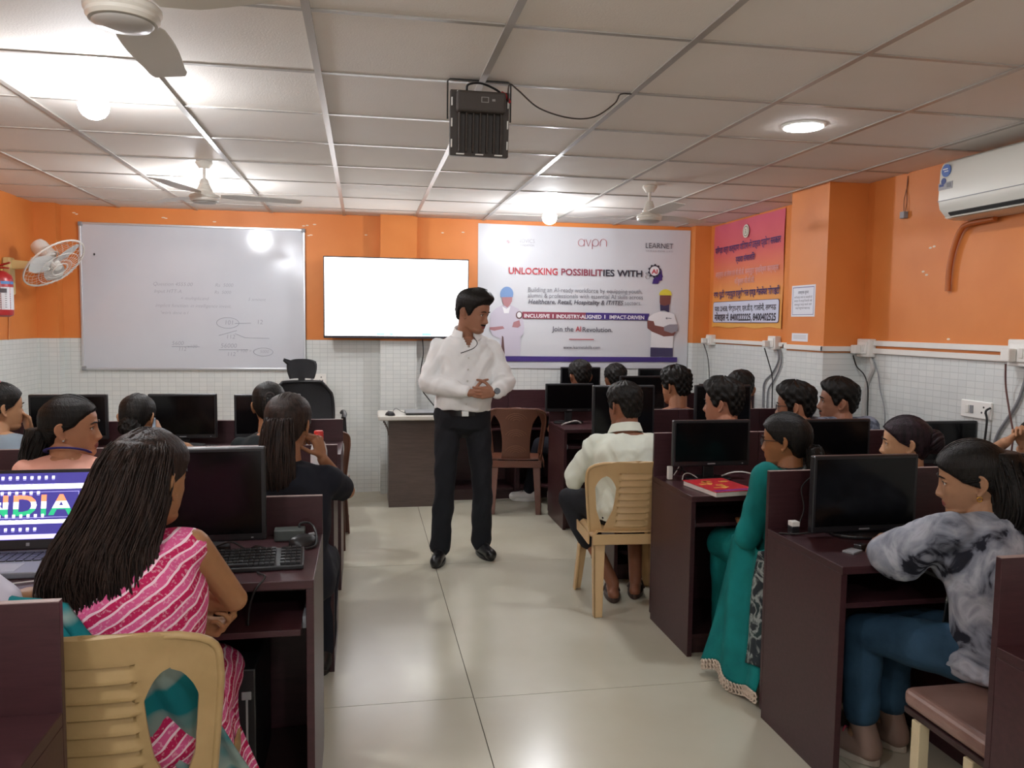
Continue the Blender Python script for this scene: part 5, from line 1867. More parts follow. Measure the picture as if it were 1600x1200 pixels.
def person(label, loc, rotz, J, look=(0, 0, 0), skin='#9a6a4c', fem=False, hs=None, wk=1.0, voxh=0.0045, voxb=0.011, voxa=0.0065, hair=None, hairm=None,
           top=None, legs=None, hands=True, hL=None, hR=None, bare_legs=False, shoes=None, glasses=None, moustache=False, belly=0.0, beard=False, extra=None, lips='#8a4a44', arms=True):
    hs = hs or (0.96 if fem else 1.03)
    H = Matrix.Translation(J['head']) @ Matrix.Rotation(math.radians(look[0]), 4, 'Z') @ Matrix.Rotation(math.radians(look[1]), 4, 'X') @ Matrix.Rotation(math.radians(look[2]), 4, 'Y') @ Matrix.Scale(hs, 4)
    V = {k: Vector(v) for k, v in J.items() if hasattr(v, '__len__')}
    parts = []
    # --- head, ears and neck
    g = G()
    X, Y, Z, A = head_grid(fem)
    grid_to_g(g, X, Y, Z, H)
    for s in (-1, 1):
        e0 = Vector((s * .0735, -.012, -.008))
        hel = [e0 + Vector((s * .001, .010, -.024)), e0 + Vector((s * .004, .006, -.030)), e0 + Vector((s * .010, -.004, -.022)), e0 + Vector((s * .016, -.016, -.004)), e0 + Vector((s * .018, -.019, .012)),
               e0 + Vector((s * .015, -.012, .026)), e0 + Vector((s * .008, .0, .030)), e0 + Vector((s * .002, .008, .022))]
        g.tube([H @ p for p in bez(hel, 4)], .0048 * hs, 7)
        g.ball(H @ (e0 + Vector((s * .006, -.004, 0))), (.006 * hs, .014 * hs, .024 * hs), 10, rot=(H.to_3x3() @ Euler((0.25, s * 0.25, s * 0.35)).to_matrix()).normalized())
        g.ball(H @ (e0 + Vector((s * .004, .006, -.030))), .0062 * hs, 8)
        # eyelids
        g.tube([H @ Vector((s * x, y, z)) for x, y, z in ((.017, .0815, .001), (.024, .0855, .0062), (.031, .0860, .0078), (.039, .0825, .0058), (.045, .0765, .0005))], .0030 * hs, 6)
        g.tube([H @ Vector((s * x, y, z)) for x, y, z in ((.018, .0815, -.004), (.026, .0835, -.0072), (.034, .0825, -.0075), (.043, .0775, -.003))], .0024 * hs, 6)
    nr = .050 if fem else .060
    g.capsule(V['neck'] + Vector((0, -.01, -.03)), H @ Vector((0, -.022, -.055)), nr * 1.08, nr * .98, 18)
    vh, fh, nh = remesh(g, voxh, 4)
    parts.append((vh, fh))
    hn = len(fh)
    # --- arms and hands
    if arms:
        for s, nm in ((-1, 'L'), (1, 'R')):
            sh, el, wr = V['sh' + nm], V['el' + nm], V['wr' + nm]
            k = 0.88 if fem else 1.0
            g = G()
            g.capsule(sh, el, .046 * k, .037 * k, 14)
            g.capsule(el, wr, .038 * k, .0255 * k, 14)
            g.ball(el.lerp(wr, .28), .040 * k, 12)
            hp = hL if nm == 'L' else hR
            d = (wr - el).normalized()
            if hp is None:
                hp = dict(d=d, n=(0, 0.2, -1))
            if hands:
                dd = Vector(hp.get('d', d)).normalized()
                g.capsule(wr, wr + dd * .02, .0245 * k, .020 * k, 12)
                hand(g, wr + dd * .012, dd, hp.get('n', (0, 0, -1)), s, hp.get('curl', (.45, .5, .55, .6)), hp.get('th', .5), .93 if fem else 1.0, hp.get('spread', 0))
            va, fa, na_ = remesh(g, hp.get('vox', voxa), 3)
            parts.append((va, fa))
    # --- trunk and legs
    g = G()
    torso(g, J, fem, 0, 0, .99, wk)
    g.ball(V['pelvis'] + Vector((0, -.01, -.01)), (.150 * wk, .115, .10), 16)
    for nm in 'LR':
        g.capsule(V['neck'] + Vector((0, -.01, -.025)), V['sh' + nm], .048, .044 * (0.88 if fem else 1), 14)
        hp_, kn, an = V['hip' + nm], V['knee' + nm], V['ank' + nm]
        g.capsule(hp_, kn, .082, .055, 16)
        g.capsule(kn, an, .053, .036, 14)
        c_ = kn.lerp(an, .3)
        g.ball(c_ + Vector((0, -.012, 0)), .052, 12)
        td = V.get('toe' + nm)
        if td is None:
            sh_dir = Vector((kn.x - hp_.x, kn.y - hp_.y, 0))
            sh_dir = sh_dir.normalized() if sh_dir.length > .05 else Vector((0, 1, 0))
            td = Vector((an.x, an.y, 0.032)) + sh_dir * .15
        V['toe' + nm] = td
        heel = Vector((an.x, an.y, .040)) - (Vector((td.x, td.y, 0)) - Vector((an.x, an.y, 0))).normalized() * .035
        V['heel' + nm] = heel
        g.capsule(an, heel.lerp(td, .35) + Vector((0, 0, .02)), .036, .032, 12)
        g.capsule(heel, td, .034, .027, 12)
    vb, fb, nb = remesh(g, voxb, 5)
    parts.append((vb, fb))
    off, VV, FF = 0, [], []
    for v, f in parts:
        VV.append(v)
        FF.append(f + off)
        off += len(v)
    VV, FF = np.concatenate(VV), np.concatenate(FF)
    mi = np.zeros(len(FF), dtype=int)
    Hi = np.array(H.inverted())
    cen = vh[fh].mean(1) @ Hi[:3, :3].T + Hi[:3, 3]
    lens = (cen[:, 0] / .0225) ** 2 + ((cen[:, 2] + .0690) / .0105) ** 2
    mi[:hn][(lens < 1) & (cen[:, 1] > .082)] = 1
    body = np_obj('person', VV, FF, [skin_mat(skin), mat('lips ' + lips, lips, rough=0.4)], None, mi)
    body.location = loc
    body.rotation_euler = (0, 0, rotz)
    tag(body, label, 'person', 'people in the room')
    # --- eyes, brows
    for s in (-1, 1):
        g = G()
        ec = Vector((s * .031, .0725, 0))
        g.ball(H @ ec, .0122 * hs, 16, 0)
        gd = Vector((0, 1, -.05)).normalized()
        g.ball(H @ (ec + gd * .0072), .0062 * hs, 12, 1)
        g.build('eye', [M_EYE, M_IRIS], body, smooth=180)
        g = G()
        g.tube([H @ Vector((s * x, y, z)) for x, y, z in ((.013, .0955, .0175), (.024, .0965, .0215), (.036, .0920, .0225), (.048, .0800, .0165))], [.0022 * hs, .0032 * hs, .0030 * hs, .0012 * hs], 6)
        g.build('eyebrow', HAIR_BLACK, body, smooth=60)
        g = G()
        g.tube([H @ Vector((s * x, y, z)) for x, y, z in ((.019, .0835, .0025), (.026, .0875, .0055), (.034, .0865, .0060), (.043, .0800, .0025), (.047, .0765, .0015))], .0013 * hs, 5)
        g.build('eyelash', HAIR_BLACK, body)
    if moustache or beard:
        X, Y, Z, A = head_grid(fem)
        ax = np.abs(X)
        am = np.minimum(A, 2 * PI - A)
        m_ = np.exp(-((Z + .0575) / .0042) ** 4) * np.exp(-(ax / .026) ** 6) * (np.cos(A) > 0)
        if beard:
            m_ = np.maximum(m_, 0.75 * sstep(-.050, -.075, Z) * (1 - np.exp(-(ax / .017) ** 4 - ((Z + .069) / .012) ** 4)) * sstep(2.0, 1.7, am))
            m_ = np.maximum(m_, 0.6 * np.exp(-((am - 1.42) / .16) ** 2) * sstep(.01, -.01, Z) * sstep(-.09, -.05, Z))
        o_ = np.where(m_ > 0.03, .0045 * m_ - .0008, -.006)
        nx, ny = np.sin(A), np.cos(A)
        g = G()
        grid_to_g(g, X + nx * o_, Y + ny * o_, Z, H)
        g.build('moustache' if not beard else 'beard', HAIR_BLACK, body, smooth=180)
    # --- hair cap
    hm = hairm or HAIR_BLACK
    if hair:
        hair_cap(body, H, hair, hm, fem)
        if 'fn' in hair:
            hair['fn'](body, H, V, hm)
    if glasses:
        g = G()
        for s in (-1, 1):
            g.tube([H @ Vector((s * .033 + .021 * math.cos(2 * PI * k / 20), .098 - .1 * abs(.021 * math.cos(2 * PI * k / 20)) * (1 if s * math.cos(2 * PI * k / 20) > 0 else 0), .0165 * math.sin(2 * PI * k / 20) - .004)) for k in range(20)], .0017 * hs, 5, closed=True)
            g.tube([H @ Vector((s * .054, .096, .004)), H @ Vector((s * .074, .06, .006)), H @ Vector((s * .078, -.005, .004))], .0016 * hs, 5)
        g.tube([H @ Vector((-.012, .1, 0)), H @ Vector((0, .103, .003)), H @ Vector((.012, .1, 0))], .0016 * hs, 5)
        fr = g.build('glasses', mat('dark spectacle frame', '#221f22', rough=0.3), body, smooth=60)
        g = G()
        for s in (-1, 1):
            g.prism([(s * .033 + .0205 * math.cos(2 * PI * k / 20), .016 * math.sin(2 * PI * k / 20) - .004) for k in range(20)], .0962, .0972, 'y')
        g.xf(H)
        lm = mat('spectacle lens', '#bcd8e6', rough=0.05, alpha=0.35)
        g.build('lenses', lm, fr)
    # --- clothes
    k = 0.88 if fem else 1.0
    if top:
        g = G()
        infl = top.get('infl', .014)
        torso(g, J, fem, infl, top.get('t0', .0), top.get('t1', .965), wk, belly=belly)
        for nm in 'LR':
            sl = top.get('sleeve', 'half')
            q0, q1 = V['neck'] + Vector((0, -.012, -.040)), V['sh' + nm] + Vector((0, 0, -.006))
            if sl == 'none':
                g.capsule(q0, q0.lerp(q1, .90), .046 + infl * .8, (.046 * k) + infl * .9, 16)
            else:
                g.capsule(q0, q1, .046 + infl * .8, (.044 * k) + infl * .9, 16)
            sh, el, wr = V['sh' + nm], V['el' + nm], V['wr' + nm]
            if sl != 'none':
                e_ = sh.lerp(el, {'half': .72, 'long': 1.0, 'elbow': .95}[sl])
                g.capsule(sh, e_, .047 * k + infl * .95, (.041 * k + infl * .8) * top.get('loose', 1.0), 16)
            if sl == 'long':
                g.capsule(el, wr.lerp(el, .10), (.041 * k + infl * .8) * top.get('loose', 1.0), .030 * k + infl * .6, 16)
        if top.get('hem', True):
            P = V['pelvis']
            g.ball(P + Vector((0, -.012, .015)), (.160 * wk + infl, .125 + infl, .105), 20)
        if top.get('skirt'):
            for nm in 'LR':
                g.capsule(V['hip' + nm], V['knee' + nm], .10, .085, 16)
        for p0, p1, r0, r1 in top.get('add', ()):
            g.capsule(p0, p1, r0, r1, 16)
        v, f, n = remesh(g, top.get('vox', .009), top.get('smooth', 8))
        v = folds(v, n, top.get('amp', .0045), top.get('ff', 1.0), top.get('seed', loc[0] * 3.1))
        if top.get('vneck'):
            dp, wd_ = top['vneck']
            c4 = v[f].mean(1)
            dz = c4[:, 2] - (V['neck'].z - dp)
            cut = (dz > 0) & (c4[:, 1] > V['neck'].y + .01) & (np.abs(c4[:, 0] - V['neck'].x) < wd_ * dz / dp)
            f = f[~cut]
        to = np_obj(top.get('name', 'shirt'), v, f, top['m'], body, label=top.get('label'))
        if top.get('collar'):
            g = G()
            q = V['neck']
            hd = (Vector(J['head']) - q)
            rows = []
            cg = .075 if top.get('vneck') else .035
            for i, (r_, z_, y_) in enumerate(((nr + .014, .000, 0), (nr + .010, .034, .006), (nr + .016, .040, .006), (nr + .030, .006, -.004), (nr + .034, -.006, -.006))):
                row = []
                for j in range(33):
                    a_ = 2 * PI * (cg + (1 - 2 * cg) * j / 32)
                    dip = .024 * math.cos(a_)
                    row.append(q + Vector((r_ * math.sin(a_) * 1.02, .012 + y_ * 0 + r_ * math.cos(a_) * .95, z_ - dip - (.02 if i >= 3 else 0) * max(math.cos(a_), 0) ** 3)))
                rows.append(row)
            g.sheet(rows, .0025)
            g.build('collar', top['m'], to, smooth=60)
    if legs:
        g = G()
        r_ = legs.get('r', 1.0)
        g.ball(V['pelvis'] + Vector((0, -.012, -.012)), (.165 * wk, .130, .115), 18)
        if legs.get('waist'):
            torso(g, J, fem, .010, 0.0, legs['waist'], wk, belly=belly * .6)
        for nm in 'LR':
            g.capsule(V['hip' + nm], V['knee' + nm], .097 * r_, .072 * r_, 16)
            g.capsule(V['knee' + nm], V['ank' + nm].lerp(V['knee' + nm], legs.get('short', .02)), .072 * r_, legs.get('cuff', .056), 16)
        v, f, n = remesh(g, legs.get('vox', .010), 6)
        v = folds(v, n, legs.get('amp', .004), 1.0, loc[1])
        np_obj(legs.get('name', 'trousers'), v, f, legs['m'], body)
    if shoes:
        for nm in 'LR':
            hl, td, an = V['heel' + nm], V['toe' + nm], V['ank' + nm]
            dx = (Vector((td.x, td.y, 0)) - Vector((hl.x, hl.y, 0))).normalized()
            rt = Vector((dx.y, -dx.x, 0))
            st = shoes.get('style', 'shoe')
            def PT(u, w, z):
                q = Vector((hl.x, hl.y, 0)) + dx * u + rt * w
                return (q.x, q.y, z)
            L = (Vector((td.x, td.y, 0)) - Vector((hl.x, hl.y, 0))).length + .055
            g = G()
            out = []
            for i in range(28):
                a_ = 2 * PI * i / 28
                u = -.036 + L * (0.5 - 0.5 * math.cos(a_)) if True else 0
                wv = math.sin(a_) * (.036 + .012 * (0.5 - 0.5 * math.cos(a_)))
                out.append((u, wv))
            top_ = [PT(u, w_ * 1.04, .026) for u, w_ in out]
            bot = [PT(u, w_ * 1.04, .002) for u, w_ in out]
            g.rings([bot, top_])
            if st == 'shoe':
                g2 = G()
                g2.capsule(PT(.0, 0, .050), PT(L - .050, 0, .040), .042, .037, 16)
                g2.capsule(PT(.0, 0, .055), tuple(an + Vector((0, 0, .02))), .042, .043, 16)
                g2.capsule(PT(.02, 0, .075), PT(L * .55, 0, .05), .036, .032, 14)
                v, f, n = remesh(g2, .006, 4)
                v[:, 2] = np.maximum(v[:, 2], .012)
                so = np_obj('shoe', v, f, shoes['m'], body)
                g.build('sole', shoes.get('sole', shoes['m']), so, bevel=.003)
                g3 = G()
                for j in range(4):
                    u = L * (.40 + .085 * j)
                    z_ = .094 - .012 * j
                    g3.tube([PT(u, -.022, z_ - .010), PT(u + .006, 0, z_), PT(u, .022, z_ - .010)], .0028, 5)
                g3.build('laces', shoes.get('lace', shoes['m']), so)
            else:
                so = g.build('sandal', shoes['m'], body, bevel=.003)
                g4 = G()
                g4.tube([PT(L * .55, -.046, .02), PT(L * .55, -.03, .062), PT(L * .55, .03, .062), PT(L * .55, .046, .02)], .012, 8, flat=.4)
                g4.build('strap', shoes['m'], so, smooth=60)
    if extra:
        extra(body, H, V)
    return body


def hair_cap(body, H, hair, hm, fem):
    X, Y, Z, A = head_grid(fem, 70, 96, feat=False)
    am = np.minimum(A, 2 * PI - A)
    side = np.where(A < PI, 1.0, -1.0)
    zl = np.interp(am, hair.get('la', [0, .5, .85, 1.12, 1.30, 1.45, 1.62, 1.95, 2.2, 2.6, PI]), hair.get('lz', [.066, .064, .052, .030, -.012, -.018, .018, .016, -.030, -.062, -.066]))
    t_top, t_side, t_back = hair.get('t', (.026, .010, .014))
    up = sstep(.02, .10, Z)
    back = sstep(1.7, 2.6, am)
    th = t_top * up + (1 - up) * (t_side * (1 - back) + t_back * back)
    if 'quiff' in hair:
        th = th + hair['quiff'] * np.exp(-((am) / .8) ** 2) * sstep(.05, .085, Z) * sstep(.125, .10, Z)
    rough = hair.get('rough', .0015)
    r1 = np.random.default_rng(int(abs(H[0][3]) * 997) + 5)
    ph = r1.uniform(0, 6, 6)
    nz = np.sin(A * 34 + 5 * np.sin(Z * 60 + ph[0]) + ph[1]) * .5 + np.sin(A * 61 + 4 * np.sin(Z * 45 + ph[2])) * .35
    nz2 = np.sin(A * 9 + Z * 130 + ph[3] + 2 * np.sin(A * 5 + ph[4])) + np.sin(A * 14 - Z * 170 + ph[5])
    th = th + rough * nz + hair.get('tuft', 0) * nz2
    if hair.get('part') is not None:
        px = hair['part']
        th = th - .006 * np.exp(-((X - px) / .006) ** 2) * sstep(.03, .07, Z) * (Y > -.06)
    m = sstep(-.010, hair.get('edge', .012), Z - zl)
    o = th * m - .006 * (1 - m)
    D = np.stack([X, Y, 0.75 * (Z - .0)], -1)
    D[..., 2] = np.where(Z > 0, D[..., 2], D[..., 2] * .15)
    D /= np.linalg.norm(D, axis=-1, keepdims=True) + 1e-9
    g = G()
    grid_to_g(g, X + D[..., 0] * o, Y + D[..., 1] * o, Z + D[..., 2] * o, H)
    if hair.get('comb'):
        tie, count = hair['comb']
        cc = np.array((0, -.002, .015))
        ra = np.array((.0745 + t_side * .8, .0965 + t_back * .8, .1005 + t_top * .9))
        e = (np.array(tie) - cc) / ra
        e /= np.linalg.norm(e)
        for i in range(count):
            a0 = r1.uniform(-1.75, 1.75)
            z0 = float(np.interp(abs(a0), hair['la'], hair['lz'])) + .004
            w0, f0 = float(np.interp(z0, HZ, HW)), float(np.interp(z0, HZ, HF))
            s_ = (np.array((w0 * math.sin(a0), f0 * math.cos(a0), z0)) - cc) / ra
            s_ /= np.linalg.norm(s_)
            om = math.acos(max(-1, min(1, float(s_ @ e))))
            u1 = r1.uniform(.82, 1.0)
            pts = []
            side_lift = np.array((0, 0, .0))
            for k in range(12):
                u = u1 * k / 11
                q = (math.sin((1 - u) * om) * s_ + math.sin(u * om) * e) / max(math.sin(om), 1e-3)
                q = q + np.array((0, 0, .18)) * math.sin(PI * u) * (1 - abs(a0) / 2.4)
                q = q / np.linalg.norm(q) * (1.0 + .012 * math.sin(i * 1.7))
                pts.append(H @ Vector(cc + q * ra))
            g.tube(pts, [.0030 * (0.3 + 0.7 * math.sin(PI * (.1 + .8 * k / 11))) for k in range(12)], 4)
    return g.build('hair', hm, body, smooth=180)


def loft(g, rings, n=24, e=2.0):
    """rings: (centre, half width, half depth, side vector, front vector)"""
    out = []
    for c, w_, d_, s, f in rings:
        out.append([Vector(c) + Vector(s) * (w_ * math.copysign(abs(math.cos(2 * PI * k / n)) ** (2 / e), math.cos(2 * PI * k / n))) + Vector(f) * (d_ * math.copysign(abs(math.sin(2 * PI * k / n)) ** (2 / e), math.sin(2 * PI * k / n))) for k in range(n)])
    g.rings(out)


def strands(g, rings, count, r, seed=1, spread=1.03, wob=.004, ends=.05):
    """locks of hair following a loft from its first ring to near its last"""
    rg = np.random.default_rng(seed)
    for i in range(count):
        ph = rg.uniform(0, 2 * PI)
        dr = rg.uniform(.88, spread)
        st = rg.uniform(0, .25)
        en = rg.uniform(.85, 1.0 + ends)
        drift = rg.uniform(-.35, .35)
        p0 = rg.uniform(0, 6)
        pts = []
        m = len(rings) - 1
        for k in range(13):
            u = st + (en - st) * k / 12
            x = min(u, 1.0) * m
            j = min(int(x), m - 1)
            q = x - j
            c = Vector(rings[j][0]).lerp(Vector(rings[j + 1][0]), q)
            w_ = rings[j][1] * (1 - q) + rings[j + 1][1] * q
            d_ = rings[j][2] * (1 - q) + rings[j + 1][2] * q
            s, f = Vector(rings[j][3]), Vector(rings[j][4])
            a = ph + drift * u
            p = c + s * (w_ * dr * math.cos(a)) + f * (d_ * dr * math.sin(a))
            p += s * (wob * math.sin(u * 9 + p0)) + f * (wob * math.cos(u * 7 + p0))
            if u > 1:
                p += Vector((0, 0, -(u - 1) * .5))
            pts.append(p)
        g.tube(pts, [r * (0.35 + 0.65 * math.sin(PI * (0.12 + 0.86 * k / 12))) for k in range(13)], 4)

# ------------------------------------------------------------------ cloth
C_WHITE = mat('white shirt cotton', '#e6e7e6', rough=0.85, spec=0.2, bump=0.06, bscale=260)
C_CREAM = mat('pale cream shirt cotton', '#dbe0d2', rough=0.85, spec=0.2, bump=0.06, bscale=260)
C_BLACKT = mat('black trouser cloth', '#1a1b20', rough=0.8, spec=0.25)
C_LEATHER = mat('black shoe leather', '#141416', rough=0.28, spec=0.5)
C_DARK = mat('dark clothing', '#1c1e26', rough=0.85, spec=0.2)
C_DARKG = mat('dark green grey clothing', '#23282a', rough=0.85, spec=0.2)
C_PEACH = mat('peach cotton', '#e3aa98', rough=0.85, spec=0.2)
C_PINK = stripe_mat('pink striped cotton', '#b81f55', '#d45a8c', '#f0d3dc', (0.55, 0.15, -0.83), 0.020)
C_TEAL = mat('teal cotton', '#127a76', rough=0.85, spec=0.2, var=0.2, vscale=8, col2='#0e6763')
C_TIE = blotch_mat('tie-dye cotton', [(0.0, '#15161d'), (0.36, '#20222c'), (0.42, '#717682'), (0.50, '#8b919c'), (0.62, '#adb1bb'), (0.8, '#6b707c')], scale=9.0, detail=7, dist=1.2)
C_JEAN = mat('blue denim', '#263f54', rough=0.85, spec=0.2, var=0.25, vscale=7, col2='#33526a', bump=0.15, bscale=300)
C_GREYP = blotch_mat('grey patterned cotton', [(0.0, '#2b2e38'), (0.45, '#565c6a'), (0.6, '#868d9c')], scale=26, detail=3)
C_SCARF = blotch_mat('teal and grey scarf cloth', [(0.0, '#0f5f66'), (0.46, '#13737a'), (0.50, '#7d908b'), (0.58, '#8fa19a'), (0.62, '#14747a')], scale=3.0, detail=2, dist=0.3, stretch=(1, 1, 2.2))
C_PRINT = blotch_mat('dark printed cotton', [(0.0, '#1b1e22'), (0.48, '#2c3236'), (0.55, '#98a09c'), (0.62, '#2a3a3a')], scale=16, detail=4)
C_LACE = mat('cream crochet trim', '#c9b8a6', rough=0.9)

SX, FY, UZ = Vector((1, 0, 0)), Vector((0, 1, 0)), Vector((0, 0, 1))


def short_hair(t=(.026, .010, .013), **kw):
    d = dict(t=t)
    d.update(kw)
    return d


FEM_LA = [0, .4, .75, 1.05, 1.25, 1.45, 1.65, 1.95, 2.2, 2.6, PI]
FEM_LZ = [.062, .060, .050, .032, .012, .002, -.010, -.03, -.055, -.075, -.078]


def fem_hair(t=(.012, .008, .014), **kw):
    d = dict(t=t, la=FEM_LA, lz=FEM_LZ, edge=.010, rough=.0010, comb=((0, -.10, .01), 150))
    d.update(kw)
    return d


def ponytail(length=.34, back=.075, wd=.036, r0=.02, bandz=.03, count=70, rr=.0032, sway=0.0, seed=3, down=0.03):
    def fn(body, H, V, hm):
        R = H.to_3x3()
        a = H @ Vector((0, -.103, bandz))
        bd = (R @ Vector((0, -1, 0))).normalized()
        bd.z = 0
        bd = bd.normalized() if bd.length > .01 else Vector((0, -1, 0))
        sd = bd.cross(UZ).normalized()
        rings = []
        for k in range(9):
            u = k / 8
            out = back * math.sin(min(u * 1.6, 1.0) * PI / 2) * (1 - .35 * u)
            c = a + bd * (out * 0.8) + sd * (sway * u * u) + Vector((0, 0, -length * u ** 1.25 + down * math.sin(PI * min(u * 3, 1)) * (u < .34)))
            w_ = r0 + (wd - r0) * math.sin(PI * min(u * .9 + .05, 1)) + 0.002
            if u > .9:
                w_ *= .55
            rings.append((c, w_, w_ * .72, sd, bd))
        g = G()
        loft(g, rings)
        v, f, n = remesh(g, .008, 3)
        h = np_obj('ponytail', v, f, hm, body)
        g = G()
        strands(g, rings, count, rr, seed)
        g.build('locks', hm, h, smooth=180)
        G().tube([a + bd * .004 + R @ Vector((.021 * math.cos(2 * PI * k / 16), 0, .021 * math.sin(2 * PI * k / 16))) for k in range(16)], .007, 8, closed=True).build('hair_band', mat('hair band', '#2a2320', rough=0.7), h, smooth=60)
    return fn


def bun(pos=(0, -.112, -.005), r=.052, seed=1, swirl=3):
    def fn(body, H, V, hm):
        c = H @ Vector(pos)
        R = H.to_3x3()
        g = G()
        g.ball(c, r * .86, 18)
        for q in range(swirl * 7):
            a0 = 2 * PI * q / (swirl * 7)
            pts = []
            for k in range(12):
                a = a0 + 2.2 * k / 11
                rr = r * (0.25 + 0.75 * math.sin(PI * k / 11)) * (0.92 + 0.1 * math.sin(q * 2.3))
                pts.append(c + R @ Vector((rr * math.cos(a), -r * .75 * math.cos(PI * k / 11), rr * math.sin(a))))
            g.tube(pts, r * .16, 6)
        g.build('hair_bun', hm, body, smooth=180)
    return fn


def neck_hair(body, H, V, hm):
    pass


def world_J(o, rot, pts):
    """joints given in room coordinates turned into the person's own frame"""
    M = (Matrix.Translation(o) @ Matrix.Rotation(rot, 4, 'Z')).inverted()
    return {k: tuple(M @ Vector(v)) for k, v in pts.items()}


# ------------------------------------------------------------------ the presenter
PO, PR = (0.605, 4.965, 0), PI
J = world_J(PO, PR, dict(pelvis=(.607, 4.975, .90), neck=(.630, 4.965, 1.425), head=(.662, 4.915, 1.562), hipL=(.700, 4.97, .88), hipR=(.520, 4.97, .88),
                         kneeL=(.738, 4.965, .485), kneeR=(.495, 4.92, .475), ankL=(.748, 5.04, .085), ankR=(.468, 4.94, .085), toeL=(.785, 4.895, .032), toeR=(.430, 4.795, .032),
                         shL=(.785, 4.965, 1.342), shR=(.465, 4.985, 1.342), elL=(.865, 4.90, 1.135), elR=(.385, 4.915, 1.125), wrL=(.775, 4.715, 1.082), wrR=(.625, 4.725, 1.080)))
J['slouch'] = -0.01


def presenter_extra(body, H, V):
    # belt with buckle, watch, shirt front details
    a, mid, N, hs, ss = torso_path(J)
    g = G()
    cz = 0.945
    pts = [Vector((V['pelvis'].x + (.168) * math.cos(2 * PI * k / 40), V['pelvis'].y + .006 + .138 * math.sin(2 * PI * k / 40), cz)) for k in range(40)]
    g.tube(pts, .017, 6, flat=.35, closed=True)
    rows = [[(p.x, p.y, cz + dz) for p in pts + pts[:1]] for dz in (-.017, .017)]
    g = G().sheet(rows, .004)
    belt = g.build('belt', C_LEATHER, body, smooth=60)
    G().box((V['pelvis'].x + .0, V['pelvis'].y + .149, cz), (.045, .006, .036)).build('buckle', M_CHROME, belt, bevel=.004)
    w0 = V['wrL']
    d = (V['wrL'] - V['elL']).normalized()
    g = G()
    x = d.cross(UZ).normalized()
    y = d.cross(x)
    c = w0 - d * .004
    g.tube([c + x * (.030 * math.cos(2 * PI * k / 24)) + y * (.027 * math.sin(2 * PI * k / 24)) for k in range(24)], .010, 8, flat=.4, closed=True)
    q = Vector((-.15, .9, .35)).normalized()
    g.cyl(c + q * .026, c + q * .036, .019)
    g.build('watch', mat('black watch', '#121214', rough=0.3), body, smooth=50)
    # placket and buttons down the shirt front, thin cord of a clip microphone
    g = G()
    for k in range(6):
        t = .88 - .12 * k
        q = a * (1 - t) ** 2 + mid * 2 * t * (1 - t) + N * t * t
        g.ball(q + Vector((0.0, .155 - .05 * max(0, (t - .72)) / .16, 0)), (.006, .004, .006), 8)
    g.build('buttons', mat('shirt button', '#c9c8c0', rough=0.4), body, smooth=60)
    G().tube(bez([(-.055, .105, 1.412), (-.075, .125, 1.375), (-.05, .150, 1.345), (.0, .158, 1.325), (.03, .160, 1.315)], 6), .0026, 6).build('microphone_cord', M_CORD, body, smooth=60)


person('man presenting in white shirt and black trousers, hands clasped, standing in the aisle', PO, PR, J, look=(52, -12, 0), skin='#9a6c54', hs=1.05, wk=1.06, voxh=.0036, voxa=.0042,
       hair=short_hair((.030, .012, .016), quiff=.020, rough=.002, part=None), moustache=True, belly=.035,
       hR=dict(d=(-.93, .25, .05), n=(-.2, -.95, .0), curl=(.6, .65, .65, .65), th=1.2), hL=dict(d=(.93, .25, .02), n=(.2, -.95, 0), curl=(.65, .7, .75, .8), th=1.2),
       top=dict(m=C_WHITE, sleeve='long', infl=.020, t0=.20, t1=.965, hem=False, amp=.009, vox=.007, collar=True, vneck=(.085, .040), loose=1.12, name='shirt'),
       legs=dict(m=C_BLACKT, r=.90, cuff=.066, waist=.36, amp=.005, vox=.008), shoes=dict(m=C_LEATHER), extra=presenter_extra)


# ------------------------------------------------------------------ woman in pink stripes, nearest on the left
def long_hair(body, H, V, hm):
    rings = []
    h = Vector(J['head'])
    for dz, dy, dx, w_, d_ in ((.105, -.020, 0, .050, .055), (.085, -.045, 0, .066, .058), (.045, -.062, -.008, .076, .060), (-.01, -.075, -.016, .084, .058), (-.07, -.085, -.036, .095, .056), (-.13, -.100, -.062, .104, .056),
                               (-.18, -.110, -.068, .116, .054), (-.22, -.118, -.066, .123, .048), (-.26, -.122, -.062, .120, .040), (-.29, -.124, -.056, .100, .030), (-.315, -.124, -.05, .075, .018)):
        rings.append((h + Vector((dx - .01, dy, dz)), w_, d_, SX, FY))
    g = G()
    loft(g, rings, 28)
    v, f, n = remesh(g, .008, 4)
    v = folds(v, n, .004, 1.6, 2)
    hh = np_obj('long_hair', v, f, hm, body)
    g = G()
    strands(g, rings, 1000, .0024, 5, 1.07, .009, .16)
    g.build('locks', hm, hh, smooth=180)
    # locks combed back from the parting over the crown
    g = G()
    rg = np.random.default_rng(8)
    for i in range(150):
        s = rg.choice((-1, 1))
        y0 = rg.uniform(-.05, .075)
        pts = []
        for k in range(9):
            u = k / 8
            an = .12 + 1.55 * u
            x = s * (.004 + .083 * math.sin(an))
            zz = .128 * math.cos(an * .93) + .006
            yy = y0 - (.10 + .06 * rg.uniform(.9, 1.1)) * u ** 1.5 * (1 if y0 > 0 else .6)
            rad = math.sqrt((x / .088) ** 2 + ((yy + .005) / .112) ** 2 + (zz / .130) ** 2)
            p = Vector((x, yy + .005, zz)) / max(rad, .01) * 1.0
            pts.append(H @ p)
        g.tube(pts, .0032, 4)
    g.build('locks', hm, hh, smooth=180)


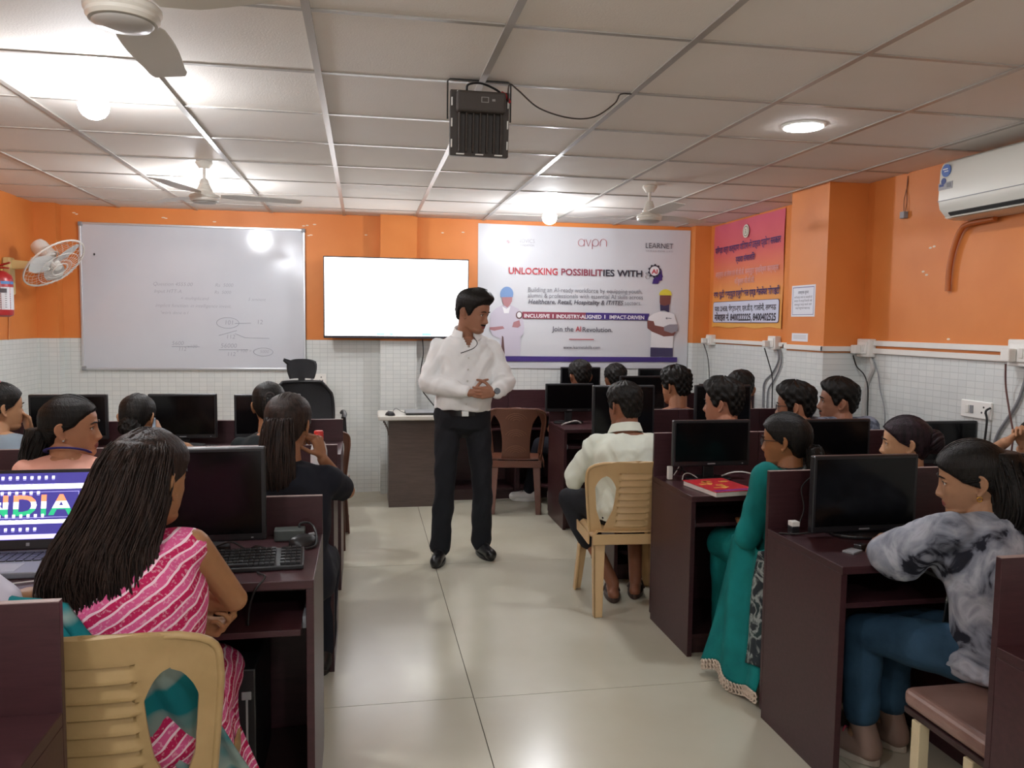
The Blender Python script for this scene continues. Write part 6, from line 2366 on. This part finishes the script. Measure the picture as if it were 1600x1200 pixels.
J = sit(1.230, lean=.07, seat=.43, fem=True)
J.update(head=(.02, .10, 1.108), shR=(.128, .06, .955), elR=(.200, .20, .770), wrR=(.00, .32, .735), shL=(-.14, .07, .955), elL=(-.20, .27, .76), wrL=(.075, .245, .690))


def pink_extra(body, H, V):
    # scarf lying over the lap, the chair seat and behind the back
    rows = []
    for i in range(33):
        u = i / 32
        row = []
        for j in range(13):
            w_ = -1 + j / 6
            x = -.20 + .36 * u + .02 * math.sin(5 * u)
            z = .865 - .02 * math.sin(3 * u) - .40 * max(0, u - .25) / .75 + .055 * w_ - .015 * w_ * w_ + .010 * math.sin(9 * w_ + 7 * u)
            y = -.158 + .012 * math.sin(8 * w_ + 4 * u) + .10 * max(0, u - .3) + .02 * abs(w_)
            row.append((x, y, z))
        rows.append(row)
    G().sheet(rows, .006).build('scarf', C_SCARF, body, smooth=180)
    rows = []
    for i in range(25):
        u = i / 24
        row = []
        for j in range(13):
            w_ = -1 + j / 6
            x = .04 + .15 * u + .075 * w_
            z = .735 - .33 * u + .05 * w_ * (1 - u)
            y = -.165 + .16 * u + .014 * math.sin(7 * w_ + 5 * u) + .02 * w_
            row.append((x, y, z))
        rows.append(row)
    G().sheet(rows, .006).build('scarf_end', C_SCARF, body, smooth=180)
    # skirt panel hanging beside the chair
    rows = []
    for i in range(25):
        u = i / 24
        row = []
        for j in range(17):
            w_ = j / 16
            row.append((.15 + .05 * u + .012 * math.sin(11 * w_ + 3 * u) + .05 * w_ * u, -.06 + .30 * w_ + .05 * u * math.sin(9 * w_), .60 - .35 * u - .02 * math.sin(8 * w_)))
        rows.append(row)
    G().sheet(rows, .006).build('skirt_panel', C_PINK, body, smooth=180)
    G().tube([H @ Vector((.062 * math.cos(2 * PI * k / 24), -.022 + .06 * math.sin(2 * PI * k / 24), -.135)) for k in range(24)], .014, 8, closed=True).build('neck_scarf', mat('greyish neck cloth', '#a89a9c', rough=0.9, var=0.3, vscale=60), body, smooth=60)


person('woman in pink striped sleeveless top with long dark hair, seated at lower left', (-.535, 1.945, 0), 0, J, look=(-26, -4, 0), skin='#a67852', fem=True, hs=1.0, voxh=.0036, voxa=.004,
       hair=fem_hair((.014, .010, .018), fn=long_hair, part=0.0, comb=None), hairm=HAIR_BROWN,
       hR=dict(d=(-1, .2, -.1), n=(.0, -1, -.2), curl=(.4, .45, .5, .5)), hL=dict(d=(.98, -.05, -.10), n=(-.1, -.35, .93), curl=(.75, .85, .95, 1.0), th=.6),
       top=dict(m=C_PINK, sleeve='none', infl=.016, amp=.005, vox=.007, skirt=True, name='striped_top', t1=.955),
       legs=dict(m=C_PINK, cuff=.075, name='leggings'), extra=pink_extra)


# ------------------------------------------------------------------ woman in peach
def peach_hair(body, H, V, hm):
    R = H.to_3x3()
    h = H @ Vector((0, -.085, -.03))
    rings = []
    for k in range(8):
        u = k / 7
        rings.append((h + Vector((-.015 - .05 * u, -.02 * u, .03 - .24 * u)), .050 - .012 * u, .042 - .012 * u, SX, FY))
    g = G()
    loft(g, rings)
    v, f, n = remesh(g, .008, 3)
    o = np_obj('long_hair', v, f, hm, body)
    g = G()
    strands(g, rings, 60, .0034, 12)
    g.build('locks', hm, o, smooth=180)


def peach_extra(body, H, V):
    G().ball(H @ Vector((.081, -.006, -.040)), .005, 10).build('earring', M_CHROME, body, smooth=60)
    q = V['neck']
    G().tube([q + Vector((.072 * math.cos(2 * PI * k / 30), .005 + .075 * math.sin(2 * PI * k / 30), .012 - .028 * math.sin(2 * PI * k / 30))) for k in range(30)], .007, 8, flat=.5, closed=True).build('lanyard', mat('blue lanyard', '#2c2f80', rough=0.7), body, smooth=60)


J = sit(1.222, lean=.05, fem=True)
J.update(neck=(0, .05, 1.002), shL=(-.132, .045, .945), shR=(.132, .045, .945))
person('woman in peach top with blue lanyard, looking right in profile', (-1.055, 3.06, 0), 0, J, look=(-84, 0, 0), skin='#b07c5c', fem=True, voxh=.0036, hands=False,
       hair=fem_hair((.011, .008, .012), fn=peach_hair), top=dict(m=C_PEACH, sleeve='elbow', infl=.014), legs=dict(m=C_DARK), extra=peach_extra)

# ------------------------------------------------------------------ woman at the far left edge, hand raised
J = sit(1.190, lean=.05, fem=True)
J.update(elR=(.16, .20, .80), wrR=(.10, .15, .925), neck=(0, .05, .955), shL=(-.132, .045, .89), shR=(.132, .045, .89))
person('woman with hair clip at the left photo edge, one hand raised to her chin', (-1.70, 4.08, 0), 0, J, look=(-48, 0, 0), skin='#b08360', fem=True, hands=True,
       hR=dict(d=(-.2, .1, 1), n=(-.6, -.6, .1), curl=(.7, .8, .9, 1.0)), hL=None,
       hair=fem_hair((.013, .010, .016), fn=ponytail(.30, .05, .045, .03, .0, 60, .0034)), top=dict(m=mat('grey blue cotton', '#7d8b96', rough=0.85), sleeve='half'), legs=dict(m=C_DARK),
       extra=lambda body, H, V: G().box(H @ Vector((.03, -.02, .132)), (.012, .04, .010)).build('hair_clip', mat('pink clip', '#e07a86', rough=0.4), body, bevel=.003))

# ------------------------------------------------------------------ woman with low bun, third row left
J = sit(1.128, lean=.10, fem=True)
J.update(elR=(.24, .30, .79), wrR=(.100, .17, .905))
person('woman with sleek low bun resting cheek on her hand, third row left', (-1.115, 4.12, 0), 0, J, look=(-8, -12, 0), skin='#a87a58', fem=True,
       hR=dict(d=(-.45, .1, .9), n=(-.8, .3, -.1), curl=(.7, .8, .9, 1.0)), hair=fem_hair((.011, .009, .016), fn=bun((0, -.095, -.055), .048)),
       top=dict(m=mat('olive cotton', '#6d6a45', rough=0.85), sleeve='half'), legs=dict(m=C_DARK),
       extra=lambda body, H, V: G().box(H @ Vector((.088, -.005, -.03)), (.014, .012, .055)).build('phone', mat('pale phone', '#9fb2c4', rough=0.3), body, bevel=.003))

# ------------------------------------------------------------------ dark-clothed woman below the whiteboard
J = sit(1.180, lean=.06, fem=True)
person('woman in dark top with half-tied hair below the whiteboard', (-.485, 4.19, 0), 0, J, look=(10, -6, 0), skin='#9a6d4e', fem=True, hands=False,
       hair=fem_hair((.016, .012, .018), fn=ponytail(.32, .05, .042, .026, .045, 80, .0032, -.06, 8)), top=dict(m=C_DARKG, sleeve='elbow', infl=.018), legs=dict(m=C_DARK))

# ------------------------------------------------------------------ ponytailed woman with raised fist, second row left
J = sit(1.222, lean=.06, fem=True, wk=1.08)
J.update(elR=(.215, .28, .80), wrR=(.125, .155, .955), elL=(-.22, .2, .72))


def pony_extra(body, H, V):
    q = V['neck']
    put = G()
    vs, fs = text_geo('T', .035, thick=.001)
    put.add([(v[0] + .015, -.135, v[2] + .835) for v in vs], fs)
    put.build('shirt_print', mat('grey print', '#8d8a86', rough=0.6), body)


person('woman in black T-shirt with long ponytail leaning on her raised fist', (-.285, 3.05, 0), 0, J, look=(-14, -4, 0), skin='#9c6c4d', fem=True, voxa=.0045,
       hR=dict(d=(-.25, -.1, .95), n=(-.8, .4, .0), curl=(.95, 1.0, 1.05, 1.1), th=.8), hair=fem_hair((.016, .013, .020), fn=ponytail(.37, .06, .060, .034, .035, 150, .0036, -.012, 4)), hairm=HAIR_BROWN,
       top=dict(m=C_DARK, sleeve='half', infl=.02, name='t_shirt'), legs=dict(m=C_DARK), shoes=dict(m=C_LEATHER), extra=None)

# ------------------------------------------------------------------ white sleeve at the lower left edge
J = sit(1.23, lean=.06, fem=True)
J.update(elR=(.33, .03, .845), wrR=(.42, .26, .79), shR=(.17, .02, .95))
person('person in white half-sleeved top at the left photo edge, only an arm in view', (-1.135, 1.93, 0), 0, J, look=(0, 0, 0), skin='#9c7353', fem=True,
       hR=dict(d=(.3, .9, -.1), n=(0, 0, -1), curl=(.2, .25, .3, .3)), hair=fem_hair(), top=dict(m=mat('white lilac cotton', '#cfcbd8', rough=0.85), sleeve='elbow', infl=.018), legs=dict(m=C_DARK))

# ------------------------------------------------------------------ man in pale shirt on the cream chair
J = sit(1.180, lean=.07, seat=.425, wk=1.08)
J.update(kneeL=(-.25, .28, .50), kneeR=(.16, .36, .50), ankL=(-.07, .02, .09), ankR=(.07, .06, .09), toeL=(-.04, .16, .032), toeR=(.12, .18, .032),
         elL=(-.27, .12, .66), elR=(.25, .14, .66), wrL=(-.12, .32, .70), wrR=(.12, .34, .74))


def yoke(body, H, V):
    rows = [[(x, -.128 + .02 * (x / .16) ** 2 - .004 * k + .035 * (abs(x) > .13) * 0, .845 + .006 * k) for x in [-.15 + .3 * j / 14 for j in range(15)]] for k in range(2)]
    G().sheet(rows, .002).build('yoke_seam', mat('shirt seam', '#b9bfb0', rough=0.9), body)


person('man in pale shirt seen from behind, seated on the cream slatted chair', (1.405, 4.075, 0), 0, J, look=(18, -3, 0), skin='#8a5a42', wk=1.06, voxh=.004,
       hair=short_hair((.022, .010, .012), rough=.002, tuft=.0015), hL=dict(d=(.3, .9, -.1), n=(0, 0, -1)), hR=dict(d=(-.3, .9, -.1), n=(0, 0, -1)),
       top=dict(m=C_CREAM, sleeve='long', infl=.017, amp=.008, vox=.008, collar=True, loose=1.1, ff=1.3), legs=dict(m=C_BLACKT, short=.55, cuff=.075, name='trousers'), shoes=dict(m=mat('brown sandal leather', '#3c2a22', rough=0.5), style='sandal'))

# ------------------------------------------------------------------ the two heads of the back row
J = sit(1.196, lean=.09)
J.update(kneeL=(-.28, .30, .48), ankL=(-.36, .36, .10), toeL=(-.49, .38, .035), kneeR=(-.05, .38, .48), ankR=(-.10, .38, .10), toeR=(-.16, .50, .035))
person('man with black hair at the back row, leftmost monitor under the banner', (1.735, 6.18, 0), 0, J, look=(4, -8, 0), skin='#8a5a42', hands=False, voxh=.006, hair=short_hair((.024, .012, .014), tuft=.002), top=dict(m=C_DARK, sleeve='half'),
       legs=dict(m=C_DARK), shoes=dict(m=mat('white sneaker', '#d9d8d4', rough=0.5), lace=C_DARK))
J = sit(1.163, lean=.09)
person('man with rounded black hair at the back row between two monitors', (2.045, 6.20, 0), 0, J, look=(-4, -8, 0), skin='#8a5a42', hands=False, voxh=.006, hair=short_hair((.026, .013, .015), tuft=.002), top=dict(m=C_DARKG, sleeve='half'), legs=dict(m=C_DARK))

# ------------------------------------------------------------------ fourth row right
J = sit(1.198, lean=.06)
person('curly-haired man seen from behind in the fourth row right of the aisle', (2.135, 5.16, 0), 0, J, look=(28, -4, 0), skin='#9a6648', hands=False, hair=short_hair((.034, .018, .018), tuft=.0045, rough=.003), top=dict(m=mat('maroon cotton', '#4a2a30', rough=0.85), sleeve='half'), legs=dict(m=C_DARK))
J = sit(1.172, lean=.07)
person('man with black hair half hidden behind a monitor, below the poster', (2.64, 5.18, 0), 0, J, look=(-12, -14, 0), skin='#9a6a4e', hands=False, voxh=.006, hair=short_hair((.028, .012, .013), tuft=.002), top=dict(m=mat('beige pink cotton', '#b39a90', rough=0.85), sleeve='half'), legs=dict(m=C_DARK))

# ------------------------------------------------------------------ third row right: three men looking left
J = sit(1.192, lean=.05)
person('man with wavy hair looking left, behind the monitor with the red book', (1.975, 4.08, 0), 0, J, look=(46, 0, 0), skin='#a9745a', hands=False, voxh=.004, hair=short_hair((.032, .012, .014), quiff=.012, tuft=.003, rough=.0025), top=dict(m=C_GREYP, sleeve='half'), legs=dict(m=C_DARK))
J = sit(1.172, lean=.05)
person('man with blue-tinted glasses and trimmed beard looking left', (2.43, 4.10, 0), 0, J, look=(50, -2, 0), skin='#a87458', hands=False, voxh=.004, hair=short_hair((.030, .011, .013), quiff=.012, tuft=.0025, rough=.0025), glasses=True, beard=True,
       top=dict(m=mat('charcoal cotton', '#33353c', rough=0.85), sleeve='half'), legs=dict(m=C_DARK))
J = sit(1.192, lean=.05)
J.update(neck=(0, .05, .965), shL=(-.17, .045, .925), shR=(.17, .045, .925))
person('man in grey patterned shirt looking left in profile against the tiled wall', (2.715, 4.13, 0), 0, J, look=(63, 3, 0), skin='#9a6a52', hands=False, voxh=.004, hair=short_hair((.030, .012, .015), quiff=.006, tuft=.002), moustache=True,
       top=dict(m=C_GREYP, sleeve='half', infl=.02), legs=dict(m=C_DARK))

# ------------------------------------------------------------------ woman in teal
J = sit(1.130, lean=.10, fem=True)
J.update(elL=(-.225, .05, .60), wrL=(-.12, .26, .62), shL=(-.135, .06, .875), wrR=(.10, .25, .62))


def teal_extra(body, H, V):
    # printed stole hanging beside the chair down to a crochet hem
    rows = []
    for i in range(41):
        u = i / 40
        row = []
        for j in range(21):
            w_ = j / 20
            x = -.190 - .125 * u ** 1.4 + .014 * math.sin(13 * w_ + 4 * u) - .03 * w_
            y = -.15 + .33 * w_ + .02 * math.sin(5 * u) - .05 * u * (1 - w_)
            z = .60 - .535 * u + .018 * math.sin(9 * w_ + 1)
            row.append((x, y, z))
        rows.append(row)
    st = G().sheet(rows, .006).build('stole', [C_TEAL], body, smooth=180)
    rows2 = [[(p[0] - .012, p[1] - .012, p[2]) for p in r[:8]] for r in rows[:34]]
    G().sheet(rows2, .006).build('printed_border', C_PRINT, st, smooth=180)
    g = G()
    for j in range(26):
        w_ = j / 25
        k = w_ * 20
        a = Vector(rows[40][min(int(k), 19)]).lerp(Vector(rows[40][min(int(k) + 1, 20)]), k - int(k))
        for q in range(2):
            c = a + Vector((-.006, -.004, -.008 - .018 * q))
            g.tube([c + Vector((.003 * math.sin(3 * t), .012 * math.cos(2 * PI * t / 10), .011 * math.sin(2 * PI * t / 10))) for t in range(10)], .0040, 5, closed=True)
    g.build('crochet_trim', C_LACE, st, smooth=60)
    G().tube([H @ Vector((.066 * math.cos(2 * PI * k / 24), -.022 + .064 * math.sin(2 * PI * k / 24), -.130)) for k in range(24)], .018, 8, closed=True).build('neck_scarf', C_PRINT, body, smooth=60)


person('woman in teal dress with glasses and long stole, seated behind the near desk', (1.80, 3.02, 0), math.radians(4), J, look=(42, -3, 0), skin='#94633f', fem=True, voxh=.004, glasses=True,
       hL=dict(d=(.5, .8, 0), n=(0, 0, -1)), hair=fem_hair((.014, .012, .022), fn=ponytail(.20, .05, .05, .034, -.03, 60, .0034)), top=dict(m=C_TEAL, sleeve='elbow', infl=.018, skirt=True, name='kurta', loose=1.05), legs=dict(m=C_TEAL, cuff=.07), extra=teal_extra)

# ------------------------------------------------------------------ woman with a curly bun, second row right
J = sit(1.118, lean=.08, fem=True)
person('woman with purplish hair in a loose bun, profile to the left', (2.335, 2.99, 0), 0, J, look=(57, -2, 0), skin='#c0936f', fem=True, voxh=.0038, hands=False,
       hair=fem_hair((.013, .011, .018), fn=bun((.0, -.112, .010), .050, 2, 4)), hairm=hair_mat('purplish hair', '#2d1f26', '#160f12'), top=dict(m=mat('cream cotton', '#cdb9a0', rough=0.85), sleeve='half'), legs=dict(m=C_DARK))

# ------------------------------------------------------------------ person at the right edge, hands raised
J = sit(1.12, lean=.06, fem=True)
J.update(elL=(-.12, .30, .90), wrL=(-.16, .12, 1.005), elR=(.10, .30, .88), wrR=(-.055, .13, .985))
person('person at the right photo edge of whom only raised hands show', (2.92, 2.90, 0), 0, J, look=(20, 0, 0), skin='#b98a68', fem=True, voxa=.0045,
       hL=dict(d=(.75, .0, .45), n=(.3, -.6, -.6), curl=(.5, .55, .6, .65), th=.3), hR=dict(d=(-.4, -.2, .8), n=(-.6, -.5, -.2), curl=(.6, .65, .7, .75), th=.4),
       hair=fem_hair(), top=dict(m=C_DARK, sleeve='half'), legs=dict(m=C_DARK))

# ------------------------------------------------------------------ woman in tie-dye on the stool
TO, TR = (1.90, 2.03, 0), math.radians(20)
J = sit(1.152, lean=.09, seat=.445, fem=True, wk=1.05)
J.update(neck=(0, .09, .925), head=(.012, .135, 1.030), kneeL=(-.07, .43, .462), kneeR=(.10, .43, .455), ankL=(-.06, .43, .12), ankR=(.11, .44, .12), toeL=(-.075, .56, .04), toeR=(.11, .57, .04),
         shL=(-.140, .105, .895), elL=(-.165, .262, .780), wrL=(.03, .34, .785), shR=(.145, .08, .88), elR=(.25, .28, .80), wrR=(.06, .37, .785))


def tie_hair(body, H, V, hm):
    rings = []
    h = H @ Vector((0, -.075, .03))
    M = (Matrix.Translation(TO) @ Matrix.Rotation(TR, 4, 'Z')).inverted()
    for k in range(10):
        u = k / 9
        c = h + Vector((-.02 * u, -.055 * math.sin(PI * min(u * 1.1, 1)) - .01 * u, .055 - .36 * u))
        rings.append((c, .060 + .015 * math.sin(PI * u) - .02 * u, .055 + .02 * math.sin(PI * u) - .025 * u, SX, FY))
    g = G()
    loft(g, rings)
    v, f, n = remesh(g, .008, 3)
    o = np_obj('long_hair', v, f, hm, body)
    g = G()
    strands(g, rings, 150, .0036, 21)
    g.build('locks', hm, o, smooth=180)


def tie_extra(body, H, V):
    G().tube([H @ (Vector((-.083, -.006, -.048)) + Vector((0, .007 * math.cos(2 * PI * k / 14), .007 * math.sin(2 * PI * k / 14)))) for k in range(14)], .0016, 5, closed=True).build('earring', mat('gold', '#c79a3e', rough=0.25, metal=0.9), body, smooth=60)
    # ruffled hem and dark printed edge of the top
    P = V['pelvis']
    rows = []
    for i in range(5):
        rows.append([(P.x + (.184 + .004 * i + .0035 * i / 4 * math.sin(30 * a)) * math.cos(a), P.y - .012 + (.147 + .004 * i + .0035 * i / 4 * math.sin(30 * a)) * math.sin(a), P.z + .012 - .012 * i + .004 * math.sin(5 * a)) for a in [2 * PI * k / 160 for k in range(161)]])
    g = G().sheet(rows, .004)
    G().tube([H @ Vector((.058 * math.cos(2 * PI * k / 24), -.026 + .058 * math.sin(2 * PI * k / 24), -.128)) for k in range(24)], .016, 8, closed=True).build('printed_collar', C_PRINT, body, smooth=60)
    g.build('ruffled_hem', C_TIE, body, smooth=180)
    rows = [[(P.x - .05 + .10 * j / 6 * (0.7 + .3 * i / 12) - .02, P.y + .135 + .03 * i / 12 + .006 * math.sin(2 * j), P.z + .25 - .28 * i / 12) for j in range(7)] for i in range(13)]
    G().sheet(rows, .005).build('printed_edge', C_PRINT, body, smooth=180)


person('woman in grey tie-dye top and jeans on the stool, looking left', TO, TR, J, look=(35, -9, 0), skin='#a37a5c', fem=True, hs=.98, voxh=.0032, voxa=.005,
       hL=dict(d=(.8, -.3, -.05), n=(0, -.5, -1), curl=(.4, .45, .5, .5)), hR=dict(d=(-.8, .4, 0), n=(0, 0, -1), curl=(.3, .35, .4, .4)),
       hair=fem_hair((.016, .012, .020), fn=tie_hair, lz=[.050, .046, .036, .020, .004, -.004, -.012, -.03, -.055, -.075, -.078]), top=dict(m=C_TIE, sleeve='long', infl=.022, loose=1.5, amp=.008, vox=.007, name='tie_dye_top'), legs=dict(m=C_JEAN, r=.93, cuff=.060, short=.16, vox=.008, amp=.004, name='jeans'),
       shoes=dict(m=mat('pink beige sneaker', '#8d7468', rough=0.7), lace=mat('pink laces', '#d04a62', rough=0.7), sole=mat('pale sole', '#b5aa9c', rough=0.6)), extra=tie_extra)
